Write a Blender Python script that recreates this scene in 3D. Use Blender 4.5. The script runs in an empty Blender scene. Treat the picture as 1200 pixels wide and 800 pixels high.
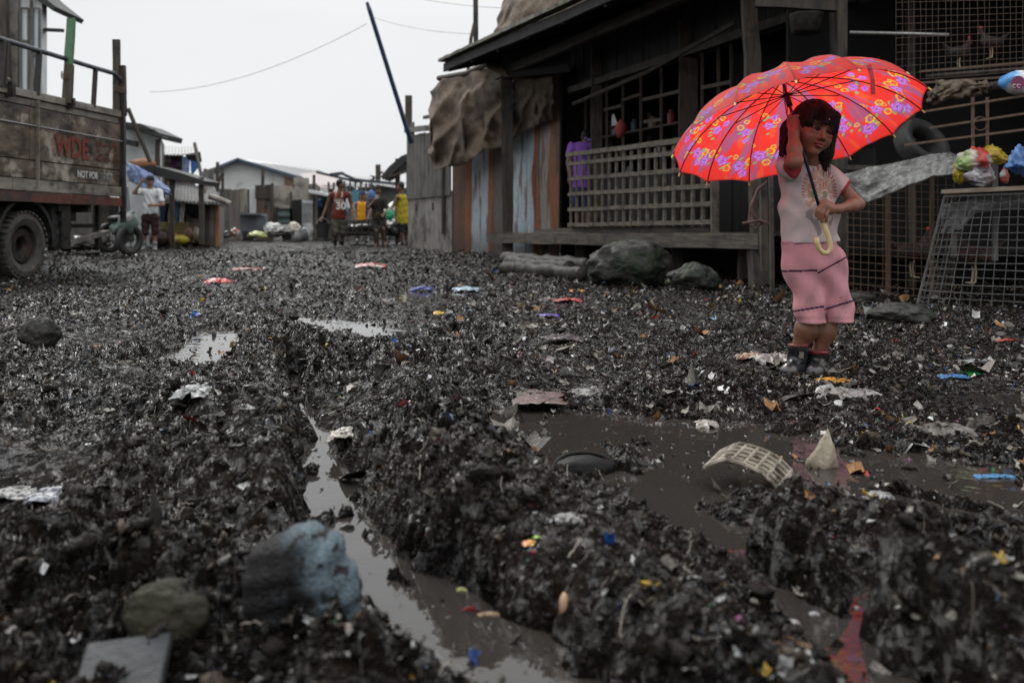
import bpy, math, random
import numpy as np
from mathutils import Vector, Matrix, Euler
random.seed(7); RNG = np.random.default_rng(7)
SC = bpy.context.scene
COL = SC.collection
R = math.radians
F, HOR, CAMH = 1167.0, 259.0, 0.63      # focal length and horizon of the 1200 x 800 photograph, eye height

# ------------------------------------------------------------------ camera, sky, sun, exposure
cd = bpy.data.cameras.new('camera'); cam = bpy.data.objects.new('camera', cd); COL.objects.link(cam)
cd.sensor_width = 36.0; cd.lens = 36.0*F/1200
cam.location = (0, 0, CAMH); cam.rotation_euler = (R(90), 0, 0)
cd.shift_y = (HOR-400)/1200.0
cd.clip_start = 0.05; cd.clip_end = 2000
cd.dof.use_dof = True; cd.dof.focus_distance = 4.0; cd.dof.aperture_fstop = 3.6
SC.camera = cam

world = bpy.data.worlds.new('World'); SC.world = world; world.use_nodes = True
nt = world.node_tree; nt.nodes.clear()
sky = nt.nodes.new('ShaderNodeTexSky'); sky.sky_type = 'NISHITA'; sky.sun_disc = False
sky.sun_elevation = R(44); sky.sun_rotation = R(-30); sky.air_density = 1.0; sky.dust_density = 4.0
hs = nt.nodes.new('ShaderNodeHueSaturation'); hs.inputs['Saturation'].default_value = 0.10
nt.links.new(sky.outputs[0], hs.inputs['Color'])
# overcast: an even grey cloud layer mixed over the clear sky
tc = nt.nodes.new('ShaderNodeTexCoord'); nz = nt.nodes.new('ShaderNodeTexNoise')
nz.inputs['Scale'].default_value = 1.3; nz.inputs['Detail'].default_value = 4
mp = nt.nodes.new('ShaderNodeMapping'); mp.inputs['Scale'].default_value = (1, 1, 3)
nt.links.new(tc.outputs['Generated'], mp.inputs[0]); nt.links.new(mp.outputs[0], nz.inputs[0])
cr = nt.nodes.new('ShaderNodeValToRGB'); nt.links.new(nz.outputs[0], cr.inputs[0])
cr.color_ramp.elements[0].position = .3; cr.color_ramp.elements[0].color = (6.9, 7.1, 7.3, 1)
cr.color_ramp.elements[1].position = .7; cr.color_ramp.elements[1].color = (7.9, 8.0, 8.1, 1)
mx = nt.nodes.new('ShaderNodeMixRGB'); mx.inputs[0].default_value = .93
nt.links.new(hs.outputs[0], mx.inputs[1]); nt.links.new(cr.outputs[0], mx.inputs[2])
bg = nt.nodes.new('ShaderNodeBackground'); bg.inputs[1].default_value = 0.099
# an overcast sky is brighter overhead than at the horizon
sp = nt.nodes.new('ShaderNodeSeparateXYZ'); nt.links.new(tc.outputs['Generated'], sp.inputs[0])
mrz = nt.nodes.new('ShaderNodeMapRange'); mrz.inputs[1].default_value = .20; mrz.inputs[2].default_value = .95; mrz.inputs[3].default_value = 1.0; mrz.inputs[4].default_value = 2.5
nt.links.new(sp.outputs['Z'], mrz.inputs[0])
vs_ = nt.nodes.new('ShaderNodeVectorMath'); vs_.operation = 'SCALE'; nt.links.new(mx.outputs[0], vs_.inputs[0]); nt.links.new(mrz.outputs[0], vs_.inputs['Scale'])
nt.links.new(vs_.outputs[0], bg.inputs[0])
wo = nt.nodes.new('ShaderNodeOutputWorld'); nt.links.new(bg.outputs[0], wo.inputs[0])

ld = bpy.data.lights.new('sun', 'SUN'); sun = bpy.data.objects.new('sun', ld); COL.objects.link(sun)
ld.energy = 1.5; ld.angle = R(14); ld.color = (1, .97, .93)
sun.rotation_euler = Vector((.42, -.72, -.80)).to_track_quat('-Z', 'Y').to_euler()      # high, ahead of the lens and to its left, behind thin cloud
SC.view_settings.view_transform = 'Standard'; SC.view_settings.look = 'None'
SC.view_settings.exposure = 0.17; SC.view_settings.gamma = 1
SC.cycles.use_adaptive_sampling = True
SC.cycles.max_bounces = 6; SC.cycles.use_denoising = True
SC.cycles.caustics_reflective = False; SC.cycles.caustics_refractive = False

# ------------------------------------------------------------------ helpers
def P(px, py, Y):
    return Vector(((px-600)/F*Y, Y, CAMH+(HOR-py)/F*Y))
def G(px, py, z=0.0):                     # where a line of sight meets the ground
    Y = (CAMH-z)*F/(py-HOR); return Vector(((px-600)/F*Y, Y, z))

def empty(name, label, cat, loc=(0, 0, 0), group=None):
    o = bpy.data.objects.new(name, None); COL.objects.link(o); o.location = loc
    o.empty_display_size = .1
    tag(o, label, cat, group); return o
def tag(o, label=None, cat=None, group=None, kind=None):
    if label: o['label'] = label
    if cat: o['category'] = cat
    if group: o['group'] = group
    if kind: o['kind'] = kind
    return o
def link_mesh(name, me, mat, parent=None, smooth=False):
    if mat is not None: me.materials.append(mat)
    o = bpy.data.objects.new(name, me); COL.objects.link(o)
    if parent is not None:
        o.parent = parent
        off = Vector(parent.location)
        if parent.parent is not None: off = off + Vector(parent.parent.location)
        if off.length > 0: me.transform(Matrix.Translation(-off))
    if smooth: me.polygons.foreach_set('use_smooth', [True]*len(me.polygons))
    return o
def np_mesh(name, V, Fq, cols=None):
    """V (n,3), Fq (m,3|4) arrays."""
    V = np.asarray(V, np.float32); Fq = np.asarray(Fq, np.int32)
    me = bpy.data.meshes.new(name); k = Fq.shape[1]
    me.vertices.add(len(V)); me.vertices.foreach_set('co', V.ravel())
    me.loops.add(Fq.size); me.loops.foreach_set('vertex_index', Fq.ravel())
    me.polygons.add(len(Fq)); me.polygons.foreach_set('loop_start', np.arange(0, Fq.size, k, dtype=np.int32))
    try: me.polygons.foreach_set('loop_total', np.full(len(Fq), k, np.int32))
    except Exception: pass
    me.update(calc_edges=True)
    if cols is not None:
        a = me.color_attributes.new('Col', 'FLOAT_COLOR', 'POINT')
        c = np.ones((len(V), 4), np.float32); c[:, :3] = cols; a.data.foreach_set('color', c.ravel())
    return me

class MB:
    """collects simple shapes and links them as ONE mesh object"""
    def __init__(s): s.v = []; s.f = []; s.c = []; s.cc = (1, 1, 1)
    def col(s, c): s.cc = c; return s
    def add(s, vs, fs):
        n = len(s.v); s.v += [Vector(v) for v in vs]; s.f += [tuple(i+n for i in f) for f in fs]; s.c += [s.cc]*len(vs); return s
    def box(s, c, size, rot=None):
        sx, sy, sz = [k/2 for k in size]; c = Vector(c)
        m = Euler(rot).to_matrix() if rot else Matrix.Identity(3)
        vs = [c+m@Vector((x*sx, y*sy, z*sz)) for x in (-1, 1) for y in (-1, 1) for z in (-1, 1)]
        return s.add(vs, [(0, 1, 3, 2), (4, 6, 7, 5), (0, 4, 5, 1), (2, 3, 7, 6), (0, 2, 6, 4), (1, 5, 7, 3)])
    def beam(s, a, b, w, h=None, up=(0, 0, 1), seg=1, wob=0.0, taper=1.0):
        a, b = Vector(a), Vector(b); h = h or w; d = (b-a).normalized(); up = Vector(up)
        if abs(d.dot(up)) > .95: up = Vector((0, 1, 0))
        x = d.cross(up).normalized(); y = x.cross(d).normalized()
        vs = []; fs = []
        for i in range(seg+1):
            t = i/seg; c = a.lerp(b, t); k = 1+(taper-1)*t
            if wob and 0 < i < seg: c = c+x*random.uniform(-wob, wob)+y*random.uniform(-wob, wob)
            j = [1+random.uniform(-.08, .08) for _ in range(4)] if seg > 1 else [1]*4
            vs += [c+x*(-w/2*k*j[0])+y*(-h/2*k*j[0]), c+x*(w/2*k*j[1])+y*(-h/2*k*j[1]), c+x*(w/2*k*j[2])+y*(h/2*k*j[2]), c+x*(-w/2*k*j[3])+y*(h/2*k*j[3])]
            if i:
                o = (i-1)*4
                for q in range(4): fs.append((o+q, o+(q+1) % 4, o+4+(q+1) % 4, o+4+q))
        fs += [(3, 2, 1, 0), (seg*4, seg*4+1, seg*4+2, seg*4+3)]
        return s.add(vs, fs)
    def tube(s, pts, r, n=8, cap=True):
        pts = [Vector(p) for p in pts]; rs = r if isinstance(r, (list, tuple)) else [r]*len(pts)
        vs = []; fs = []; ref = None
        for i, p in enumerate(pts):
            d = (pts[min(i+1, len(pts)-1)]-pts[max(i-1, 0)]).normalized()
            if ref is None:
                ref = Vector((0, 0, 1)) if abs(d.z) < .9 else Vector((1, 0, 0))
            x = d.cross(ref).normalized(); ref = x.cross(d).normalized()
            for k in range(n):
                a = 2*math.pi*k/n; vs.append(p+(x*math.cos(a)+ref*math.sin(a))*rs[i])
            if i:
                o = (i-1)*n
                for k in range(n): fs.append((o+k, o+(k+1) % n, o+n+(k+1) % n, o+n+k))
        if cap:
            fs.append(tuple(range(n))[::-1]); fs.append(tuple((len(pts)-1)*n+k for k in range(n)))
        return s.add(vs, fs)
    def lathe(s, prof, c=(0, 0, 0), n=24, M=None, closed=False):
        """prof [(r,z)..] round local z; M 3x3"""
        c = Vector(c); M = M or Matrix.Identity(3); vs = []; fs = []
        for (r, z) in prof:
            for k in range(n):
                a = 2*math.pi*k/n; vs.append(c+M@Vector((r*math.cos(a), r*math.sin(a), z)))
        m = len(prof)
        for i in range(m if closed else m-1):
            o = i*n; o2 = ((i+1) % m)*n
            for k in range(n): fs.append((o+k, o+(k+1) % n, o2+(k+1) % n, o2+k))
        if not closed:
            fs.append(tuple(range(n))[::-1]); fs.append(tuple((m-1)*n+k for k in range(n)))
        return s.add(vs, fs)
    def slab(s, pts, t, nrm=None):
        """polygon given a thickness t, grown along nrm (default: away from the lens)"""
        pts = [Vector(p) for p in pts]
        if nrm is None: nrm = Vector((0, 1, 0))
        nrm = Vector(nrm).normalized()*t; n = len(pts)
        vs = pts+[p+nrm for p in pts]
        fs = [tuple(range(n)), tuple(range(n, 2*n))[::-1]]+[(i, i+n, (i+1) % n+n, (i+1) % n) for i in range(n)]
        return s.add(vs, fs)
    def blob(s, c, r, sub=2, amp=.2, sq=(1, 1, 1), seed=0, freq=1.5, oct_=4):
        import bmesh
        bm = bmesh.new(); bmesh.ops.create_icosphere(bm, subdivisions=sub, radius=1)
        from mathutils import noise
        vs = []
        for v in bm.verts:
            n = noise.fractal(v.co*freq+Vector((seed*7.3, seed*1.7, 3)), 1, 2, oct_)
            p = v.co*(1+amp*n); vs.append(Vector(c)+Vector((p.x*r*sq[0], p.y*r*sq[1], p.z*r*sq[2])))
        fs = [tuple(v.index for v in f.verts) for f in bm.faces]; bm.free()
        return s.add(vs, fs)
    def build(s, name, mat, parent=None, smooth=False, vcol=False, bevel=0):
        me = bpy.data.meshes.new(name); me.from_pydata([tuple(v) for v in s.v], [], s.f)
        import bmesh
        bm = bmesh.new(); bm.from_mesh(me)
        if not vcol: bmesh.ops.recalc_face_normals(bm, faces=bm.faces)
        bm.to_mesh(me); bm.free()
        if vcol:
            a = me.color_attributes.new('Col', 'FLOAT_COLOR', 'POINT')
            c = np.ones((len(s.v), 4), np.float32); c[:, :3] = np.array(s.c); a.data.foreach_set('color', c.ravel())
        o = link_mesh(name, me, mat, parent, smooth)
        if bevel:
            m = o.modifiers.new('bevel', 'BEVEL'); m.width = bevel; m.segments = 2; m.limit_method = 'ANGLE'
        return o

# ------------------------------------------------------------------ materials
_M = {}
def newmat(name):
    m = bpy.data.materials.new(name); m.use_nodes = True
    b = m.node_tree.nodes['Principled BSDF']; return m, m.node_tree, b
def N(nt, t, **kw):
    n = nt.nodes.new(t)
    for k, v in kw.items(): n.inputs[k].default_value = v
    return n
def mat(name, c1, c2=None, scale=(8, 8, 8), rough=(.6, .85), bump=.3, detail=6, contrast=(.35, .65), metal=0, c3=None, c3t=.62, spec=.5, c3scale=2.0, bdist=.02):
    """two-colour noise material in object space, with optional stains c3"""
    if name in _M: return _M[name]
    m, nt, b = newmat(name); L = nt.links.new
    tc = N(nt, 'ShaderNodeTexCoord'); mp = N(nt, 'ShaderNodeMapping'); mp.inputs['Scale'].default_value = scale
    L(tc.outputs['Object'], mp.inputs[0])
    nz = N(nt, 'ShaderNodeTexNoise'); nz.inputs['Scale'].default_value = 1; nz.inputs['Detail'].default_value = detail; nz.inputs['Roughness'].default_value = .65
    L(mp.outputs[0], nz.inputs[0])
    cr = N(nt, 'ShaderNodeValToRGB'); L(nz.outputs[0], cr.inputs[0])
    e = cr.color_ramp.elements; e[0].position, e[1].position = contrast
    e[0].color = (*c1, 1); e[1].color = (*(c2 or c1), 1)
    out = cr.outputs[0]
    if c3:
        n2 = N(nt, 'ShaderNodeTexNoise'); n2.inputs['Scale'].default_value = c3scale; n2.inputs['Detail'].default_value = 8; n2.inputs['Roughness'].default_value = .7
        L(tc.outputs['Object'], n2.inputs[0])
        r2 = N(nt, 'ShaderNodeValToRGB'); L(n2.outputs[0], r2.inputs[0]); r2.color_ramp.elements[0].position = c3t-.06; r2.color_ramp.elements[1].position = c3t+.06
        mx = N(nt, 'ShaderNodeMixRGB'); L(r2.outputs[0], mx.inputs[0]); L(out, mx.inputs[1]); mx.inputs[2].default_value = (*c3, 1); out = mx.outputs[0]
    L(out, b.inputs['Base Color'])
    mr = N(nt, 'ShaderNodeMapRange'); L(nz.outputs[0], mr.inputs[0]); mr.inputs[1].default_value = .3; mr.inputs[2].default_value = .7
    mr.inputs[3].default_value, mr.inputs[4].default_value = rough; L(mr.outputs[0], b.inputs['Roughness'])
    b.inputs['Metallic'].default_value = metal; b.inputs['Specular IOR Level'].default_value = spec
    if bump:
        bp = N(nt, 'ShaderNodeBump'); bp.inputs['Strength'].default_value = bump; bp.inputs['Distance'].default_value = bdist
        L(nz.outputs[0], bp.inputs['Height']); L(bp.outputs[0], b.inputs['Normal'])
    _M[name] = m; return m
def vmat(name, rough=.6, bump=.2, bscale=60, trans=0, spec=.5, var=.25, metal=0, coat=0):
    """material that takes the mesh's own colour attribute"""
    if name in _M: return _M[name]
    m, nt, b = newmat(name); L = nt.links.new
    at = N(nt, 'ShaderNodeAttribute'); at.attribute_name = 'Col'
    tc = N(nt, 'ShaderNodeTexCoord'); nz = N(nt, 'ShaderNodeTexNoise'); nz.inputs['Scale'].default_value = bscale; nz.inputs['Detail'].default_value = 5
    L(tc.outputs['Object'], nz.inputs[0])
    mr = N(nt, 'ShaderNodeMapRange'); L(nz.outputs[0], mr.inputs[0]); mr.inputs[1].default_value = .3; mr.inputs[2].default_value = .7; mr.inputs[3].default_value = 1-var; mr.inputs[4].default_value = 1+var
    mx = N(nt, 'ShaderNodeVectorMath'); mx.operation = 'SCALE'; L(at.outputs['Color'], mx.inputs[0]); L(mr.outputs[0], mx.inputs['Scale'])
    L(mx.outputs[0], b.inputs['Base Color']); b.inputs['Roughness'].default_value = rough; b.inputs['Specular IOR Level'].default_value = spec
    b.inputs['Metallic'].default_value = metal; b.inputs['Coat Weight'].default_value = coat; b.inputs['Coat Roughness'].default_value = .45
    if bump:
        bp = N(nt, 'ShaderNodeBump'); bp.inputs['Strength'].default_value = bump; bp.inputs['Distance'].default_value = .01
        L(nz.outputs[0], bp.inputs['Height']); L(bp.outputs[0], b.inputs['Normal'])
    if trans:
        tr = N(nt, 'ShaderNodeBsdfTranslucent'); L(mx.outputs[0], tr.inputs[0])
        ms = N(nt, 'ShaderNodeMixShader'); ms.inputs[0].default_value = trans
        o = nt.nodes['Material Output']; L(b.outputs[0], ms.inputs[1]); L(tr.outputs[0], ms.inputs[2]); L(ms.outputs[0], o.inputs[0])
    _M[name] = m; return m
def solid(name, c, rough=.6, metal=0, spec=.5, v=.25):
    return mat(name, tuple(x*(1-v) for x in c), tuple(min(1, x*(1+v)) for x in c), (12, 12, 12), (rough*.8, min(1, rough*1.15)), .15, metal=metal, spec=spec)

# ------------------------------------------------------------------ value noise in numpy
def _hash(ix, iy, seed):
    h = (ix.astype(np.uint32)*np.uint32(374761393)) ^ (iy.astype(np.uint32)*np.uint32(668265263)) ^ np.uint32((seed*2246822519) & 0xffffffff)
    h = (h ^ (h >> np.uint32(13)))*np.uint32(1274126177); h ^= h >> np.uint32(16)
    return h
def gnoise(x, y, seed=0):
    """gradient noise, about -1..1"""
    x = np.asarray(x, np.float64); y = np.asarray(y, np.float64)
    x0 = np.floor(x); y0 = np.floor(y); fx = (x-x0).astype(np.float32); fy = (y-y0).astype(np.float32)
    ix = x0.astype(np.int64)+100000; iy = y0.astype(np.int64)+100000
    u = fx*fx*fx*(fx*(fx*6-15)+10); v = fy*fy*fy*(fy*(fy*6-15)+10)
    def g(dx, dy):
        a = _hash(ix+dx, iy+dy, seed).astype(np.float32)*np.float32(2*math.pi/4294967295.0)
        return np.cos(a)*(fx-dx)+np.sin(a)*(fy-dy)
    a = g(0, 0); b = g(1, 0); c = g(0, 1); d = g(1, 1)
    return ((a+(b-a)*u)+((c+(d-c)*u)-(a+(b-a)*u))*v)*1.5
# ------------------------------------------------------------------ the ground: churned mud with ruts and puddles
WATER = -0.030
def pl(*pts): return [tuple(G(*p)[:2]) for p in pts]
def plz(z, *pts): return [tuple(G(p[0], p[1], z)[:2]) for p in pts]
RUTS = [  # centre line, half width (m), depth
    (plz(WATER, (372, 540), (404, 612), (440, 680), (520, 735), (640, 800), (780, 880)), .075, .115),
    (plz(WATER, (366, 505), (372, 540)), .05, .07),
    (plz(WATER, (340, 440), (352, 470), (368, 505)), .045, .07),
    (plz(WATER, (470, 660), (560, 715), (640, 770)), .04, .09),
    (plz(WATER, (660, 520), (700, 570), (790, 612), (850, 650)), .085, .12),
    (plz(WATER, (850, 650), (915, 700), (1010, 770), (1100, 850)), .055, .12),
    (plz(WATER, (645, 492), (760, 505), (900, 525), (1010, 548), (1100, 556), (1210, 585)), .17, .12),
    (plz(WATER, (700, 560), (830, 562), (900, 560), (1050, 590), (1210, 630)), .09, .11),
    (plz(WATER, (760, 512), (820, 545), (790, 575)), .13, .12),
    (plz(WATER, (930, 745), (1060, 700), (1130, 690), (1210, 700)), .05, .11),
    (plz(WATER, (1130, 690), (1190, 715), (1250, 760)), .06, .11),
    (plz(WATER, (262, 385), (245, 405), (222, 428)), .15, .10),
    (plz(WATER, (340, 374), (400, 380), (450, 390)), .22, .11),
    (plz(WATER, (290, 346), (400, 352)), .25, .07),
    (plz(WATER, (540, 345), (470, 352)), .35, .07),
    (plz(WATER, (60, 370), (20, 378)), .25, .06),
]
MOUNDS = [
    (plz(.07, (470, 440), (520, 495), (595, 570), (700, 640), (800, 715), (930, 820)), .15, .080),
    (plz(.04, (480, 560), (560, 640)), .09, .04),
    (plz(.04, (700, 552), (790, 590), (870, 622), (980, 668), (1080, 725), (1220, 790)), .095, .080),
    (plz(.03, (920, 575), (1010, 600), (1100, 640), (1180, 655)), .065, .055),
    (plz(.05, (1040, 690), (1200, 760)), .08, .06),
    (plz(.05, (290, 350), (320, 420), (320, 500), (300, 570)), .16, .06),
    (plz(.04, (560, 790), (480, 745), (400, 770)), .045, .05),
    (plz(.05, (330, 395), (450, 402), (600, 420)), .22, .05),
    (plz(.05, (0, 420), (130, 440), (260, 480)), .2, .055),
    (plz(.04, (0, 620), (150, 660), (260, 700)), .12, .05),
    (plz(.05, (0, 520), (130, 530), (300, 560)), .10, .05),
    (plz(.05, (1190, 680), (1260, 700)), .07, .07),
    (plz(.05, (150, 350), (60, 380)), .4, .05),
    (plz(.03, (330, 640), (350, 700), (420, 790)), .05, .04),
]
def poly_d2(x, y, pts):
    best = np.full(x.shape, 1e9, np.float32)
    for (ax, ay), (bx, by) in zip(pts[:-1], pts[1:]):
        dx, dy = bx-ax, by-ay; L2 = dx*dx+dy*dy
        t = np.clip(((x-ax)*dx+(y-ay)*dy)/L2, 0, 1)
        best = np.minimum(best, (x-ax-t*dx)**2+(y-ay-t*dy)**2)
    return best
def ground_z(x, y, fine=True):
    x = np.asarray(x, np.float32); y = np.asarray(y, np.float32)
    wx = x+.035*gnoise(x*4, y*4, 31)+.012*gnoise(x*13, y*13, 33); wy = y+.045*gnoise(x*4, y*4, 32)+.012*gnoise(x*13, y*13, 34)
    z = -.012+.022*gnoise(x/1.7, y/2.2, 1)+.026*gnoise(x/.45, y/.8, 2)
    z = z+np.clip((y-8)/30, 0, 1)*.0
    rut = np.zeros_like(z)
    dip = np.zeros_like(z)
    for pts, w, d in RUTS:
        q = np.exp(-poly_d2(wx, wy, pts)/(w*w)); dip = np.maximum(dip, 1.15*d*q); rut = np.maximum(rut, q)
    isl = np.clip(gnoise(x*6.5+3, y*5.5, 41)+.5*gnoise(x*17, y*15, 42)-.18, 0, 1); z = z*(1-.8*rut)-dip*(1-.85*np.clip(isl*1.5, 0, 1))
    churn = np.clip(.72+1.0*gnoise(x/.55, y/1.0, 61), .22, 1.35)
    for pts, w, d in MOUNDS:
        z = z+1.4*d*np.exp(-poly_d2(wx, wy, pts)/(w*w))*(1-.75*rut)
    # narrow tyre tracks running up the street
    tr = np.abs(gnoise(wx/.5+.2*wy, wy/6, 9)); z = z-.018*np.exp(-(tr/.12)**2)
    k = (1-.66*rut)*churn
    bil = lambda s, sd: .5-np.abs(gnoise(wx/s, wy/s, sd))
    z = z-.008+k*(.052*bil(.24, 3)+.046*bil(.105, 4)*(0.5+bil(.5, 14)))
    if fine:
        z = z-.004+k*(.032*bil(.05, 5)+.022*bil(.023, 6)+.011*bil(.011, 8)+.003*gnoise(x/.005, y/.005, 7))
    q = np.clip(1.6*np.exp(-((x-1.22)**2+(y-4.10)**2)/.045), 0, 1); z = z*(1-q)+.002*q     # trodden flat under her boots
    return z
def gz(x, y): return float(ground_z(np.array([x]), np.array([y]), False)[0])
def GP(px, py, dz=0.0):
    """point on the uneven mud seen at this place of the photograph"""
    Y = CAMH*F/(py-HOR)
    for _ in range(6):
        z = gz((px-600)/F*Y, Y); Y = .5*Y+.5*(CAMH-z)*F/(py-HOR)
    x = (px-600)/F*Y; return Vector((x, Y, gz(x, Y)+dz))

def build_ground():
    nr, nc = 1150, 1100
    t = np.linspace(0, 1, nr); Y = .45*(70/.45)**(t**1.0)
    # rows a little denser between 1.2 and 10 m
    u = np.linspace(-1, 1, nc); s = .62*u+np.sign(u)*np.clip(np.abs(u)-.9, 0, 1)**1.5*90
    YY, SS = np.meshgrid(Y, s, indexing='ij'); XX = SS*(YY+.25)
    Z = ground_z(XX, YY)
    far = np.clip((YY-14)/10, 0, 1); Z = Z*(1-.35*far)
    # overhang: push clods sideways a little
    XX = XX+.010*gnoise(XX/.05, YY/.05, 21); YY2 = YY+.010*gnoise(XX/.05, YY/.05, 22)
    V = np.stack([XX, YY2, Z], -1).reshape(-1, 3)
    i = np.arange(nr*nc).reshape(nr, nc)
    Fq = np.stack([i[:-1, :-1], i[:-1, 1:], i[1:, 1:], i[1:, :-1]], -1).reshape(-1, 4)
    me = np_mesh('ground', V, Fq)
    me.polygons.foreach_set('use_smooth', np.ones(len(me.polygons), bool))
    m, nt, b = newmat('mud'); L = nt.links.new
    tc = N(nt, 'ShaderNodeTexCoord')
    n1 = N(nt, 'ShaderNodeTexNoise', Scale=3.0, Detail=8.0, Roughness=.7); L(tc.outputs['Object'], n1.inputs[0])
    n2 = N(nt, 'ShaderNodeTexNoise', Scale=55.0, Detail=6.0, Roughness=.75); L(tc.outputs['Object'], n2.inputs[0])
    n3 = N(nt, 'ShaderNodeTexVoronoi', Scale=90.0); L(tc.outputs['Object'], n3.inputs[0])
    c1 = N(nt, 'ShaderNodeValToRGB'); L(n2.outputs[0], c1.inputs[0])
    e = c1.color_ramp.elements; e[0].position = .36; e[0].color = (.004, .004, .004, 1); e[1].position = .72; e[1].color = (.033, .028, .024, 1)
    e2 = c1.color_ramp.elements.new(.55); e2.color = (.009, .008, .0075, 1)
    c2 = N(nt, 'ShaderNodeValToRGB'); L(n1.outputs[0], c2.inputs[0])
    e = c2.color_ramp.elements; e[0].position = .35; e[0].color = (.60, .60, .64, 1); e[1].position = .68; e[1].color = (1.8, 1.45, 1.15, 1)
    mu = N(nt, 'ShaderNodeMixRGB'); mu.blend_type = 'MULTIPLY'; mu.inputs[0].default_value = 1; L(c1.outputs[0], mu.inputs[1]); L(c2.outputs[0], mu.inputs[2])
    L(mu.outputs[0], b.inputs['Base Color'])
    mr = N(nt, 'ShaderNodeMapRange'); L(n1.outputs[0], mr.inputs[0]); mr.inputs[1].default_value = .35; mr.inputs[2].default_value = .65; mr.inputs[3].default_value = .08; mr.inputs[4].default_value = .26
    L(mr.outputs[0], b.inputs['Roughness']); 
    n6 = N(nt, 'ShaderNodeTexNoise', Scale=26.0, Detail=7.0, Roughness=.8); L(tc.outputs['Object'], n6.inputs[0])
    mr6 = N(nt, 'ShaderNodeMapRange'); L(n6.outputs[0], mr6.inputs[0]); mr6.inputs[1].default_value = .50; mr6.inputs[2].default_value = .60; mr6.inputs[3].default_value = .02; mr6.inputs[4].default_value = 1.0
    L(mr6.outputs[0], b.inputs['Specular IOR Level'])
    ad = N(nt, 'ShaderNodeMath'); ad.operation = 'ADD'; L(n2.outputs[0], ad.inputs[0])
    ms = N(nt, 'ShaderNodeMath'); ms.operation = 'MULTIPLY'; ms.inputs[1].default_value = .35; L(n3.outputs[0], ms.inputs[0]); L(ms.outputs[0], ad.inputs[1])
    bp = N(nt, 'ShaderNodeBump'); bp.inputs['Strength'].default_value = 1; bp.inputs['Distance'].default_value = .014; L(ad.outputs[0], bp.inputs['Height']); L(bp.outputs[0], b.inputs['Normal'])
    o = link_mesh('ground', me, m); tag(o, kind='structure')
    # the land further out
    g = MB(); g.add([(-900, -60, -.30), (900, -60, -.30), (900, 1200, -.30), (-900, 1200, -.30)], [(0, 1, 2, 3)])
    tag(g.build('terrain', mat('far_earth', (.02, .019, .018), (.06, .055, .05), (2, 2, 2))), kind='structure')
    # water
    w, nt, b = newmat('puddle_water'); L = nt.links.new
    b.inputs['Base Color'].default_value = (.030, .026, .023, 1); b.inputs['Roughness'].default_value = .03; b.inputs['IOR'].default_value = 1.40
    tc = N(nt, 'ShaderNodeTexCoord'); n1 = N(nt, 'ShaderNodeTexNoise', Scale=9.0, Detail=3.0); L(tc.outputs['Object'], n1.inputs[0])
    bp = N(nt, 'ShaderNodeBump'); bp.inputs['Strength'].default_value = .10; bp.inputs['Distance'].default_value = .02; L(n1.outputs[0], bp.inputs['Height']); L(bp.outputs[0], b.inputs['Normal'])
    n5 = N(nt, 'ShaderNodeTexNoise', Scale=5.0, Detail=8.0, Roughness=.8); L(tc.outputs['Object'], n5.inputs[0])
    mr = N(nt, 'ShaderNodeMapRange'); L(n5.outputs[0], mr.inputs[0]); mr.inputs[1].default_value = .52; mr.inputs[2].default_value = .72; mr.inputs[3].default_value = .015; mr.inputs[4].default_value = .12
    L(mr.outputs[0], b.inputs['Roughness'])
    g = MB(); g.add([(-12, .3, WATER), (12, .3, WATER), (12, 13, WATER), (-12, 13, WATER)], [(0, 1, 2, 3)])
    tag(g.build('puddle_water', w), kind='structure')
build_ground()

def sample_ground(n, y0, y1, power=1.0, margin=.60):
    """points over the mud, thinning out with distance"""
    u = RNG.random(n); Y = y0*(y1/y0)**(u**power); X = RNG.uniform(-margin, margin, n)*(Y+.3)
    return X, Y
def ico(sub):
    import bmesh
    bm = bmesh.new(); bmesh.ops.create_icosphere(bm, subdivisions=sub, radius=1)
    V = np.array([v.co[:] for v in bm.verts], np.float32); Fq = np.array([[v.index for v in f.verts] for f in bm.faces], np.int32); bm.free()
    return V, Fq
def rotmats(n):
    q = RNG.normal(size=(n, 4)); q /= np.linalg.norm(q, axis=1)[:, None]; w, x, y, z = q.T
    return np.stack([np.stack([1-2*(y*y+z*z), 2*(x*y-z*w), 2*(x*z+y*w)], -1), np.stack([2*(x*y+z*w), 1-2*(x*x+z*z), 2*(y*z-x*w)], -1), np.stack([2*(x*z-y*w), 2*(y*z+x*w), 1-2*(x*x+y*y)], -1)], -2)
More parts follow.
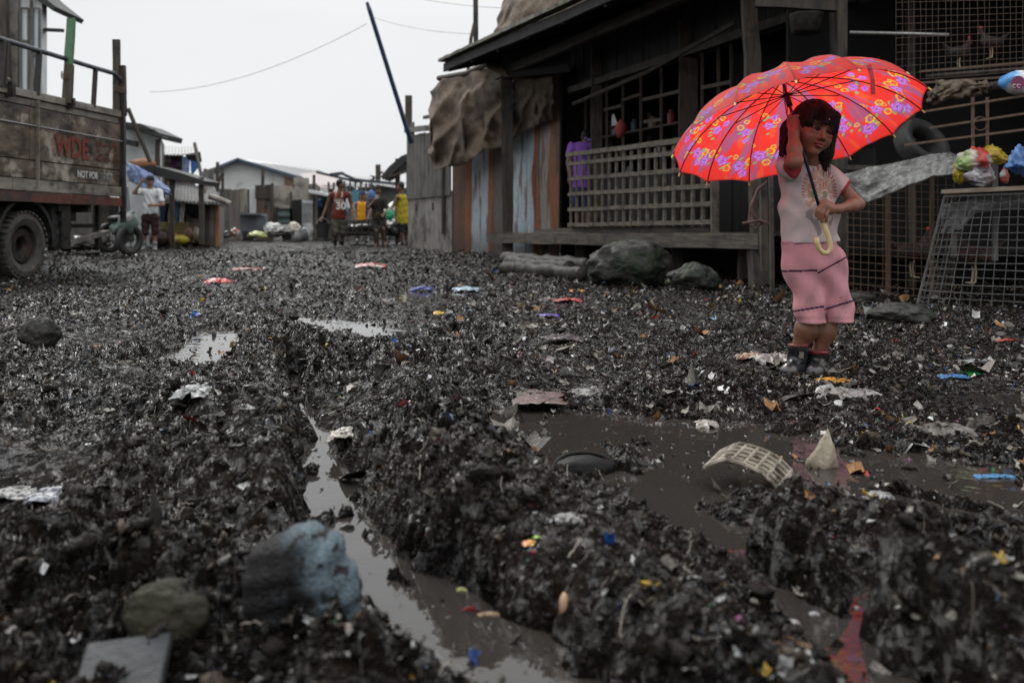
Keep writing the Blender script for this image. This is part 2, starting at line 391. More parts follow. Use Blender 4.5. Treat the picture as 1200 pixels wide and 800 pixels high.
def build_clods():
    allV, allF, allC = [], [], []; off = 0
    for sub, n, smin, smax in ((2, 1500, .008, .022), (1, 62000, .0020, .0078)):
        B, Fb = ico(sub); m = len(B)
        X, Y = sample_ground(n, 1.0, 20 if sub == 1 else 7)
        keep = gnoise(X/.55, Y/1.0, 61)+RNG.normal(0, .2, n) > -.22
        X, Y = X[keep], Y[keep]; Z = ground_z(X, Y); dry = Z > WATER+.003; X, Y, Z = X[dry], Y[dry], Z[dry]; n = len(X); s = smin*(smax/smin)**(RNG.random(n)**2.2); s = np.maximum(s, .0014*Y)
        Rm = rotmats(n); jit = 1+RNG.normal(0, .30, (n, m, 1)); sc = RNG.uniform(.45, 1.5, (n, 1, 3))
        V = np.einsum('nij,nmj->nmi', Rm, B[None]*jit*sc)*s[:, None, None]; V[:, :, 2] *= .8
        V += np.stack([X, Y, Z+s*.25], -1)[:, None, :]
        deep = V[:, :, 2] < WATER-.02
        allV.append(V.reshape(-1, 3)); allF.append((Fb[None]+(np.arange(n)*m)[:, None, None]+off).reshape(-1, 3)); off += n*m
        base = np.array([.0105, .0088, .0076])*RNG.uniform(.4, 2.1, (n, 1))**1.3
        base += (RNG.random((n, 1)) < .12)*np.array([.05, .04, .03])
        allC.append(np.repeat(base, m, 0))
    me = np_mesh('mud_clods', np.concatenate(allV), np.concatenate(allF), np.concatenate(allC))
    me.polygons.foreach_set('use_smooth', np.ones(len(me.polygons), bool))
    o = link_mesh('mud_clods', me, vmat('clod', rough=.3, bump=.9, bscale=120, var=.5, spec=.07)); tag(o, 'dark wet lumps of churned mud all over the street', 'mud', kind='stuff')
build_clods()
def build_litter():
    n = 66000; X, Y = sample_ground(n, 1.05, 24, power=.85)
    far = np.clip((Y-2.0)/4, 0, 1)
    p = gnoise(X/.5, Y/.8, 55)+.45*far+RNG.normal(0, .35, n)+.35*np.exp(-poly_d2(X.astype(np.float32), Y.astype(np.float32), MOUNDS[0][0])/.05); keep = p > .05+.32*np.clip(1-(X+.15)/.35, 0, 1)*np.clip(1-(Y-2)/3, 0, 1)
    X, Y = X[keep], Y[keep]; n = len(X); Z = ground_z(X, Y); dry = (Z > WATER+.002) | (RNG.random(n) < .22); X, Y, Z = X[dry], Y[dry], Z[dry]; n = len(X)
    a, bq = 3, 4     # a little crumpled sheet of 4 x 5 points
    gx, gy = np.meshgrid(np.linspace(-1, 1, a), np.linspace(-1, 1, bq), indexing='ij'); m = a*bq
    L = .0028*(5.5)**(RNG.random(n)**2.6); L = np.maximum(L*(1+.13*np.minimum(Y, 12)), .0016*Y); big = (RNG.random(n) < .030) & (Y > 2.3) & (Y < 11) & (X > -.6); L = np.where(big, L*2.4+.006, L); W = L*RNG.uniform(.08, .6, n); W = np.where(big, L*RNG.uniform(.35, .9, n), W)
    V = np.zeros((n, m, 3)); V[:, :, 0] = gx.ravel()*W[:, None]; V[:, :, 1] = gy.ravel()*L[:, None]
    V[:, :, 2] = (RNG.uniform(-.9, .9, (n, 1))*gx.ravel()**2*W[:, None]+RNG.uniform(-.6, .6, (n, 1))*gy.ravel()**2*L[:, None])
    V += RNG.normal(0, .16, V.shape)*L[:, None, None]
    tilt = RNG.normal(0, 1, (n, 2))*(.55-.35*np.clip((Y-8)/10, 0, 1))[:, None]; yaw = RNG.uniform(0, 2*math.pi, n)
    cx, sx, cy, sy, cz, sz = np.cos(tilt[:, 0]), np.sin(tilt[:, 0]), np.cos(tilt[:, 1]), np.sin(tilt[:, 1]), np.cos(yaw), np.sin(yaw)
    x, y, z = V[:, :, 0], V[:, :, 1], V[:, :, 2]
    y, z = y*cx[:, None]-z*sx[:, None], y*sx[:, None]+z*cx[:, None]
    x, z = x*cy[:, None]+z*sy[:, None], -x*sy[:, None]+z*cy[:, None]
    x, y = x*cz[:, None]-y*sz[:, None], x*sz[:, None]+y*cz[:, None]
    V = np.stack([x+X[:, None], y+Y[:, None], z+np.maximum(Z, WATER)[:, None]+(.22-.1*np.clip((Y-8)/10, 0, 1))[:, None]*L[:, None]], -1)
    fi = [(i*bq+j, (i+1)*bq+j, (i+1)*bq+j+1, i*bq+j+1) for i in range(a-1) for j in range(bq-1)]
    Fq = (np.array(fi)[None]+(np.arange(n)*m)[:, None, None]).reshape(-1, 4)
    pal = np.array([(.030, .028, .026), (.055, .05, .045), (.09, .083, .075), (.16, .145, .125), (.27, .25, .22), (.42, .42, .41), (.65, .66, .66), (.03, .10, .35), (.35, .03, .03), (.45, .30, .04), (.05, .22, .10), (.30, .10, .22), (.20, .30, .42), (.28, .15, .07)])
    w = np.array([.05, .09, .20, .20, .16, .085, .030, .009, .008, .006, .004, .004, .009, .018]); w /= w.sum()
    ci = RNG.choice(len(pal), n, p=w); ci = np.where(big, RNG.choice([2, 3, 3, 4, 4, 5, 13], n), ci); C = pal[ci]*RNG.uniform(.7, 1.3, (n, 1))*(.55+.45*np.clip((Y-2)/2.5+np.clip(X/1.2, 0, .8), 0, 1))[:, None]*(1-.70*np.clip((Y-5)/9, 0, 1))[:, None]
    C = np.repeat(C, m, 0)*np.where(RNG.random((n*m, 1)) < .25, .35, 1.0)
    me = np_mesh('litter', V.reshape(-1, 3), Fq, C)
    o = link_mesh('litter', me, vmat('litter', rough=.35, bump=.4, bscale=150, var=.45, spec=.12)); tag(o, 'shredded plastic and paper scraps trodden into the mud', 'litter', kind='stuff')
    # stringy fibres
    n = 1200; X, Y = sample_ground(n, 1.2, 9); Z = ground_z(X, Y); k = 6
    ang = RNG.uniform(0, 2*math.pi, n); Ls = RNG.uniform(.015, .06, n); wd = RNG.uniform(.0005, .0012, n)*np.maximum(1, Y/3)
    t = np.linspace(-.5, .5, k); curl = RNG.normal(0, 1.4, n)
    a2 = ang[:, None]+curl[:, None]*t[None]; px = X[:, None]+np.cumsum(np.cos(a2), 1)*Ls[:, None]/k; py = Y[:, None]+np.cumsum(np.sin(a2), 1)*Ls[:, None]/k
    pz = ground_z(px, py)+.006+RNG.uniform(0, .012, (n, 1)); nx, ny = -np.sin(a2)*wd[:, None], np.cos(a2)*wd[:, None]
    V = np.stack([np.stack([px+nx, py+ny, pz+wd[:, None]], -1), np.stack([px-nx, py-ny, pz], -1)], 2).reshape(n, k*2, 3)
    fi = [(2*i, 2*i+1, 2*i+3, 2*i+2) for i in range(k-1)]
    Fq = (np.array(fi)[None]+(np.arange(n)*k*2)[:, None, None]).reshape(-1, 4)
    C = np.repeat(np.array([(.05, .045, .04), (.12, .10, .08), (.25, .22, .18)])[RNG.choice(3, n, p=[.5, .35, .15])], k*2, 0)
    o = link_mesh('fibres', np_mesh('fibres', V.reshape(-1, 3), Fq, C), vmat('litter')); tag(o, 'loose strings and straw fibres lying over the mud', 'fibres', kind='stuff')
build_litter()
# ------------------------------------------------------------------ the buildings' materials
wood_v = mat('old_wood_upright', (.018, .014, .011), (.090, .070, .053), (22, 22, 2.2), (.55, .85), .5, c3=(.012, .011, .010), c3t=.58, c3scale=3)
wood_h = mat('old_wood_level', (.020, .0165, .013), (.110, .090, .070), (2.5, 2.5, 26), (.5, .85), .5, c3=(.015, .013, .012), c3t=.58, c3scale=3)
wood_lat = mat('lattice_wood', (.05, .039, .029), (.175, .143, .108), (9, 9, 12), (.55, .85), .4, c3=(.03, .026, .022), c3t=.57, c3scale=5)
wood_dark = mat('near_black_wood', (.004, .004, .004), (.020, .017, .015), (14, 14, 3), (.6, .9), .4)  # plain near-black wood for boards, rafters and floors
wood_frame = mat('frame_wood', (.035, .026, .020), (.10, .075, .058), (20, 20, 4), (.6, .9), .3)
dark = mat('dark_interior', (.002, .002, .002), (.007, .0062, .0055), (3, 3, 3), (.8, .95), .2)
concrete = mat('stained_concrete', (.11, .102, .092), (.24, .222, .20), (7, 7, 4), (.7, .95), .5, c3=(.045, .04, .036), c3t=.55, c3scale=1.6)
plaster = mat('dirty_plaster', (.46, .48, .48), (.66, .68, .68), (3, 3, 1.2), (.7, .9), .2, c3=(.30, .30, .29), c3t=.60, c3scale=1.4)
plank_grey = mat('grey_boards', (.08, .075, .07), (.19, .18, .165), (9, 9, 1.2), (.6, .9), .4, c3=(.07, .05, .04), c3t=.60)
plank_brown = mat('brown_boards', (.07, .045, .032), (.16, .105, .075), (9, 9, 1.2), (.6, .9), .4, c3=(.03, .025, .022), c3t=.55)
ply = mat('bleached_ply', (.24, .21, .18), (.36, .33, .29), (5, 5, 1.5), (.6, .9), .3, c3=(.12, .10, .08), c3t=.56)
tinroof = mat('weathered_tin', (.16, .165, .17), (.30, .305, .31), (4, 4, 4), (.35, .6), .3, metal=.3, c3=(.11, .07, .05), c3t=.60)
roofdark = mat('black_roofing', (.010, .010, .011), (.035, .034, .034), (5, 5, 5), (.45, .8), .4)
darkmetal = mat('dark_iron', (.012, .011, .011), (.04, .034, .03), (15, 15, 15), (.4, .7), .3, metal=.3, c3=(.07, .03, .018), c3t=.6)
rust = mat('rusty_iron', (.10, .035, .016), (.20, .075, .03), (15, 15, 15), (.7, .9), .3, c3=(.04, .025, .02), c3t=.55)
wiremat = mat('grey_wire', (.10, .10, .095), (.20, .20, .195), (40, 40, 40), (.4, .6), .1, metal=.4)
wirerust = mat('rusty_wire', (.09, .055, .035), (.16, .11, .08), (40, 40, 40), (.5, .7), .1, metal=.3)
rubber = mat('black_rubber', (.010, .010, .010), (.035, .033, .031), (25, 25, 25), (.5, .8), .3)
burlap = mat('brown_burlap', (.080, .060, .043), (.19, .145, .105), (30, 30, 30), (.8, .95), .6, c3=(.05, .038, .03), c3t=.56, c3scale=2.2)
rockmat = mat('wet_rock', (.010, .0095, .009), (.050, .047, .043), (9, 9, 9), (.35, .75), .9, c3=(.012, .020, .008), c3t=.54, c3scale=4, bdist=.05, spec=.25)
bluetarp = mat('blue_tarpaulin', (.16, .22, .42), (.38, .46, .66), (5, 5, 5), (.4, .6), .4)
white = solid('white_paint', (.55, .56, .56), .5, v=.15)
mossy = mat('grey_sheet_cover', (.08, .08, .075), (.30, .30, .29), (26, 26, 26), (.6, .85), .7, c3=(.06, .058, .055), c3t=.54, c3scale=7)

def corr_mat():
    """galvanised sheet with rust running down along the ribs"""
    m, nt, b = newmat('corrugated_sheet'); L = nt.links.new
    tc = N(nt, 'ShaderNodeTexCoord'); mp = N(nt, 'ShaderNodeMapping'); mp.inputs['Scale'].default_value = (9, 9, .35); L(tc.outputs['Object'], mp.inputs[0])
    n1 = N(nt, 'ShaderNodeTexNoise', Scale=1.0, Detail=8.0, Roughness=.7); L(mp.outputs[0], n1.inputs[0])
    cr = N(nt, 'ShaderNodeValToRGB'); L(n1.outputs[0], cr.inputs[0]); e = cr.color_ramp.elements
    e[0].position = .30; e[0].color = (.035, .030, .028, 1); e[1].position = .70; e[1].color = (.06, .025, .015, 1)
    for p, c in ((.40, (.10, .09, .083)), (.47, (.15, .145, .14)), (.52, (.24, .27, .29)), (.565, (.20, .20, .20)), (.60, (.22, .085, .032)), (.64, (.12, .045, .022))):
        q = e.new(p); q.color = (*c, 1)
    n2 = N(nt, 'ShaderNodeTexNoise', Scale=14.0, Detail=6.0); L(tc.outputs['Object'], n2.inputs[0])
    mx = N(nt, 'ShaderNodeMixRGB'); mx.blend_type = 'MULTIPLY'; mx.inputs[0].default_value = .55; L(cr.outputs[0], mx.inputs[1]); L(n2.outputs[0], mx.inputs[2])
    g = N(nt, 'ShaderNodeGamma'); L(mx.outputs[0], g.inputs[0]); g.inputs[1].default_value = .8
    L(g.outputs[0], b.inputs['Base Color']); b.inputs['Roughness'].default_value = .55; b.inputs['Metallic'].default_value = .15
    return m
corrm = corr_mat()
SHEETS = [(0, 545, (.13, .08, .06)), (545, 552, (.26, .095, .04)), (553, 572, (.40, .46, .50)), (572, 577, (.27, .10, .04)), (579, 597, (.13, .12, .11)), (597, 625, (.46, .54, .59)), (625, 631, (.30, .11, .04)), (633, 644, (.27, .25, .23)), (644, 652, (.24, .095, .045)), (652, 700, (.10, .07, .05))]
def corrugated(name, a, b, z0a, z1a, z0b, z1b, pitch=.076, amp=.012, mat_=None, parent=None, rows=40, ragged=.0):
    """upright corrugated sheet from ground point a to b (2-D), with bottom/top heights at each end"""
    a = Vector((a[0], a[1], 0)); b = Vector((b[0], b[1], 0)); Lg = (b-a).length; n = int(Lg/pitch*10); d = (b-a)/Lg; nr = Vector((-d.y, d.x, 0))
    V = []; cols = n+1
    for j in range(rows+1):
        v = j/rows
        for i in range(cols):
            u = i/n; p = a.lerp(b, u)+nr*(amp*math.sin(2*math.pi*u*Lg/pitch)+.01*math.sin(u*5+v*3))
            zb = z0a+(z0b-z0a)*u; zt = z1a+(z1b-z1a)*u
            if ragged: zt += ragged*math.sin(math.floor(u*Lg/.62)*2.7)
            V.append((p.x, p.y, zb+(zt-zb)*v))
    Fq = [(j*cols+i, j*cols+i+1, (j+1)*cols+i+1, (j+1)*cols+i) for j in range(rows) for i in range(n)]
    V = np.array(V); C = None
    if mat_ is None:
        x_ = 600+V[:, 0]/V[:, 1]*F; st = gnoise(V[:, 0]*9, V[:, 2]*.5, 3)+.5*gnoise(V[:, 0]*27, V[:, 2]*1.2, 5)
        xx = x_+st*4; C = np.tile(np.array([.10, .085, .075]), (len(V), 1))
        for (a_, b__, c_) in SHEETS: C[(xx >= a_) & (xx < b__)] = c_
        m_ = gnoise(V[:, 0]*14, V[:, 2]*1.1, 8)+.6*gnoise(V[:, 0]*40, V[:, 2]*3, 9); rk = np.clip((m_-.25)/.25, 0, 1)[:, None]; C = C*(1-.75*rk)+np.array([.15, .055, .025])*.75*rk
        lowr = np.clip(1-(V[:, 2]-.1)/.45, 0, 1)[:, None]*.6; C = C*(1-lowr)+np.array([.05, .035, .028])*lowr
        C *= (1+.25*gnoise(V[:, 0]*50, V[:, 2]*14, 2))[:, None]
    me = np_mesh(name, V, Fq, C); o = link_mesh(name, me, mat_ or vmat('rusting_sheet', rough=.5, bump=.3, bscale=50, var=.25, metal=.1), parent, True)
    m = o.modifiers.new('thickness', 'SOLIDIFY'); m.thickness = .003
    return o
def roof_sheet(name, p, mat_, parent, pitch=.09, amp=.012, t=.006):
    """corrugated roof over the four corners p: eave a, eave b, ridge b, ridge a (ribs run eave to ridge)"""
    a, b, c, d = [Vector(q) for q in p]; Lg = (b-a).length; n = max(8, int(Lg/pitch*6)); V = []; rows = 5
    nr = (b-a).cross(d-a).normalized()
    if nr.z < 0: nr = -nr
    for j in range(rows+1):
        for i in range(n+1):
            u = i/n; v = j/rows; q = a.lerp(b, u).lerp(d.lerp(c, u), v)+nr*(amp*math.sin(2*math.pi*u*Lg/pitch)+.012*math.sin(u*9+v*5)); V.append(q[:])
    Fq = [(j*(n+1)+i, j*(n+1)+i+1, (j+1)*(n+1)+i+1, (j+1)*(n+1)+i) for j in range(rows) for i in range(n)]
    o = link_mesh(name, np_mesh(name, V, Fq), mat_, parent, True); m = o.modifiers.new('thickness', 'SOLIDIFY'); m.thickness = t; m.offset = -1
    return o
def drape(name, top, bot, Yt, Yb, mat_, parent=None, amp=.06, nu=60, nv=34, seed=3, fold=9, bulge=.25, thick=.012, freq=2.2):
    """cloth hanging between two outlines given on the photograph, each with its own distance"""
    def at(pts, u):
        s = u*(len(pts)-1); i = min(int(s), len(pts)-2); f = s-i
        f = f*f*(3-2*f)*.5+f*.5
        return [pts[i][k]+(pts[i+1][k]-pts[i][k])*f for k in range(2)]
    V = []
    for j in range(nv+1):
        v = j/nv
        for i in range(nu+1):
            u = i/nu; a = at(top, u); b = at(bot, u)
            Ya = Yt[0]+(Yt[1]-Yt[0])*u; Yc = Yb[0]+(Yb[1]-Yb[0])*u
            A = P(a[0], a[1], Ya); B = P(b[0], b[1], Yc); p = A.lerp(B, v)
            fo = 1-2.2*abs(float(gnoise(u*fold*.9+v*1.6, v*1.5-u*1.1, seed+2)))-.8*abs(float(gnoise(u*fold*2.1-v*1.9, v*2.2, seed+3)))
            cr = float(gnoise(u*fold, v*5, seed+5))+.5*float(gnoise(u*fold*2.3, v*11, seed+6))
            p.y -= bulge*math.sin(math.pi*min(1, v*1.1))*.9+amp*(fo*(.5+.9*v)+cr*freq*.16)
            p.z += amp*.35*float(gnoise(u*7, v*4, seed+9)); p.x += amp*.5*float(gnoise(u*6, v*5, seed+10))
            V.append(p[:])
    Fq = [(j*(nu+1)+i, (j+1)*(nu+1)+i, (j+1)*(nu+1)+i+1, j*(nu+1)+i+1) for j in range(nv) for i in range(nu)]
    o = link_mesh(name, np_mesh(name, V, Fq), mat_, parent, True); m = o.modifiers.new('thickness', 'SOLIDIFY'); m.thickness = thick
    return o
def px_slab(mb, pts, Y, t):
    Ys = Y if isinstance(Y, (list, tuple)) else [Y]*len(pts)
    return mb.slab([P(x, y, yy) for (x, y), yy in zip(pts, Ys)], t)

# ------------------------------------------------------------------ the house with the porch, on the far side of the girl
FA = Vector((-.2, 17.1, 0)); FD = Vector((.338, -1, 0)).normalized()   # porch edge, running towards us
FN = Vector((FD.y, -FD.x, 0))                                         # towards the street
if FN.x > 0: FN = -FN
def fac(s, off, z):              # s metres along the porch from its far post, off metres behind its edge
    p = FA+FD*s-FN*off; return Vector((p.x, p.y, z))
def zfloor(s): return .43+.09*min(1.2, max(0, s/7.8))
def s_of(px, off=0.0):           # where a line of sight in plan meets the facade plane
    k = (px-600)/F; a = FA-FN*off
    return (k*a.y-a.x)/(FD.x-k*FD.y)
def ztop(px, py, off=0.0):
    s = s_of(px, off); Y = (FA+FD*s-FN*off).y; return CAMH+(HOR-py)/F*Y

house = empty('shanty_house', 'dark timber shanty house with a roofed porch and a lattice rail', 'house', (1.5, 13, 0))
SL = 7.85
# floor deck and edge beam, in boards
f = MB()
for i in range(4): f.beam(fac(-.35, .12+i*.25, zfloor(0)-.02), fac(SL+.1, .12+i*.25, zfloor(SL)-.02), .235, .035, seg=6, wob=.003)
f.build('porch_floor', wood_h, house)
MB().beam(fac(-.75, .02, zfloor(0)-.10), fac(SL+.15, .02, zfloor(SL)-.085), .07, .15, seg=9, wob=.006).build('floor_beam', wood_h, house)
MB().beam(fac(1.5, .14, zfloor(0)+.035), fac(6.9, .14, zfloor(SL)+.035), .09, .075, seg=6, wob=.004).build('sill_beam', wood_h, house)
# posts
sA, sB = s_of(587), s_of(877)
MB().beam(fac(sA, .12, -.05), fac(sA-.02, .12, 3.25), .19, .17, seg=8, wob=.008).build('porch_post', wood_v, house)
MB().beam(fac(sB+.05, .1, -.05), fac(sB+.0, .1, .52), .17, .2, seg=3, wob=.01).build('porch_post', wood_v, house)
MB().beam(fac(sB, .12, .5), fac(sB-.22, .12, 3.3), .145, .13, seg=8, wob=.007).build('porch_post', wood_v, house)
sC = s_of(699, .9); MB().beam(fac(sC, .9, .4), fac(sC, .9, 3.3), .16, .14, seg=6, wob=.006).build('porch_post', wood_v, house)
for (px, w) in ((806, .25), (657, .05)):
    s = s_of(px, .95); MB().beam(fac(s, .95, .4), fac(s+.02, .95, 3.2), w, .06, seg=5, wob=.004).build('wall_post', wood_frame if px == 806 else plank_grey, house)
for i in range(5):
    s = 1.2+i*1.5; MB().beam(fac(s, .35, -.1), fac(s, .35, .34), .13, .13, seg=3, wob=.01).build('floor_stump', wood_v, house)
# lattice rail
lat = MB(); l0, l1 = s_of(669, .05), s_of(836, .05)
for i in range(19):
    s = l0+(l1-l0)*i/18; za = zfloor(s)+.07; t_ = i/18; zt = ztop(669+(836-669)*t_, 183-17*t_, .05)
    lat.beam(fac(s, .05, za), fac(s+random.uniform(-.01, .01), .05, zt), .028, .125)
lat.build('lattice_slats', wood_lat, house)
lat = MB()
for k in range(5):
    q = k/4
    a = fac(l0-.04, .025, zfloor(l0)+.11+(ztop(669, 188, .05)-zfloor(l0)-.16)*q); b = fac(l1+.04, .025, zfloor(l1)+.11+(ztop(836, 170, .05)-zfloor(l1)-.16)*q)
    lat.beam(a, b, .02, .05, seg=5, wob=.003)
lat.build('lattice_slats', wood_lat, house)
MB().beam(fac(l0-.1, .05, ztop(669, 181, .05)), fac(l1+.12, .05, ztop(836, 161, .05)), .085, .06, seg=6, wob=.003).build('hand_rail', wood_lat, house)
MB().beam(fac(l1+.03, .05, zfloor(l1)), fac(l1+.03, .05, ztop(836, 161, .05)), .08, .06).build('rail_post', wood_lat, house)
# roof: a slab of dark tin over rafters, its ragged edge covered with pale sacking
ev0, ev1 = Vector((-1.2, 17.5, 3.39)), Vector((2.45, 8.1, 3.25)); inw = Vector((4.2, 1.4, 1.15))
roof_sheet('roof', (ev0, ev1, ev1+inw, ev0+inw), roofdark, house, t=.03)
MB().beam(ev0+Vector((.02, 0, -.07)), ev1+Vector((.02, 0, -.07)), .06, .13, seg=12, wob=.01).build('fascia_board', wood_dark, house)
edge = MB()
for j in range(90):
    t0 = j/90; p = ev0.lerp(ev1, t0); q = ev0.lerp(ev1, t0+1/88); nn = .02*float(gnoise(j*.37, 0, 4))
    edge.beam(p+Vector((-.03+nn, 0, .055+nn)), q+Vector((-.03+.02*float(gnoise((j+1)*.37, 0, 4)), 0, .055+.02*float(gnoise((j+1)*.37, 0, 4)))), .15, .05)
edge.build('edge_sacking', mat('pale_sacking', (.10, .095, .08), (.24, .23, .19), (12, 12, 12), (.8, .95), .6, c3=(.05, .06, .035), c3t=.55), house)
for i in range(9):
    s = i/8; p = ev0.lerp(ev1, .02+.96*s); MB().beam(p+Vector((.02, .0, -.11)), p+inw*.9+Vector((0, 0, -.11)), .07, .11).build('rafter', wood_dark, house)
MB().beam(fac(sA-.6, .1, 3.2), fac(SL+.2, .1, 3.16), .09, .14, seg=8, wob=.01).build('eave_beam', wood_v, house)
MB().beam(fac(1.0, .88, 2.78), fac(SL+.4, .88, 2.78), .07, .10, seg=8, wob=.008).build('lintel_beam', wood_v, house)
MB().tube([P(672, 122, 15.4), P(760, 84, 13.2), P(862, 26, 10.8)], .03, 6).build('roof_strut', wood_v, house)
# house walls: boards below the windows, boards above, framed openings, room behind
def boards(name, s0, s1, off, zf0, zf1, m, w=.18, parent=house, t=.025):
    b = MB(); n = max(1, int(round((s1-s0)/w)))
    for i in range(n):
        a = s0+(s1-s0)*i/n; c = s0+(s1-s0)*(i+1)/n-.008; j = random.uniform(-.008, .008)
        b.slab([fac(a, off+j, zf0), fac(c, off+j, zf0), fac(c, off+j, zf1), fac(a, off+j, zf1)], t, -FN)
    return b.build(name, m, parent)
sW0, sW1 = s_of(704, .95), s_of(862, .95)
boards('wall', sW0, SL+.6, .97, .40, 1.32, wood_dark)
boards('wall', s_of(655, .97), SL+.6, .97, 2.72, 3.9, wood_dark)
fr = MB()
for px in (711, 730, 751, 775, 801, 823, 842, 857):
    s = s_of(px, .95); fr.beam(fac(s, .95, 1.30), fac(s, .95, 2.74), .034, .04)
fr.build('window_bars', wood_frame, house)
fr = MB()
for (pa, ya, pb, yb) in ((708, 129, 729, 124), (729, 118, 752, 110), (754, 117, 802, 106), (755, 143, 776, 140), (823, 103, 858, 96), (704, 177, 806, 162)):
    a, b = s_of(pa, .93), s_of(pb, .93); fr.beam(fac(a, .93, ztop(pa, ya, .93)), fac(b, .93, ztop(pb, yb, .93)), .03, .045)
fr.build('window_rails', wood_frame, house)
fr = MB()
for (px, y0_, y1_) in ((686, 60, 176), (693, 90, 160)): 
    s = s_of(px, 1.25); fr.beam(fac(s, 1.25, ztop(px, y1_, 1.25)), fac(s, 1.25, ztop(px, y0_, 1.25)), .04, .04)
fr.build('inner_frame', wood_frame, house)
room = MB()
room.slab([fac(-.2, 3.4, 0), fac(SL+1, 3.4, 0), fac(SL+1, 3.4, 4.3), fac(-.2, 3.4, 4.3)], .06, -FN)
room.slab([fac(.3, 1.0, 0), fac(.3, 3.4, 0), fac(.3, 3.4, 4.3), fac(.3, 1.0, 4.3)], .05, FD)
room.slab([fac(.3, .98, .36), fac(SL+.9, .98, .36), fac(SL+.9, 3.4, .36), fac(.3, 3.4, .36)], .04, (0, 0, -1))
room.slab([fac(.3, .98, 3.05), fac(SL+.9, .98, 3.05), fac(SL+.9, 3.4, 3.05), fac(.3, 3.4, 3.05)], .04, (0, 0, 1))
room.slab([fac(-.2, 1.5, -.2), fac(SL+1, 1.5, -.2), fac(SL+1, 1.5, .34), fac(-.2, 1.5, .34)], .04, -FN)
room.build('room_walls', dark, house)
MB().slab([P(588, 92, 16.95), P(668, 84, 15.6), P(668, 20, 15.6), P(588, 45, 16.95)], .03, (.3, 1, 0)).build('dark_gap_board', wood_dark, house)  # dark board added to close the bright sky gap under the roof
# things on the shelves inside, seen dimly through the bars
sh = empty('shelf_rack', 'dim shelves with household things behind the window bars', 'shelf', fac(4, 1.6, .4))
s0_, s1_ = s_of(708, 1.5), s_of(806, 1.5)
for z in (1.25, 1.62, 2.0): MB().beam(fac(s0_, 1.5, z), fac(s1_, 1.5, z), .32, .03).build('shelf', wood_frame, sh)
for s in (s0_, (s0_+s1_)/2, s1_): MB().beam(fac(s, 1.62, .4), fac(s, 1.62, 2.3), .05, .05).build('upright', wood_frame, sh)
jar_m = [solid('jar_'+str(i), c, .4) for i, c in enumerate([(.22, .03, .025), (.10, .12, .13), (.16, .10, .05), (.3, .3, .3), (.05, .08, .12)])]
jl = ['red canister', 'grey tin', 'brown jar', 'pale carton', 'blue pot']; jw = ['under the white paper', 'behind the second window bar', 'next to the thick inner post', 'at the end of the shelf', 'beside the bare hook']
for i in range(13):
    px = 714+i*7.3+random.uniform(-2, 2); zz = [1.27, 1.64, 2.02][(i*2) % 3]; s = s_of(px, 1.48); r = random.uniform(.04, .075); hgt = random.uniform(.10, .22)
    q = MB().lathe([(r*.9, 0), (r, .01), (r, hgt*.75), (r*.6, hgt*.85), (r*.6, hgt)], fac(s, 1.48, zz), 10).build('shelf_jar', jar_m[i % 5], smooth=False)
    tag(q, jl[i % 5]+' standing dimly on the shelf behind the window bars', 'jar', 'jars on the shelves indoors')
pp = px_slab(MB(), [(717, 136), (719, 133), (724, 146), (717, 148)], 13.9, .01).build('hanging_paper', white); tag(pp, 'small white paper hanging behind the window bars above the red canister', 'paper')
pp = MB().blob(P(727, 152, 13.7), .13, 2, .3, (.6, .5, 1), 4).build('hanging_cloth', solid('red_cloth', (.22, .03, .025), .9), smooth=True); tag(pp, 'dull red cloth hanging below the white paper behind the bars', 'cloth')
# corrugated front of the neighbouring room, burlap hung over it
LW0, LW1 = Vector((-1.22, 20.4, 0)), Vector((.79, 16.7, 0))
def lw(t, z): p = LW0.lerp(LW1, t); return Vector((p.x, p.y, z))
cs = empty('tin_shed', 'rusty corrugated shed wall draped with burlap beside the porch', 'shed', (LW0.x, LW0.y, 0))
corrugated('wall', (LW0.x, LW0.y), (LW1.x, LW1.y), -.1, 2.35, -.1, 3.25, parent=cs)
for t in (0, .36, .72): MB().beam(lw(t, -.1)+Vector((.12, .05, 0)), lw(t, 3.3)+Vector((.12, .05, 0)), .09).build('wall_stud', wood_v, cs)
MB().slab([lw(0, -.1), lw(0, -.1)+Vector((3, 1.5, 0)), lw(0, 2.6)+Vector((3, 1.5, 0)), lw(0, 2.5)], .04, (.3, -1, 0)).build('side_wall', wood_dark, cs)
roof_sheet('roof', (lw(-.02, 2.9), lw(1, 3.2), lw(1, 3.9)+Vector((2.5, 1.2, 0)), lw(-.02, 3.5)+Vector((2.5, 1.2, 0))), roofdark, cs)
MB().beam(lw(-.03, 2.2)+Vector((-.05, -.05, 0)), lw(.35, 2.7)+Vector((-.05, -.05, 0)), .06).build('batten', wood_v, cs)
bt = drape('burlap_sheet', [(504, 108), (512, 98), (530, 92), (548, 84), (575, 78), (600, 70), (625, 66), (645, 62)],
           [(504, 184), (509, 199), (530, 196), (548, 191), (568, 176), (588, 172), (608, 160), (632, 146), (648, 140)], (19.9, 16.6), (19.6, 16.5), burlap, amp=.15, fold=7, bulge=.25, nu=90, nv=50)
tag(bt, 'brown burlap sheet hanging in folds over the corrugated wall', 'burlap sheet')
bt = drape('burlap_sheet', [(588, 8), (600, -18), (625, -40), (660, -45)], [(574, 56), (600, 48), (640, 30), (690, 2)], (17.6, 16.4), (17.1, 15.2), burlap, amp=.07, fold=4, bulge=.1, seed=8)
tag(bt, 'brown burlap bundle lying high up on the porch roof', 'burlap sheet')
q = MB().tube([P(514, 92, 19.3), P(547, 86, 18.6), P(590, 66, 17.3)], .055, 7).build('roof_log', wood_v); tag(q, 'rough log end poking out under the porch roof over the burlap', 'log')
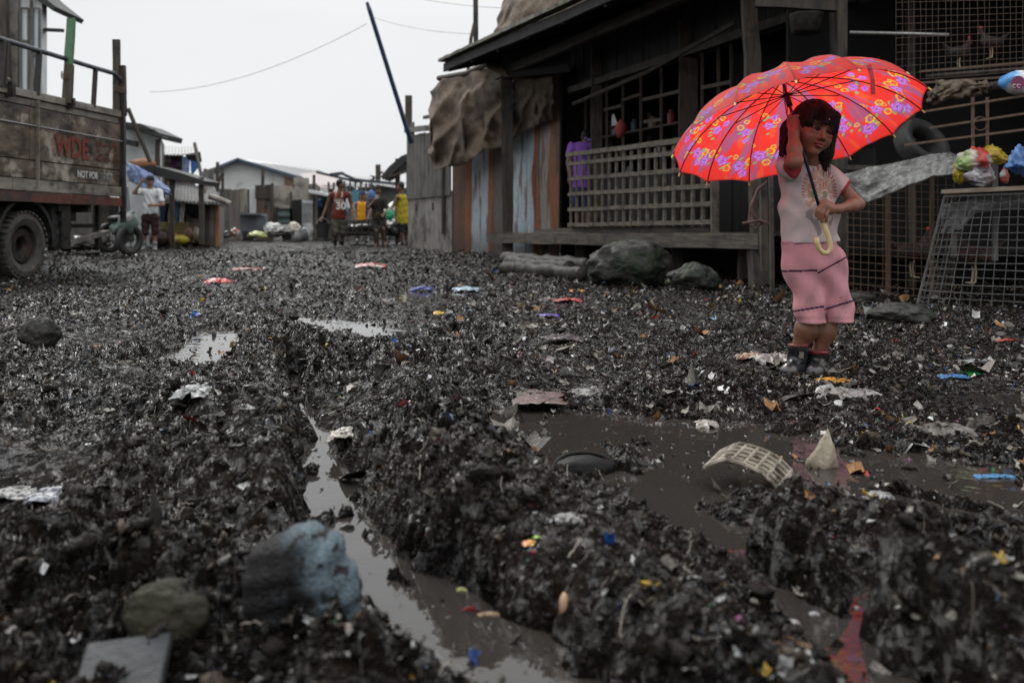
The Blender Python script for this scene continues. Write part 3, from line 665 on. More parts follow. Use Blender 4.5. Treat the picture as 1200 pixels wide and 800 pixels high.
q = MB().lathe([(.42, 0), (.40, .03), (.25, .10), (.06, .16), (.0, .165)], P(597, 82, 17.2), 20, Euler((R(25), R(12), 0)).to_matrix()).build('straw_hat', mat('straw', (.20, .15, .09), (.34, .27, .17), (30, 30, 30), (.7, .9), .4), smooth=True); tag(q, 'wide straw hat hung under the eave beside the first porch post', 'hat')
q = MB()
for i in range(7): q.tube([P(541, 88, 19.0), P(537+i*2, 93+i % 3*2, 19.0), P(533+i*3, 99+(i*5) % 9, 19.0)], .008, 5)
tag(q.build('green_string', solid('green_plastic', (.03, .30, .14), .5)), 'knot of green plastic string tied on the burlap corner', 'string')
# tall thin poles
q = MB().tube([P(558, 75, 19.2), P(557, -40, 19.2)], .05, 7).build('wooden_pole', wood_v); tag(q, 'tall upright wooden pole behind the burlap above the shed', 'pole')
q = MB().tube([P(548, 90, 19.6), P(552, 45, 19.7), P(558, 20, 19.8)], .035, 7).build('wooden_pole', wood_v); tag(q, 'short crooked stick leaning on the tall upright pole', 'pole')
q = MB().tube([P(430, 3, 22), P(433, 12, 22), P(482, 168, 23)], [.035, .05, .055], 8).build('leaning_pole', solid('blue_black_paint', (.02, .035, .07), .4)); tag(q, 'long blue-black pole leaning over the street beside the concrete wall', 'pole')

# concrete block wall between the sheds and the far street
wl = empty('block_wall', 'grey concrete block wall with boarded top at the street corner', 'wall', (-2.5, 24.5, 0))
Wa, Wb = Vector((-2.56, 24.5, 0)), Vector((-1.24, 20.45, 0))
def ww(t, z, o=0): p = Wa.lerp(Wb, t)+Vector((-.95, -.31, 0))*o; return Vector((p.x, p.y, z))
MB().slab([ww(0, -.2), ww(1, -.2), ww(1, 1.25), ww(0, 1.42)], .16, (.95, .31, 0)).build('concrete_base', concrete, wl, bevel=.01)
pb = MB()
for i in range(11):
    a, b = i/11, (i+1)/11-.006; zt = 2.72-.22*a if i > 1 else 3.0
    pb.slab([ww(a, 1.16, .03), ww(b, 1.16, .03), ww(b, zt+random.uniform(-.03, .03)-.45*(a > .55), .03), ww(a, zt-.45*(a > .55), .03)], .03, (.95, .31, 0))
pb.build('upper_boards', mat('grey_plank_wall', (.045, .042, .040), (.11, .104, .097), (10, 10, 1.3), (.7, .9), .5, c3=(.03, .026, .022), c3t=.55), wl)
MB().beam(ww(-.02, 2.86, .03), ww(.52, 2.72, .03), .10, .12, seg=3, wob=.01).build('top_rail', plank_grey, wl)
MB().beam(ww(.02, 2.8), ww(.02, 3.7), .16).build('post', wood_v, wl)
MB().beam(ww(.60, 2.1), ww(.60, 3.25), .08).build('post', wood_v, wl)
MB().beam(ww(.52, 2.95, .1), ww(.75, 2.9, .1), .07).build('batten', wood_v, wl)
for t in (.22, .62): MB().box(ww(t, .95, .005), (.02, .10, .16), (0, 0, R(18))).build('vent_hole', dark, wl)
sb = MB().blob(Vector((0, 0, 0)), .001, 1); 
q = MB().beam(ww(.86, .35, .04), ww(.9, 2.5, .05), .05, .09, seg=4, wob=.01); q.build('strut', wood_v, wl)

# ------------------------------------------------------------------ the hen yard right of the porch
yard = empty('chicken_shed', 'dark open chicken shed with wire cages and clutter beside the porch', 'shed', (3.5, 9, 0))
def yd(px, py, Y): return P(px, py, Y)
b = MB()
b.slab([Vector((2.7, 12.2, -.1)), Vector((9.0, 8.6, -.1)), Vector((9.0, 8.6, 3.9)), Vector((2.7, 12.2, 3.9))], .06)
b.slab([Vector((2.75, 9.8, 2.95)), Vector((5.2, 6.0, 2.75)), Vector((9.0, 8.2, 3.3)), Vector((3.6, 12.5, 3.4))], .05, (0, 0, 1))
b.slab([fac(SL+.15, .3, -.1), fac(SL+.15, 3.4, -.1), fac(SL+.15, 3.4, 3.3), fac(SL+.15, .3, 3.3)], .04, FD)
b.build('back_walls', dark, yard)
for (px, y0_, y1_, Y, w) in ((987, -40, 330, 8.9, .09), (1068, -40, 345, 9.6, .07), (978, 0, 330, 9.3, .05), (905, 190, 342, 8.9, .035), (896, 205, 318, 9.2, .06)):
    MB().beam(P(px, y1_, Y), P(px-2, y0_, Y), w, w, seg=4, wob=.006).build('shed_post', wood_v, yard)
MB().tube([P(996, 38, 8.6), P(1112, 41, 8.2)], .014, 8).build('metal_rail', mat('bare_pipe', (.25, .24, .23), (.38, .37, .35), (20, 20, 20), (.3, .5), .1, metal=.5), yard, smooth=True)
MB().beam(P(885, 3, 9.1), P(990, 8, 8.9), .10, .09, seg=3, wob=.006).build('shed_beam', wood_v, yard)
for (a, b_) in (((1082, 131, 7.7), (1215, 110, 7.0)), ((1090, 150, 7.7), (1215, 131, 7.0)), ((1060, 170, 7.8), (1215, 150, 7.0)), ((1078, 84, 8.4), (1215, 72, 7.8)), ((1040, 100, 8.2), (1215, 88, 7.6))):
    MB().beam(P(*a), P(*b_), .016, .016).build('cage_rail', wirerust, yard)
for px in (1140, 1157): MB().beam(P(px, 172, 7.4), P(px, 114, 7.4), .018, .018).build('cage_upright', wirerust, yard)
ring = MB(); ring.tube([P(1149, 145, 7.35)+Vector((.05*math.cos(a), 0, .05*math.sin(a))) for a in np.linspace(0, 2*math.pi, 17)], .005, 5); ring.build('wire_ring', wirerust, yard)
# upper wire mesh where the birds perch
def wire_grid(name, c00, c10, c11, c01, nu, nv, r, m, parent):
    q = MB(); c00, c10, c11, c01 = [Vector(c) for c in (c00, c10, c11, c01)]
    for i in range(nu+1):
        u = i/nu; a, b = c00.lerp(c10, u), c01.lerp(c11, u); mid = a.lerp(b, .5)+Vector((random.uniform(-.008, .008), random.uniform(-.01, .01), 0)); q.tube([a, mid, b], r, 4, False)
    for j in range(nv+1):
        v = j/nv; a, b = c00.lerp(c01, v), c10.lerp(c11, v); mid = a.lerp(b, .5)+Vector((0, random.uniform(-.01, .01), random.uniform(-.008, .008))); q.tube([a, mid, b], r, 4, False)
    return q.build(name, m, parent)
wire_grid('wire_mesh', P(1050, 95, 8.0), P(1215, 82, 7.5), P(1215, -30, 7.5), P(1050, -30, 8.0), 22, 15, .0016, wirerust, yard)
# the long wire fence at ground level
fe = empty('wire_fence', 'rusty square wire mesh fence between the porch post and the cage', 'fence', (3.0, 8.8, 0))
wire_grid('wire_mesh', P(992, 340, 8.75), P(1118, 350, 8.05), P(1118, 200, 8.05), P(992, 196, 8.75), 14, 17, .0028, wirerust, fe)
for px, Y in ((1040, 8.5), (1092, 8.2)): MB().beam(P(px, 346, Y), P(px, 196, Y), .03, .03).build('fence_post', wirerust, fe)
MB().beam(P(988, 196, 8.75), P(1120, 198, 8.0), .04, .04).build('top_rail', wood_v, fe)
# slanting wire cage with a board on it
cg = empty('wire_cage', 'galvanised wire hen cage with slanting side and board lid', 'cage', (3.5, 7.4, 0))
C0, C1 = P(1075, 357, 7.55), P(1215, 364, 7.0); T0, T1 = P(1107, 230, 7.4), P(1215, 226, 6.9)
wire_grid('wire_mesh', C0, C1, T1, T0, 11, 15, .0030, wiremat, cg)
bk = Vector((.55, .75, 0)); wire_grid('wire_mesh', C0, C0+bk, T0+bk*.8, T0, 6, 15, .0030, wiremat, cg)
MB().beam(C0, T0, .014).build('corner_rod', wiremat, cg); MB().beam(T0, T1, .014).build('top_rod', wiremat, cg)
MB().slab([P(1103, 227, 7.38), P(1215, 222, 6.85), P(1215, 220, 6.85)+bk, P(1103, 225, 7.38)+bk], .03, (0, 0, 1)).build('board_lid', mat('worn_board', (.16, .12, .085), (.30, .24, .18), (8, 8, 30), (.6, .9), .4), cg)
for (px, y0_, y1_) in ((1166, 178, 305), (1118, 235, 300)): MB().beam(P(px, y1_, 7.6), P(px, y0_, 7.5), .035, .03).build('cage_post', plank_grey, cg)
q = drape('plastic_cover', [(1102, 240), (1128, 236), (1140, 232), (1215, 226)], [(1104, 276), (1125, 270), (1142, 250), (1215, 242)], (7.55, 7.2), (7.6, 7.2), solid('cloudy_plastic', (.17, .17, .165), .3), amp=.02, nu=30, nv=12, bulge=.0, thick=.004); tag(q, 'cloudy plastic sheet tucked under the board lid of the cage', 'plastic sheet')
q = drape('grey_cover_sheet', [(985, 205), (1015, 197), (1050, 190), (1085, 182), (1112, 178), (1124, 182)], [(992, 214), (1016, 238), (1040, 228), (1065, 216), (1095, 206), (1124, 203)], (8.2, 7.5), (8.0, 7.3), mossy, amp=.02, nu=70, nv=26, bulge=.05, fold=3, thick=.01); tag(q, 'crumpled grey sheet draped over the top of the wire fence', 'cover sheet')
# tyre on top of the fence clutter
def tyre_mb(c, Rr, w, axis, n=40, tread=0):
    M = Vector((0, 0, 1)).rotation_difference(Vector(axis)).to_matrix(); ri = Rr*.60
    pr = [(ri, -w*.36), (Rr*.80, -w*.5), (Rr*.94, -w*.47), (Rr, -w*.33), (Rr*1.0, 0), (Rr, w*.33), (Rr*.94, w*.47), (Rr*.80, w*.5), (ri, w*.36), (ri*1.03, 0)]
    q = MB().lathe(pr, c, n, M, closed=True)
    if tread:
        for k in range(tread):
            a = 2*math.pi*k/tread
            for sgn in (-1, 1):
                loc = Vector((math.cos(a+.04*sgn)*(Rr+.004), math.sin(a+.04*sgn)*(Rr+.004), sgn*w*.26)); d = M@loc; t = M@Vector((-math.sin(a), math.cos(a), .25*sgn)).normalized(); ax = (M@Vector((0, 0, 1)))
                q.beam(Vector(c)+d-ax*(w*.23), Vector(c)+d+ax*(w*.23)+t*.015, 2*math.pi*Rr/tread*.55, .022, up=(M@Vector((math.cos(a), math.sin(a), 0))))
    return q
q = tyre_mb(P(1080, 170, 8.0), .22, .17, (.35, -.75, .55)).build('old_tyre', rubber, smooth=True); tag(q, 'old black car tyre lying on top of the fence clutter', 'tyre')
q = drape('rolled_sack', [(1088, 108), (1100, 96), (1125, 92), (1145, 97), (1168, 98)], [(1088, 116), (1100, 120), (1125, 112), (1148, 108), (1170, 103)], (7.9, 7.6), (7.8, 7.5), burlap, amp=.05, nu=50, nv=18, bulge=.10, fold=6, thick=.03); tag(q, 'rolled brown sacking resting on the cage rails under the perched hens', 'sack')
def bag(name, px, py, Y, w, h, c, label, seed, patch=None, rough=.35):
    from mathutils import noise as _n
    q = MB().col(c).blob(Vector((0, 0, 0)), 1, 4, .30, (1, .8, 1), seed, 1.5); c0 = P(px, py, Y)
    for i, v in enumerate(q.v):
        p = v+Vector((seed*3.1, 0, 0)); r = -.26*abs(_n.noise(p*2.3))-.20*abs(_n.noise(p*4.7))-.10*abs(_n.noise(p*10))+.12
        v = v*(1+r*1.5); q.v[i] = c0+Vector((v.x*w, v.y*w, v.z*h*(.75 if v.z < 0 else 1)))
    if patch:
        for i, v in enumerate(q.v):
            n_ = float(gnoise(v.x*9+seed, v.z*9, seed))
            if n_ > .12: q.c[i] = patch[0]
            elif n_ < -.28 and len(patch) > 1: q.c[i] = patch[1]
    o = q.build(name, vmat('bag_plastic', rough=rough, bump=.8, bscale=25, var=.25), smooth=True, vcol=True); tag(o, label, 'bag'); return o
bag('plastic_bag', 1142, 190, 7.25, .13, .10, (.45, .40, .34), 'crumpled printed plastic bag with red edge on the yellow bag', 3, [(.40, .04, .03), (.25, .33, .12)])
bag('plastic_bag', 1163, 184, 7.35, .11, .07, (.42, .30, .02), 'bright yellow plastic bag behind the clear plastic bundle', 5)
bag('plastic_bag', 1125, 203, 7.3, .05, .09, (.34, .27, .02), 'narrow yellow plastic bag hanging at the end of the grey sheet', 6)
bag('plastic_bag', 1150, 208, 7.2, .10, .08, (.22, .19, .20), 'clear plastic bundle full of dark rags above the cage', 7, [(.45, .44, .46), (.08, .06, .07)], .2)
bag('plastic_bag', 1198, 190, 7.0, .09, .12, (.02, .07, .2), 'blue plastic bag hanging above the cage board', 9, [(.10, .22, .5)])
bag('plastic_bag', 1177, 208, 7.2, .03, .06, (.35, .08, .05), 'small red and white wrapper hanging next to the blue bag', 10, [(.5, .5, .5)])
# the printed sack at the frame's edge
sk = empty('printed_sack', 'white and blue feed sack with a maroon patch on the cage rails', 'sack', P(1195, 98, 7.1))
q = MB().col((.60, .62, .64)); 
n0 = len(q.v); q.blob(P(1196, 97, 7.1), 1, 3, .18, (.15, .09, .085), 12, 1.3)
for i in range(n0, len(q.v)):
    v = q.v[i]; d = (v-P(1196, 97, 7.1))
    if d.x < -.085+d.z*.6: q.c[i] = (.06, .25, .55)
q.build('sack_body', vmat('bag_plastic'), sk, smooth=True, vcol=True)
MB().lathe([(.0, 0), (.048, .0), (.048, .004), (.0, .004)], P(1193, 97, 6.985), 20, Euler((R(90), 0, 0)).to_matrix()).build('maroon_patch', solid('maroon_print', (.18, .02, .08), .5), sk)
for i in range(2): MB().tube([P(1189+i*5, 101, 6.97)+Vector((.012*math.cos(a), 0, .012*math.sin(a))) for a in np.linspace(.5, 5.2, 9)], .003, 5).build('white_letter', white, sk)
# rope on the corner post
rp = MB(); rp.tube([P(899, 213, 9.0), P(888, 222, 9.0), P(879, 245, 9.0), P(886, 256, 8.98), P(893, 262, 9.0), P(885, 268, 9.0), P(877, 262, 9.0), P(880, 240, 9.05), P(890, 220, 9.0)], .012, 6)
rp.tube([P(870, 262, 9.0), P(890, 258, 8.98), P(906, 264, 8.9)], .014, 6); tag(rp.build('rope', solid('brown_rope', (.10, .05, .04), .8), smooth=True), 'knotted brown rope hanging by the corner post of the porch', 'rope')
q = MB().lathe([(.10, 0), (.135, .02), (.15, .16), (.155, .17), (.155, .18)], P(945, 40, 9.0), 16).build('hanging_pot', darkmetal, smooth=True); tag(q, 'dark pot on the beam above the umbrella', 'pot')

# rocks, logs and stones in front of the porch
def rock(px, py, w, h, sd, label, sq=.8, m=None, cat='rock', name='boulder'):
    g = GP(px, py); o = MB().blob(Vector((g.x, g.y+w*.3, g.z+h*.42))  , 1, 5, .20, (w/2, w/2*sq, h*.56), sd, 1.6, oct_=6).build(name, m or rockmat, smooth=True); tag(o, label, cat); return o
rock(742, 337, .84, .44, 3, 'large mossy dark boulder under the lattice rail of the porch')
rock(818, 341, .46, .24, 5, 'smaller grey boulder next to the mossy one by the porch')
rock(1066, 384, .42, .14, 8, 'low flat stone half sunk in mud before the wire fence')
rock(1010, 356, .30, .09, 11, 'small stone in the mud close behind the girl')
rock(40, 410, .20, .15, 13, 'dark broken stone standing in the mud before the truck wheel', .5)
for (a, b_, r, lab) in (((592, 305, 14.6), (690, 318, 12.4), .10, 'pale brown log at the back of the log pile'), ((596, 313, 13.4), (668, 323, 11.6), .10, 'wet grey log in the middle of the log pile'), ((592, 322, 12.0), (684, 330, 10.6), .085, 'shiny black log at the front of the log pile')):
    A, B = P(*a), P(*b_); pts = [A.lerp(B, t)+Vector((0, 0, .02*math.sin(t*7))) for t in np.linspace(0, 1, 36)]
    for p in pts: p.z = .5*gz(p.x, p.y)+r*.75
    qq = MB().tube(pts, [r*random.uniform(.88, 1.1) for _ in pts], 26)
    for vv in qq.v: vv += Vector((0, 0, .006*float(gnoise(vv.x*3, vv.y*3+vv.z*30, 3))+.003*float(gnoise(vv.x*8, vv.z*60+vv.y*3, 4))))
    o = qq.build('log', mat('wet_bark', (.012, .0105, .009), (.050, .045, .040), (10, 10, 10), (.5, .8), .6, spec=.25), smooth=True); tag(o, lab, 'log', 'logs in front of the porch')
# ------------------------------------------------------------------ figures are grown from a distance field and meshed as one surface
class Vol:
    def __init__(s, lo, hi, h):
        s.lo = np.array(lo, np.float32); s.h = h; s.n = np.ceil((np.array(hi)-s.lo)/h).astype(int)+1
        s.D = np.full(tuple(s.n), 1.0, np.float32)
    def _sub(s, lo, hi):
        a = np.clip(np.floor((np.array(lo)-s.lo)/s.h).astype(int), 0, s.n-1); b = np.clip(np.ceil((np.array(hi)-s.lo)/s.h).astype(int)+1, 1, s.n)
        ax = [s.lo[i]+s.h*np.arange(a[i], b[i], dtype=np.float32) for i in range(3)]
        return (slice(a[0], b[0]), slice(a[1], b[1]), slice(a[2], b[2])), ax[0][:, None, None], ax[1][None, :, None], ax[2][None, None, :]
    def mix(s, sl, d, k, sub=False):
        D = s.D[sl]
        if sub:
            d = -d; h = np.maximum(k-np.abs(D-d), 0)/max(k, 1e-6); s.D[sl] = np.maximum(D, d)+h*h*k*.25
        else:
            h = np.maximum(k-np.abs(D-d), 0)/max(k, 1e-6); s.D[sl] = np.minimum(D, d)-h*h*k*.25
    def cone(s, a, b, ra, rb=None, k=.02, sub=False, ys=1.0):
        rb = ra if rb is None else rb; a = np.array(a, np.float32); b = np.array(b, np.float32); m = max(ra, rb)+k+2*s.h
        m = m*max(1, 1/ys)
        sl, x, y, z = s._sub(np.minimum(a, b)-m, np.maximum(a, b)+m); ba = b-a; q = float(ba@ba)+1e-9
        t = np.clip(((x-a[0])*ba[0]+(y-a[1])*ba[1]+(z-a[2])*ba[2])/q, 0, 1)
        d = np.sqrt((x-a[0]-t*ba[0])**2+((y-a[1]-t*ba[1])*ys)**2+(z-a[2]-t*ba[2])**2)-(ra+(rb-ra)*t)
        s.mix(sl, d, k, sub); return s
    def ell(s, c, r, k=.015, M=None, sub=False):
        c = np.array(c, np.float32); m = max(r)+k+2*s.h; sl, x, y, z = s._sub(c-m, c+m); x, y, z = x-c[0], y-c[1], z-c[2]
        if M is not None: x, y, z = (M[0][0]*x+M[1][0]*y+M[2][0]*z), (M[0][1]*x+M[1][1]*y+M[2][1]*z), (M[0][2]*x+M[1][2]*y+M[2][2]*z)
        k0 = np.sqrt((x/r[0])**2+(y/r[1])**2+(z/r[2])**2); k1 = np.sqrt((x/r[0]**2)**2+(y/r[1]**2)**2+(z/r[2]**2)**2)+1e-6
        s.mix(sl, k0*(k0-1)/k1, k, sub); return s
    def plane(s, p, n, k=.0, box=None):
        """cut away what lies on the side n points to"""
        n = np.array(n, np.float32); n /= np.linalg.norm(n); sl, x, y, z = s._sub(*(box or (s.lo, s.lo+s.h*s.n)))
        d = -((x-p[0])*n[0]+(y-p[1])*n[1]+(z-p[2])*n[2]); s.mix(sl, d, k, True); return s
    def noise(s, fn):
        sl, x, y, z = s._sub(s.lo, s.lo+s.h*s.n); s.D += fn(x, y, z); return s
    def mesh(s):
        D = s.D; D[0] = 1; D[-1] = 1; D[:, 0] = 1; D[:, -1] = 1; D[:, :, 0] = 1; D[:, :, -1] = 1
        I = D < 0; nx, ny, nz_ = [q-1 for q in D.shape]
        cnt = np.zeros((nx, ny, nz_), np.uint8); cs = [(i, j, k) for i in (0, 1) for j in (0, 1) for k in (0, 1)]
        for i, j, k in cs: cnt += I[i:i+nx, j:j+ny, k:k+nz_]
        act = np.argwhere((cnt > 0) & (cnt < 8)); idx = np.full((nx, ny, nz_), -1, np.int32); idx[tuple(act.T)] = np.arange(len(act))
        C = {c: D[act[:, 0]+c[0], act[:, 1]+c[1], act[:, 2]+c[2]] for c in cs}
        S = np.zeros((len(act), 3), np.float32); W = np.zeros((len(act), 1), np.float32)
        for a in cs:
            for ax in range(3):
                if a[ax]: continue
                b = list(a); b[ax] = 1; b = tuple(b); da, db = C[a], C[b]; cr = (da < 0) != (db < 0)
                t = np.where(cr, da/(da-db+1e-12), 0)
                p = np.array(a, np.float32)[None]+t[:, None]*np.eye(3, dtype=np.float32)[ax][None]
                S += p*cr[:, None]; W += cr[:, None]
        V = (act+S/np.maximum(W, 1))*s.h+s.lo; Q = []
        for ax in range(3):
            o1, o2 = [(1, 2), (2, 0), (0, 1)][ax]
            a = np.moveaxis(I, ax, 0)
            sl0 = [slice(0, -1) if i == ax else slice(1, -1) for i in range(3)]; sl1 = [slice(1, None) if i == ax else slice(1, -1) for i in range(3)]
            A, B = I[tuple(sl0)], I[tuple(sl1)]; e = np.argwhere(A != B)
            if not len(e): continue
            st = A[tuple(e.T)]; off = np.ones(3, int); off[ax] = 0; e = e+off
            d1 = np.zeros(3, int); d1[o1] = 1; d2 = np.zeros(3, int); d2[o2] = 1
            g = lambda q: idx[tuple(q.T)]
            q = np.stack([g(e), g(e-d1), g(e-d1-d2), g(e-d2)], 1); q[~st] = q[~st][:, ::-1]; Q.append(q)
        Q = np.concatenate(Q); Q = Q[(Q >= 0).all(1)]
        return V, Q
def vol_obj(name, vol, m, parent=None, colfn=None, col=None):
    V, Q = vol.mesh(); C = None
    if colfn is not None: C = colfn(V)
    elif col is not None: C = np.tile(np.array(col, np.float32), (len(V), 1))
    me = np_mesh(name, V, Q[:, ::-1], C)
    return link_mesh(name, me, m, parent, True)
cloth = vmat('cloth', rough=.85, bump=.25, bscale=240, var=.06, spec=.2)
skin = vmat('skin', rough=.48, bump=.05, bscale=60, var=.08, spec=.45)
hairm = vmat('hair', rough=.5, bump=.5, bscale=160, var=.3, spec=.22)
gloss = vmat('boot_rubber', rough=.25, bump=.1, bscale=40, var=.3, spec=.6)

def figure(j, Y, label, skincol, shirt, pants, boots=None, hair=(.012, .010, .010), sleeve=.45, plen=.55, cap=None, scale=1.0, h=.010, face='camera', shirt_fn=None, group=None, hem_py=None):
    """a grown person; j gives each joint as (px, py, dY) on the photograph at distance Y"""
    g = {k: np.array(P(v[0], v[1], Y+(v[2] if len(v) > 2 else 0))) for k, v in j.items()}
    S = scale; pts = np.array(list(g.values())); lo = pts.min(0)-.20*S; hi = pts.max(0)+.20*S
    feet = (g['anL']+g['anR'])/2; root = empty('person', label, 'person', (float(feet[0]), float(feet[1]), float(min(g['anL'][2], g['anR'][2]))-.06), group)
    v = Vol(lo, hi, h); hd = g['head']; fy = {'camera': np.array([0, -1, 0]), 'away': np.array([0, 1, 0]), 'left': np.array([-1, 0, 0]), 'right': np.array([1, 0, 0]), 'half': np.array([-.6, -.8, 0])}[face]
    def legs(v, kk, a=1.0, b=1.0):
        for s in 'LR':
            v.cone(g['hip'+s], g['kn'+s], .085*S*a, .056*S*a, .03); v.cone(g['kn'+s], g['an'+s], .054*S*b, .036*S*b, .02)
    mid = (g['shL']+g['shR'])/2; pel = (g['hipL']+g['hipR'])/2
    # body
    v.ell(hd, (.075*S, .092*S, .112*S), .01); v.ell(hd+fy*.03*S+np.array([0, 0, -.055*S]), (.055*S, .06*S, .06*S), .03)
    v.cone(hd+fy*.085*S+np.array([0, 0, .01]), hd+fy*.10*S+np.array([0, 0, -.025*S]), .010*S, .016*S, .015)
    side = np.cross(fy, [0, 0, 1.])
    for q in (-1, 1): v.ell(hd+side*q*.078*S, (.012*S, .02*S, .03*S), .01)
    v.cone(hd+np.array([0, 0, -.07*S]), mid+np.array([0, 0, -.02]), .05*S, .06*S, .03)
    v.cone(g['shL'], g['shR'], .062*S, .062*S, .03); v.cone(mid+np.array([0, 0, -.1*S]), pel+np.array([0, 0, .12*S]), .13*S, .12*S, .04, ys=1.25); v.cone(pel, pel+np.array([0, 0, .1*S]), .135*S, .12*S, .04, ys=1.2)
    legs(v, 1)
    for s in 'LR':
        v.cone(g['sh'+s], g['el'+s], .052*S, .040*S, .02); v.cone(g['el'+s], g['ha'+s], .040*S, .026*S, .015)
        d = g['ha'+s]-g['el'+s]; d /= np.linalg.norm(d)+1e-6; c = g['ha'+s]+d*.04*S; v.ell(c, (.034*S, .034*S, .034*S), .015)
        o = np.cross(d, [0, 1, 0]); o /= np.linalg.norm(o)+1e-6
        for i in range(4):
            b0 = c+o*(i-1.5)*.019*S+d*.02*S; b1 = b0+d*(.042-.006*abs(i-1.2))*S; v.cone(b0, b1, .0105*S, .009*S, .004); v.cone(b1, b1+d*.02*S+np.array([0, -.018*S, -.006]), .009*S, .008*S, .003)
        v.cone(c-o*.02*S, c-o*.05*S+d*.02*S, .012*S, .010*S, .006)
        v.cone(g['an'+s], g['to'+s], .040*S, .030*S, .02)
    vol_obj('body', v, skin, root, col=skincol)
    # shirt
    t = Vol(lo, hi, h); hem = g.get('hem', pel+np.array([0, 0, .02]))
    t.cone(g['shL'], g['shR'], .075*S, .075*S, .03); t.cone(mid+np.array([0, 0, -.08*S]), hem+np.array([0, 0, .05]), .152*S, .158*S, .05, ys=1.2); t.cone(hem+np.array([0, 0, .1]), hem+np.array([0, 0, -.05]), .155*S, .165*S, .04, ys=1.2)
    if sleeve > 0:
        for s in 'LR': e = g['sh'+s]+(g['el'+s]-g['sh'+s])*sleeve*1.6; t.cone(g['sh'+s], e, .068*S, .066*S, .03); t.ell(e+(g['el'+s]-g['sh'+s])*.35, (.085*S,)*3, .004, sub=True)
    else:
        for s in 'LR': d = g['sh'+s]-mid; t.ell(g['sh'+s]+d*.35+np.array([0, 0, -.02]), (.075*S, .12*S, .13*S), .01, sub=True)
    t.ell(hd+np.array([0, 0, -.10*S])+fy*.02, (.078*S, .09*S, .09*S), .01, sub=True)
    t.plane(hem+np.array([0, 0, -.03*S]), (0, 0, -1)); t.noise(lambda x, y, z: .005*np.sin(z*38+x*22+3*np.sin(x*17))+.004*np.sin(x*60+z*20))
    vol_obj('shirt', t, cloth, root, colfn=(lambda V: shirt_fn(V, g, S)) if shirt_fn else None, col=shirt)
    # trousers
    t = Vol(lo, hi, h); t.cone(pel, pel+np.array([0, 0, .10*S]), .15*S, .135*S, .03, ys=1.2)
    for s in 'LR': t.cone(g['hip'+s], g['kn'+s], .105*S, .078*S, .03); t.cone(g['kn'+s], g['an'+s], .078*S, .058*S, .02)
    for s in 'LR':
        a, b, c = g['hip'+s], g['kn'+s], g['an'+s]
        if plen < .5: e = a+(b-a)*plen*2; d = b-a
        else: e = b+(c-b)*(plen-.5)*2; d = c-b
        rest = c+d*.2; m = (e+rest)/2+d/np.linalg.norm(d)*.0; L_ = np.linalg.norm(rest-e)
        t.cone(e+d/np.linalg.norm(d)*.09*S, c+d/np.linalg.norm(d)*.1, .09*S, .10*S, .004, sub=True)
    t.noise(lambda x, y, z: .005*np.sin(z*45+x*20)); vol_obj('trousers', t, cloth, root, col=pants)
    if boots is not None:
        for s in 'LR':
            t = Vol(np.minimum(np.minimum(g['an'+s], g['to'+s]), g['kn'+s])-.12*S, np.maximum(np.maximum(g['an'+s], g['to'+s]), g['kn'+s])+.12*S, h)
            m = g['kn'+s]*.35+g['an'+s]*.65 if boots[1] else g['an'+s]+np.array([0, 0, .03])
            t.cone(m, g['an'+s], .060*S, .052*S, .02); t.cone(g['an'+s], g['to'+s], .052*S, .042*S, .02); vol_obj('boot', t, gloss, root, col=boots[0])
    # hair or cap
    t = Vol(hd-.2*S, hd+.2*S, h*.8); t.ell(hd-fy*.014*S+np.array([0, 0, .022*S]), (.085*S, .10*S, .104*S), .01)
    t.ell(hd+fy*.085*S+np.array([0, 0, -.045*S]), (.07*S, .07*S, .095*S), .01, sub=True); t.plane(hd+np.array([0, 0, -.045*S]), (0, 0, -1))
    vol_obj('hair', t, hairm, root, col=hair)
    if cap is not None:
        t = Vol(hd-.26*S, hd+.26*S, h*.8); t.ell(hd+np.array([0, 0, .05*S]), (.093*S, .106*S, .085*S), .01); t.plane(hd+np.array([0, 0, .032*S]), (0, 0, -1))
        t.ell(hd+fy*.12*S+np.array([0, 0, .042*S]), (.062*S, .065*S, .010*S), .01); vol_obj('cap', t, cloth, root, col=cap)
    if face != 'away':
        e = MB()
        for q in (-1, 1): e.blob(Vector(hd+fy*.083*S+side*q*.03*S+np.array([0, 0, .005*S])), 1, 1, 0, (.011*S, .008*S, .006*S))
        e.build('eyes', solid('dark_eye', (.01, .008, .007), .3), root)
    return root

# ------------------------------------------------------------------ the lorry
TD = Vector((.154, 1, 0)).normalized(); TN = Vector((-TD.y, TD.x, 0)); T0 = Vector((-5.39, 11.1, 0))
def tk(s, o, z): p = T0+TD*s+TN*o; return Vector((p.x, p.y, z-.012*s+.03))
def ts(px, o=0.0):
    k = (px-600)/F; a = T0+TN*o; return (k*a.y-a.x)/(TD.x-k*TD.y)
lorry_wood = mat('lorry_boards', (.018, .013, .010), (.165, .122, .090), (2.6, 2.6, 5.5), (.5, .85), .5, c3=(.34, .30, .25), c3t=.58, c3scale=3.2, contrast=(.38, .66))
lorry_pale = mat('lorry_pale_boards', (.09, .08, .068), (.27, .24, .205), (2.5, 2.5, 9), (.5, .85), .4, c3=(.05, .045, .04), c3t=.58, c3scale=3)
lr = empty('old_truck', 'old grey wooden-sided truck with faded red plate letters', 'truck', tk(0, 1, 0))
sE = ts(141); s00 = -4.5
zs = [.93, 1.07, 1.28, 1.66, 1.88, 1.965, 2.06]
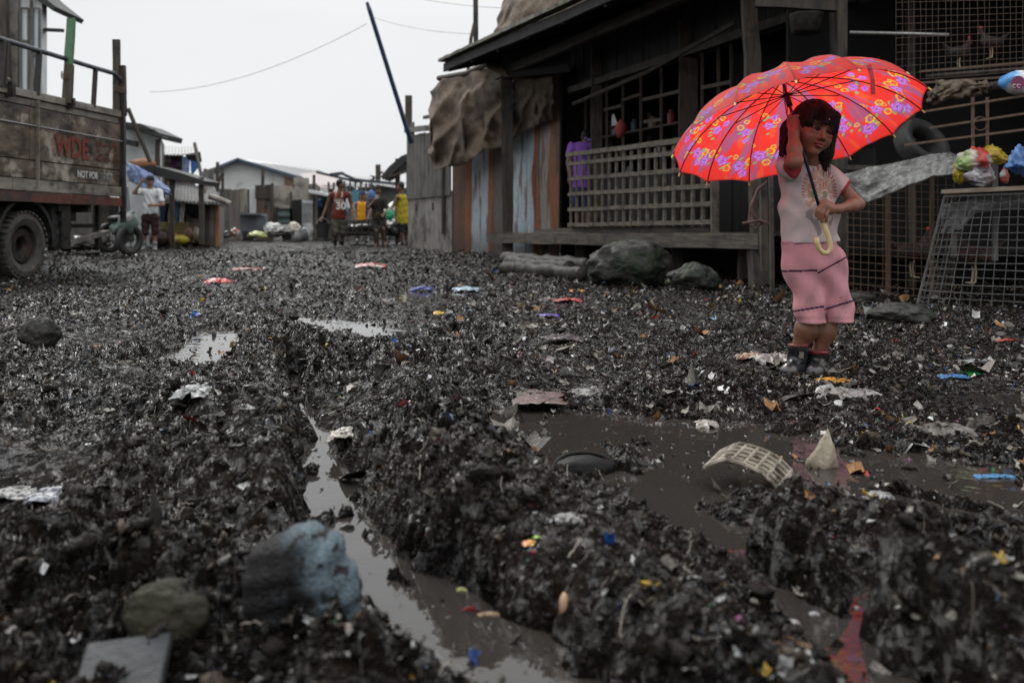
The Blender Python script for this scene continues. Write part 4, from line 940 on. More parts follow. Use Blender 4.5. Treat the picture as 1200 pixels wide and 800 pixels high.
for i in range(6):
    b = MB(); t_ = .045 if i != 4 else .03
    cuts = [s00, -2.4, -.9, .02, .82, sE] if i in (2, 3) else [s00, -.9, .05, sE] if i else [s00, -.3, sE]
    for a, c in zip(cuts[:-1], cuts[1:]):
        o = random.uniform(-.006, .004)-(.02 if i in (0, 5) else 0)
        b.slab([tk(a+.004, o, zs[i]+.006), tk(c-.004, o, zs[i]+.006), tk(c-.004, o, zs[i+1]-.006), tk(a+.004, o, zs[i+1]-.006)], t_, TN)
    b.build('side_board', lorry_pale if i in (0, 4, 5) else lorry_wood, lr, bevel=.004)
MB().slab([tk(s00, .045, .95), tk(sE, .045, .95), tk(sE, .045, 2.04), tk(s00, .045, 2.04)], .02, TN).build('inner_panel', darkmetal, lr)
b = MB(); b.slab([tk(sE, 0, .95), tk(sE, 2.1, .95), tk(sE, 2.1, 2.05), tk(sE, 0, 2.05)], .05, TD); b.build('tailgate', lorry_wood, lr)
b = MB(); b.slab([tk(s00, 2.1, .95), tk(sE, 2.1, .95), tk(sE, 2.1, 2.05), tk(s00, 2.1, 2.05)], .05, TN); b.build('far_side', lorry_wood, lr)
b = MB(); b.slab([tk(s00, .03, .93), tk(sE, .03, .93), tk(sE, 2.1, .93), tk(s00, 2.1, .93)], .06, (0, 0, -1)); b.build('bed_floor', wood_dark, lr)
MB().beam(tk(s00, .0, .86), tk(sE-.02, .0, .87), .07, .11, seg=10, wob=.004).build('bed_sill', mat('rusty_sill', (.06, .018, .012), (.14, .05, .035), (9, 9, 9), (.6, .85), .4, c3=(.03, .026, .025), c3t=.54), lr)
for (w, z) in ((.6, .70), (1.5, .70)): MB().beam(tk(s00, w, z), tk(sE-.1, w, z), .08, .16).build('chassis_beam', darkmetal, lr)
for s in (-1.6, -.75, .6, 1.2): MB().beam(tk(s, .0, .78), tk(s, 2.0, .78), .07, .12).build('cross_member', darkmetal, lr)
for px in (8, 79): s = ts(px); MB().box(tk(s, -.04, 2.00), (.10, .05, .13), (0, 0, -.15)).build('hinge', darkmetal, lr)
for s in (-1.9, ts(41)): MB().box(tk(s, -.035, 1.47), (.035, .02, .98), (0, 0, -.15)).build('side_batten', lorry_pale , lr)
b = MB()
for zz in (1.66,): b.tube([tk(s00, -.03, zz), tk(-.8, -.03, zz+.01), tk(sE, -.03, zz)], .007, 5)
b.build('side_wire', solid('pale_wire', (.3, .3, .3), .5), lr)
# corner posts, rails, uprights
MB().beam(tk(sE+.03, -.02, .60), tk(sE+.03, -.02, 2.65), .06, .07, seg=6, wob=.008).build('corner_post', darkmetal, lr)
MB().beam(tk(sE-.02, .04, 1.9), tk(sE-.02, .04, 2.98), .085, .06, seg=4, wob=.006).build('rail_post', wood_v, lr)
rl = [tk(s00, 0, 2.56), tk(-2, 0, 2.55), tk(-.9, 0, 2.54), tk(.4, 0, 2.53), tk(1.2, 0, 2.52), tk(sE-.15, 0, 2.52), tk(sE-.02, -.01, 2.47), tk(sE+.06, -.02, 2.35), tk(sE+.08, -.02, 2.0)]
MB().tube(rl, .028, 10).build('top_rail', mat('blue_grey_pipe', (.03, .035, .045), (.11, .12, .14), (9, 9, 9), (.4, .7), .2, metal=.3), lr, smooth=True)
for px, w in ((3, .07), (8, .05), (46, .055), (112, .045)): s = ts(px); MB().beam(tk(s-.05, 0, 2.02), tk(s, 0, 2.52), w, .05).build('rail_upright', darkmetal, lr)
s = ts(79); q = MB(); q.beam(tk(s-.03, -.02, 2.0), tk(s-.01, -.03, 2.46), .10, .07, seg=2); q.build('rail_upright', wood_v, lr)
MB().beam(tk(s-.01, -.02, 2.40), tk(s+.05, -.02, 3.02), .085, .06, seg=3, wob=.004).build('green_post', solid('faded_green', (.07, .16, .085), .7), lr)
for s in (s, sE): 
    q = MB()
    for k in range(4): q.tube([tk(s, 0, 2.3)+Vector((.06*math.cos(a), .06*math.sin(a)-.02, .02*k+.012*math.sin(a*2))) for a in np.linspace(0, 2*math.pi, 11)], .006, 5)
    q.build('rope_lashing', solid('dull_rope', (.12, .09, .06), .8), lr)
# wheel, arch, flap, step
def wheel(name, c, Rr, w, parent, axis, tread=34):
    root = tyre_mb(c, Rr, w, axis, 44, tread).build(name, mat('muddy_tyre', (.022, .020, .019), (.085, .076, .068), (12, 12, 12), (.6, .9), .5), parent, smooth=False)
    M = Vector((0, 0, 1)).rotation_difference(Vector(axis)).to_matrix(); r = Rr*.62
    q = MB().lathe([(r, -w*.40), (r*.93, -w*.42), (r*.86, -w*.1), (r*.80, w*.25), (r*.45, w*.22), (r*.36, w*.02), (r*.34, -w*.22), (r*.22, -w*.26), (0.01, -w*.26)], c, 32, M)
    o = q.build('rim', darkmetal, root); 
    o.matrix_parent_inverse = Matrix.Identity(4)
    b = MB()
    for k in range(6): a = k*math.pi/3; b.blob(Vector(c)+M@Vector((r*.58*math.cos(a), r*.58*math.sin(a), w*.16)), .022, 1)
    b.build('wheel_nuts', rust, root)
    return root
for oo in (.14, .42, 1.62, 1.90): wheel('wheel', tk(0, oo, .33), .37, .24, lr, -TN if oo < 1 else TN)
for oo in (.2, 1.85): wheel('wheel', tk(-3.7, oo, .33), .37, .24, lr, -TN if oo < 1 else TN)
MB().tube([tk(0, .3, .34), tk(0, 1.8, .34)], .06, 8).build('axle', darkmetal, lr)
for s in (-.55, -.35, .35, .55): MB().beam(tk(s, .55, .62), tk(s*.2, .55, .42), .06, .05).build('leaf_spring', darkmetal, lr)
q = MB(); n = 14; pts = []
for i in range(n+1):
    a = math.pi*(.02+.96*i/n); pts.append((math.cos(a)*.47, .36+math.sin(a)*.46))
for i in range(n):
    (a, b_), (c, d) = pts[i], pts[i+1]; q.slab([tk(a, .02, b_), tk(c, .02, d), tk(c, .55, d), tk(a, .55, b_)], .015, (0, 0, 1))
    q.slab([tk(a, .02, b_), tk(c, .02, d), tk(c*1.09, .02, .36+(d-.36)*1.1), tk(a*1.09, .02, .36+(b_-.36)*1.1)], .02, TN)
q.build('wheel_arch', rubber, lr)
MB().slab([tk(.52, .05, .30), tk(.62, .05, .30), tk(.60, .05, .84), tk(.50, .05, .84)], .4, TN).build('mud_flap', rubber, lr)
MB().slab([tk(.62, .0, .28), tk(.80, .0, .28), tk(.80, .0, .82), tk(.62, .0, .82)], .05, TN).build('side_plate', darkmetal, lr)
MB().slab([tk(-1.2, -.01, .25), tk(-.50, -.01, .25), tk(-.50, -.01, .82), tk(-1.2, -.01, .82)], .06, TN).build('side_plate', darkmetal, lr)
MB().beam(tk(.62, .10, .30), tk(sE-.15, .10, .48), .10, .05).build('side_step', plank_grey, lr)
MB().beam(tk(.75, .3, .55), tk(sE, .3, .56), .05).build('rear_bar', darkmetal, lr)
MB().beam(tk(sE-.2, .2, .30), tk(sE-.2, .2, .9), .05).build('step_hanger', darkmetal, lr)
# painted letters
def text_mesh(s, size, extrude=.002, bold=.0):
    c = bpy.data.curves.new('letters', 'FONT'); c.body = s; c.size = size; c.extrude = extrude; c.offset = bold; c.align_x = 'CENTER'; c.align_y = 'CENTER'; c.resolution_u = 3
    o = bpy.data.objects.new('letters', c); COL.objects.link(o); dg = bpy.context.evaluated_depsgraph_get(); me = bpy.data.meshes.new_from_object(o.evaluated_get(dg)); bpy.data.objects.remove(o); return me
def worn(name, c, thr=.42, scale=9):
    m, nt, b = newmat(name); L = nt.links.new; b.inputs['Base Color'].default_value = (*c, 1); b.inputs['Roughness'].default_value = .8
    tc = N(nt, 'ShaderNodeTexCoord'); n1 = N(nt, 'ShaderNodeTexNoise', Scale=float(scale), Detail=7.0, Roughness=.7); L(tc.outputs['Object'], n1.inputs[0])
    r = N(nt, 'ShaderNodeValToRGB'); L(n1.outputs[0], r.inputs[0]); r.color_ramp.elements[0].position = thr-.03; r.color_ramp.elements[1].position = thr+.05
    tr = N(nt, 'ShaderNodeBsdfTransparent'); ms = N(nt, 'ShaderNodeMixShader'); L(r.outputs[0], ms.inputs[0]); L(tr.outputs[0], ms.inputs[1]); L(b.outputs[0], ms.inputs[2]); L(ms.outputs[0], nt.nodes['Material Output'].inputs[0]); return m
def letters(txt, px0, px1, zc, hgt, m, bold):
    sa, sb = ts(px0), ts(px1); me = text_mesh(txt, hgt*1.38, .0015, bold)
    xs = [v.co.x for v in me.vertices]; w = max(xs)-min(xs); k = (sb-sa)/w; mid = (max(xs)+min(xs))/2
    for v in me.vertices:
        x, y, z = v.co; x = (x-mid)*k; v.co = tk((sa+sb)/2+x, -.011-z, zc+y)
    me.materials.clear(); return link_mesh('painted_letters', me, m, lr)
letters('WDE', 63, 103, 1.475, .25, worn('red_paint', (.16, .032, .018), .40), .012)
letters('522', 112, 138, 1.475, .24, worn('faded_red_paint', (.12, .035, .024), .49, 14), .008)
letters('NOT FOR', 90, 114, 1.175, .085, worn('white_letter_paint', (.5, .5, .48), .36, 16), .003)
letters('HIRE', 118, 131, 1.175, .085, worn('faded_white_paint', (.36, .36, .35), .5, 22), .002)
q = MB()
q.blob(tk(ts(55), .5, 2.05), .16, 2, .3, (1, 1, .7), 6); q.blob(tk(ts(62), .45, 2.02), .2, 2, .3, (1.4, 1, .5), 7); q.blob(tk(ts(51.5), .45, 2.2), .05, 1, .2)
tag(q.build('tarp_bundle', solid('black_tarp', (.012, .012, .013), .7), smooth=True), 'small black bundle lying on top of the truck load', 'bundle')

# ------------------------------------------------------------------ motorcycle behind the truck
mc = empty('motorcycle', 'grey-green scooter parked behind the truck tail', 'motorcycle', P(148, 298, 17.5))
def mcp(px, py, d=0): return P(px, py, 17.5+d)
for (px, py, d) in ((127, 279, .3), (152, 281, -.1)):
    c = mcp(px, py, d); w = tyre_mb(c, .27, .09, (.85, -.5, 0), 28).build('wheel', rubber, mc, smooth=True)
    q = MB()
    for k in range(5): a = k*1.2566; q.beam(c, c+Vector((.5*math.cos(a), .85*math.cos(a), math.sin(a)*1.0)).normalized()*.16, .015)
    q.build('spokes', darkmetal, w)
q = MB(); q.blob(mcp(150, 262), .26, 3, .12, (.62, .9, .9), 3); q.blob(mcp(143, 268, .3), .25, 3, .1, (.8, 1.2, .55), 4); q.build('body_shell', mat('grey_green_paint', (.05, .075, .065), (.12, .16, .14), (6, 6, 6), (.3, .5), .1), mc, smooth=True)
MB().slab([mcp(140, 222), mcp(150, 219), mcp(153, 246), mcp(139, 248)], .02).build('windscreen', mat('smoky_plastic', (.10, .11, .12), (.2, .21, .22), (5, 5, 5), (.15, .3), .1), mc)
MB().tube([mcp(137, 250), mcp(146, 246, .05), mcp(158, 249)], .016, 6).build('handlebar', darkmetal, mc)
MB().lathe([(.0, 0), (.06, .0), (.07, .03), (.0, .05)], mcp(151, 254, -.25), 14, Euler((R(90), 0, 0)).to_matrix()).build('headlight', solid('lamp_glass', (.4, .4, .38), .1), mc)
MB().blob(mcp(137, 256, .35), .2, 2, .05, (.7, 1.4, .3)).build('seat', rubber, mc, smooth=True)
MB().slab([mcp(146, 276, -.2), mcp(157, 276, -.2), mcp(156, 284, -.2), mcp(147, 284, -.2)], .03).build('front_mudguard', darkmetal, mc)

# ------------------------------------------------------------------ houses and sheds on the left
def qslab(name, pts, Y, t, m, parent): return px_slab(MB(), pts, Y, t).build(name, m, parent)
def zb(Y): return HOR+F*(CAMH+.15)/Y     # photograph row of the foot of something at this distance
th = empty('tall_house', 'tall pale house with light blue window panels above the truck', 'house', P(20, 290, 18))
qslab('wall', [(-120, -60), (49, -60), (49, 112), (49, zb(18)), (-120, zb(18))], 18, .2, plaster, th)
qslab('side_wall', [(49, -60), (52, -50), (52, 285), (49, zb(18))], [18.01, 22, 22, 18.01], .02, plaster, th)
qslab('concrete_pillar', [(5, -60), (21, -60), (21, 112), (5, 112)], 17.9, .12, concrete, th)
qslab('corner_timber', [(-3, -60), (4, -60), (10, 108), (0, 108)], 17.7, .12, wood_v, th)
wnm = mat('milky_panel', (.68, .80, .84), (.82, .88, .90), (2, 2, 1), (.2, .4), .05)
for (a, b_, c, d) in ((24, 33, 10, 48), (24, 33, 51, 106), (38, 46, 10, 60), (38, 46, 64, 106)): 
    w = qslab('window_panel', [(a, c), (b_, c), (b_, d), (a, d)], 17.95, .04, wnm, th)
    q = MB()
    for (x0, y0, x1, y1) in ((a, c, b_, c), (b_, c, b_, d), (b_, d, a, d), (a, d, a, c)): q.beam(P(x0, y0, 17.9), P(x1, y1, 17.9), .035, .03)
    q.build('frame', plank_grey, w)
qslab('door_leaf', [(34.5, 0), (37, 0), (37, 110), (34.5, 110)], 17.9, .05, plank_grey, th)
px_slab(MB(), [(20, -30), (40, -12), (65, 8), (62, 13), (38, -4), (20, -14)], [17.9]*6, 1.2).build('roof', roofdark, th)
MB().beam(P(49, 35, 18.2), P(73, 36, 17.6), .07, .06).build('roof_bar', roofdark, th)
h1 = empty('white_house', 'small white wall house with black overhanging roof behind the truck', 'house', P(165, 290, 24))
qslab('wall', [(140, 146), (172, 150), (187, 160), (187, zb(24)), (140, zb(24))], 24, .15, plaster, h1)
qslab('side_wall', [(187, 160), (192, 170), (192, 286), (187, zb(24))], [24, 27, 27, 24], .05, plank_grey, h1)
for (p_, c_) in (((140, 145), (181, 153)), ((150, 147), (190, 158)), ((158, 152), (197, 163))): MB().beam(P(*p_, 23.6), P(*c_, 23.4), .06, .05).build('roof_batten', roofdark, h1)
qslab('roof', [(138, 142), (165, 145), (190, 157), (188, 163), (165, 153), (138, 149)], 23.7, 1.5, roofdark, h1)
MB().beam(P(185, 164, 23.9), P(184, 200, 23.9), .10, .06).build('corner_board', wood_frame, h1)
MB().box(P(151, 167, 23.7), (.42, .2, .13), (0, R(12), 0)).build('window_awning', roofdark, h1)
q = MB().beam(P(150, 127, 21), P(176, 190, 21.5), .06); tag(q.build('leaning_stick', wood_frame), 'thin brown stick leaning against the small white house', 'stick')
sc_ = empty('tarp_shelter', 'dark roofed street shelter with a sagging blue tarpaulin', 'shelter', P(190, 291, 22.6))
px_slab(MB(), [(150, 196), (180, 194), (210, 202), (240, 212), (238, 217), (205, 211), (175, 205), (152, 202)], 22.3, 1.2).build('roof', roofdark, sc_)
for px in (202, 236): MB().beam(P(px, 208, 22.5), P(px, 292 if px == 202 else 286, 22.5), .10, .08, seg=4, wob=.01).build('post', wood_v, sc_)
q = drape('blue_tarpaulin', [(148, 190), (160, 194), (178, 204), (200, 222)], [(151, 212), (165, 219), (182, 226), (200, 229)], (22.2, 22.1), (22.2, 22.1), bluetarp, amp=.05, nu=30, nv=14, bulge=.05, thick=.01); tag(q, 'pale blue tarpaulin sagging from the shelter roof behind the man in white', 'tarpaulin')
q = MB().blob(P(165, 193, 22.7), .26, 2, .3, (1.3, .8, .5), 4); tag(q.build('clay_pots', solid('clay_brown', (.20, .09, .04), .8), smooth=True), 'brown clutter heaped on the shelter roof', 'clutter')
h2 = empty('two_storey_shack', 'two-storey shack with brown and purple boarded upper wall', 'shack', P(205, 288, 27.5))
qslab('wall', [(171, 181), (213, 182), (213, 222), (171, 222)], 27.5, .15, plank_brown, h2)
qslab('lower_wall', [(171, 222), (236, 222), (236, zb(27.5)), (171, zb(27.5))], 27.6, .15, plank_grey, h2)
pur = solid('faded_purple', (.085, .04, .10), .8); 
for p_ in ([(184, 195), (193, 195), (193, 210), (184, 210)], [(202, 205), (213, 205), (213, 218), (202, 218)], [(200, 187), (212, 189), (212, 196), (201, 197)]): qslab('purple_panel', p_, 27.4, .04, pur, h2)
qslab('pale_panel', [(188, 183), (200, 183), (200, 190), (188, 190)], 27.4, .04, ply, h2)
qslab('pink_panel', [(213, 206), (228, 208), (228, 224), (213, 222)], 27.3, .05, solid('pink_board', (.30, .17, .13), .8), h2)
qslab('white_ledge', [(212, 202), (236, 208), (236, 211), (212, 206)], 27.2, .5, white, h2)
roof_sheet('roof', (P(168, 181, 26.8), P(234, 182, 26.8), P(232, 172, 31), P(172, 171, 31)), tinroof, h2)
for p_, m_ in (([(214, 184), (222, 183), (221, 203), (214, 204)], bluetarp), ([(223, 188), (235, 186), (232, 196), (224, 206)], solid('blue_cloth', (.05, .14, .42), .7)), ([(216, 181), (234, 178), (236, 190), (222, 188)], roofdark), ([(207, 190), (213, 190), (213, 196), (207, 196)], roofdark)): qslab('hanging_cloth', p_, 26.9, .06, m_, h2)
MB().beam(P(228, 168, 26.5), P(240, 226, 25.5), .07).build('brace_pole', wood_frame, h2)
es = empty('street_shack', 'low street shack with black tin roof, pale boards and clutter', 'shack', P(228, 287, 24.5))
roof_sheet('roof', (P(192, 236, 23.6), P(262, 241, 23.6), P(252, 220, 26.5), P(196, 212, 26.5)), roofdark, es)
for (a, b_, c, d, m_) in ((186, 198, 238, zb(24.5), plank_grey), (198, 214, 232, 262, wood_v), (214, 238, 232, zb(24.5), wood_dark), (238, 246, 234, zb(24.5), plank_grey), (246, 254, 238, zb(24.5), ply)): qslab('wall', [(a, c), (b_, c), (b_, d), (a, d)], 24.5, .08, m_, es)
qslab('side_wall', [(254, 240), (262, 244), (262, zb(30)), (254, zb(24.5))], [24.5, 30, 30, 24.5], .05, plank_grey, es)
MB().tube([P(254, 240, 24.2), P(254, zb(24.2), 24.2)], .075, 8).build('orange_post', mat('orange_wood', (.20, .09, .04), (.34, .19, .11), (9, 9, 2), (.6, .8), .3), es)
MB().tube([P(245, 230, 24), P(258, 234, 24), P(270, 239, 24)], .07, 8).build('eave_roll', ply, es)
qslab('plywood_panel', [(217, 264), (237, 262), (238, 284), (217, 284)], 24.3, .04, mat('tan_ply', (.26, .20, .12), (.38, .31, .2), (4, 4, 2), (.6, .8), .2), es)
qslab('pale_panel', [(218, 250), (233, 250), (233, 263), (218, 263)], 24.35, .03, ply, es)
for (a, b_, m_) in ((187, 194, solid('blue_rag', (.06, .11, .20), .8)), (198, 203, white), (205, 210, solid('sky_rag', (.12, .22, .30), .8)), (211, 217, white)):
    o = drape('hanging_laundry', [(a, 238), (b_, 238)], [(a-1, 262), (b_-2, 264)], (24.1, 24.1), (24.1, 24.1), m_, amp=.03, nu=14, nv=14, bulge=0, thick=.01)
    tag(o, {187: 'dull dark blue cloth hanging at the post end of the street shack', 198: 'narrow white cloth hanging between blue ones on the shack', 205: 'pale sky-coloured cloth hanging on the street shack', 211: 'white cloth hanging nearest the wok on the street shack'}[a], 'laundry')
wk = MB().lathe([(.0, -.07), (.09, -.06), (.17, -.02), (.21, .03), (.215, .03), (.17, -.035), (.09, -.075), (0, -.085)], P(229, 246, 24.1), 26, Euler((R(80), 0, R(6))).to_matrix()).build('wok', mat('black_iron', (.006, .006, .006), (.02, .02, .02), (9, 9, 9), (.4, .6), .1), smooth=True); tag(wk, 'round black wok hanging on the street shack wall', 'wok')
q = MB()
for i in range(5): q.lathe([(.30, 0), (.34, .05), (.34, .075), (.31, .08)], P(205, 277-i*3.2, 23.9), 16)
tag(q.build('basket_stack', mat('woven_yellow', (.16, .13, .05), (.28, .24, .11), (20, 20, 20), (.7, .9), .4)), 'stack of yellowish baskets in front of the street shack', 'baskets')
for (px, py, w, h_, c, lb) in ((213, 281, .24, .12, (.5, .42, .05), 'yellow plastic sack on the ground under the street shack'), (203, 280, .12, .14, (.32, .12, .05), 'orange-brown sack beside the basket stack'), (221, 276, .12, .2, (.12, .05, .035), 'brown bundle leaning on the tan plywood panel'), (188, 279, .25, .22, (.05, .03, .025), 'dark scrap heap behind the man in the white shirt'), (231, 275, .12, .18, (.2, .17, .12), 'tan sack leaning on the plywood panel of the shack')):
    tag(MB().col(c).blob(P(px, py, 23.4), 1, 2, .4, (w, w, h_), px, 2).build('refuse_sack', vmat('bag_plastic'), smooth=True, vcol=True), lb, 'sack')

# ------------------------------------------------------------------ across the end of the street
gh = empty('gable_house', 'long white gabled house with grey tin roof at the street end', 'house', P(300, 280, 39))
gw = mat('white_boards', (.52, .53, .52), (.66, .67, .66), (.8, .8, 9), (.7, .9), .2, c3=(.26, .25, .24), c3t=.62, c3scale=1)
qslab('gable_wall', [(243, 203), (279, 189), (350, 210), (350, zb(39)), (243, zb(39))], 39, .2, gw, gh)
rg0, rg1 = P(278, 186, 38.7), P(372, 199, 54); 
roof_sheet('roof', (P(354, 209, 38.7), P(404, 214, 54), rg1, rg0), tinroof, gh, pitch=.3, amp=.03)
roof_sheet('roof', (rg0, rg1, P(330, 215, 54), P(238, 203, 38.7)), tinroof, gh, pitch=.3, amp=.03)
for a, b_ in (((236, 204), (279, 186.5)), ((278, 186.5), (355, 209.5))): MB().beam(P(*a, 38.6), P(*b_, 38.6), .08, .10).build('barge_board', solid('blue_grey_trim', (.05, .075, .11), .5), gh)
qslab('side_wall', [(350, 210), (404, 215), (404, zb(54)), (350, zb(39))], [39, 54, 54, 39], .1, gw, gh)
qslab('brown_patch', [(333, 207), (348, 211), (348, 221), (333, 219)], 38.9, .03, solid('cardboard_brown', (.26, .16, .11), .8), gh)
fn = empty('scrap_fence', 'patchwork fence of scrap boards and sheets before the gabled house', 'fence', P(300, 281, 33))
for k, (a, b_, c, d, m_) in enumerate(((238, 250, 198, 284, plank_grey), (250, 257, 205, 284, plaster), (257, 269, 221, 282, plank_grey), (269, 281, 222, 282, mat('rusty_grey_sheet', (.10, .09, .085), (.19, .16, .145), (9, 9, .8), (.6, .8), .3, c3=(.12, .05, .03), c3t=.57)), (281, 289, 221, 282, ply), (289, 299, 222, 282, plaster), (299, 317, 217, 231, wood_v), (300, 317, 231, 280, plank_brown), (319, 344, 218, 242, ply), (319, 326, 242, 276, wood_v), (341, 356, 234, 276, wood_dark), (344, 362, 208, 236, ply), (354, 367, 235, 249, plaster), (362, 372, 216, 272, plank_grey))):
    Y_ = 33+.05*(k % 3)
    q = MB(); n_ = 3
    for i in range(n_):
        x0 = a+(b_-a)*i/n_; x1 = a+(b_-a)*(i+1)/n_-.15; px_slab(q, [(x0, c+random.uniform(-.8, .8)), (x1, c+random.uniform(-.8, .8)), (x1, d+2), (x0, d+2)], Y_+random.uniform(0, .03), .05)
    q.build('fence_board', m_, fn)
for (px, a, b_, w) in ((261, 196, 225, .07), (255, 190, 225, .09), (308, 198, 220, .09), (319, 215, 282, .08), (341, 225, 275, .06), (368, 205, 275, .08), (291, 222, 280, .05)): MB().beam(P(px, a, 32.8), P(px, b_, 32.8), w).build('fence_post', wood_v, fn)
MB().beam(P(247, 230, 32.6), P(262, 202, 32.6), .08).build('brace', wood_v, fn)
wf = MB()
for a, b_ in (((324, 245), (341, 245)), ((324, 254), (341, 254)), ((324, 262), (341, 262)), ((324, 245), (324, 262)), ((341, 245), (341, 262))): wf.beam(P(*a, 32.8), P(*b_, 32.8), .06)
w = wf.build('window', darkmetal, fn); qslab('pane', [(325, 246), (340, 246), (340, 261), (325, 261)], 32.85, .02, mat('green_glass', (.10, .15, .15), (.18, .24, .23), (3, 3, 3), (.1, .2), 0), w)
q = MB(); px_slab(q, [(281, 252), (300, 251), (300, 275), (282, 275)], 31, .5); q.beam(P(280, 250.5, 30.9), P(311, 251, 30.9), .55, .05, up=(0, 0, 1)); px_slab(q, [(300, 251), (311, 253), (311, 274), (300, 275)], [31, 31.2, 31.2, 31], .4)
tag(q.build('grey_tank', mat('grey_bin', (.09, .10, .115), (.14, .15, .17), (3, 3, 3), (.5, .7), .1)), 'square grey water tank standing before the scrap fence', 'tank')
q = MB().lathe([(.16, 0), (.18, .04), (.19, .26), (.2, .28)], P(291, 282, 30.5), 14); tag(q.build('dark_bucket', rubber), 'small dark bucket in front of the grey tank', 'bucket')
q = MB().tube([P(360, 238, 31.6), P(360, 262, 31.6), P(361, 270, 31.5), P(356, 276, 31.3), P(348, 277, 31), P(336, 277, 30.6)], [.17, .17, .19, .2, .2, .2], 12)
for i in range(10): q.tube([P(358-i*2.3, 275.6+i*.15, 31.25-i*.06), P(357.4-i*2.3, 275.7+i*.15, 31.24-i*.06)], .225, 12)
tag(q.build('bent_pipe', mat('ribbed_pipe', (.12, .12, .12), (.22, .22, .22), (6, 6, 6), (.4, .6), .3)), 'fat grey ribbed pipe bending down to the ground by the fence', 'pipe')
bag('refuse_sack', 319, 266, 31, .26, .13, (.55, .55, .53), 'white plastic sack lying across the scrap near the fence window', 21)
bag('refuse_sack', 315, 271, 30.6, .14, .2, (.5, .5, .5), 'narrow white sack propped next to the yellow-green one', 22)
bag('refuse_sack', 301, 276, 30, .28, .11, (.42, .44, .18), 'pale yellow-green sack on the ground beside the dark bucket', 23)
bag('refuse_sack', 275, 273, 30, .14, .14, (.40, .07, .05), 'red and white packet sack standing left of the grey tank'.replace('left of', 'before'), 24, [(.5, .5, .48)])
bag('refuse_sack', 262, 275, 30, .25, .12, (.07, .06, .06), 'dark scrap heap at the foot of the fence by the red packet', 25)
bag('refuse_sack', 330, 273, 30.5, .4, .14, (.05, .045, .04), 'low dark scrap heap between white sacks and ribbed pipe', 26)
bag('refuse_sack', 345, 270, 31, .2, .25, (.42, .38, .32), 'upright cream panel sack leaning before the dark fence boards', 27)
# row of shacks to the right of it
rs = empty('shack_row', 'row of low patched shacks with pale and rusty roofs at the street end', 'shacks', P(420, 280, 36))
for (a, b_, c0_, c1_, d, Y_, m_) in ((366, 395, 225, 228, 0, 35, plank_grey), (395, 420, 221, 224, 0, 37, ply), (419, 446, 214, 220, 0, 41, plaster), (440, 482, 216, 214, 0, 38, plaster), (404, 424, 226, 230, 0, 33, bluetarp if False else plank_grey)):
    qslab('wall', [(a, c0_), (b_, c1_), (b_, zb(Y_)), (a, zb(Y_))], Y_, .12, m_, rs)
pinkroof = mat('pinkish_tin', (.22, .18, .17), (.34, .29, .28), (4, 4, 4), (.4, .6), .3)
for (p_, m_) in ((((352, 220), (402, 222), (398, 202), (352, 203)), pinkroof), (((384, 226), (418, 228), (410, 208), (384, 207)), tinroof), (((404, 218), (440, 220), (436, 207), (400, 207)), tinroof), (((432, 216), (486, 222), (486, 211), (432, 212)), tinroof)):
    roof_sheet('roof', (P(*p_[0], 34), P(*p_[1], 34), P(*p_[2], 42), P(*p_[3], 42)), m_, rs)
for (a, b_) in (((372, 202), (418, 213)), ((388, 205), (402, 203)), ((402, 204), (424, 214)), ((418, 211), (470, 216))): MB().beam(P(*a, 35.5), P(*b_, 35.5), .5, .09, up=(0, 0, 1)).build('roof_edge', solid('blue_grey_trim2', (.035, .045, .06), .6), rs)
MB().slab([P(361, 222, 32), P(383, 227, 32), P(384, 230, 32), P(362, 226, 32)], 1.2).build('white_awning', white, rs)
qslab('blue_door', [(413, 222), (420, 222), (420, 240), (413, 240)], 32.9, .05, solid('sea_blue', (.05, .20, .25), .7), rs)
qslab('white_door', [(405, 232), (410, 232), (410, 244), (405, 244)], 32.9, .05, white, rs)
qslab('dark_opening', [(368, 236), (382, 238), (382, 262), (368, 262)], 34.9, .05, dark, rs)
for i in range(9):
    px = 385+i*6.3; MB().beam(P(px, 207+random.uniform(0, 8), 33.5), P(px+random.uniform(-1, 1), 236, 33.5), .06).build('shack_post', wood_v if i % 2 else wood_frame, rs)
for i in range(14):
    px = 370+i*5; py = random.uniform(222, 240); q = MB().blob(P(px, py, 33.2), 1, 1, .4, (random.uniform(.1, .2), .1, random.uniform(.1, .25)), i)
    c = random.choice([(.30, .06, .05), (.06, .12, .3), (.4, .4, .38), (.05, .16, .12), (.12, .1, .08), (.03, .03, .03)]); q.build('hung_rag', solid('rag%d' % (i % 6), c, .8), rs, smooth=True)
q = drape('white_sheet', [(449, 245), (458, 237), (466, 235)], [(450, 251), (460, 250), (468, 249)], (29, 29), (28.8, 28.8), white, amp=.03, nu=20, nv=10, bulge=.1); tag(q, 'white sheet tented behind the green bag on the tricycle', 'sheet')
# lean-to at the corner
lt = empty('corner_awning', 'black sloping awning on posts against the concrete wall', 'awning', P(466, 287, 26.3))
px_slab(MB(), [(446, 207), (456, 195), (470, 183), (482, 178), (482, 184), (468, 196), (458, 205), (448, 210)], 26, 1.6).build('roof', roofdark, lt)
MB().beam(P(448, 209, 26), P(480, 200, 26), .06).build('rafter', wood_v, lt)
for px, d in ((466, 287), (479, 288)): MB().beam(P(px, 186, 26.4), P(px, d, 26.4), .12).build('post', wood_v, lt)
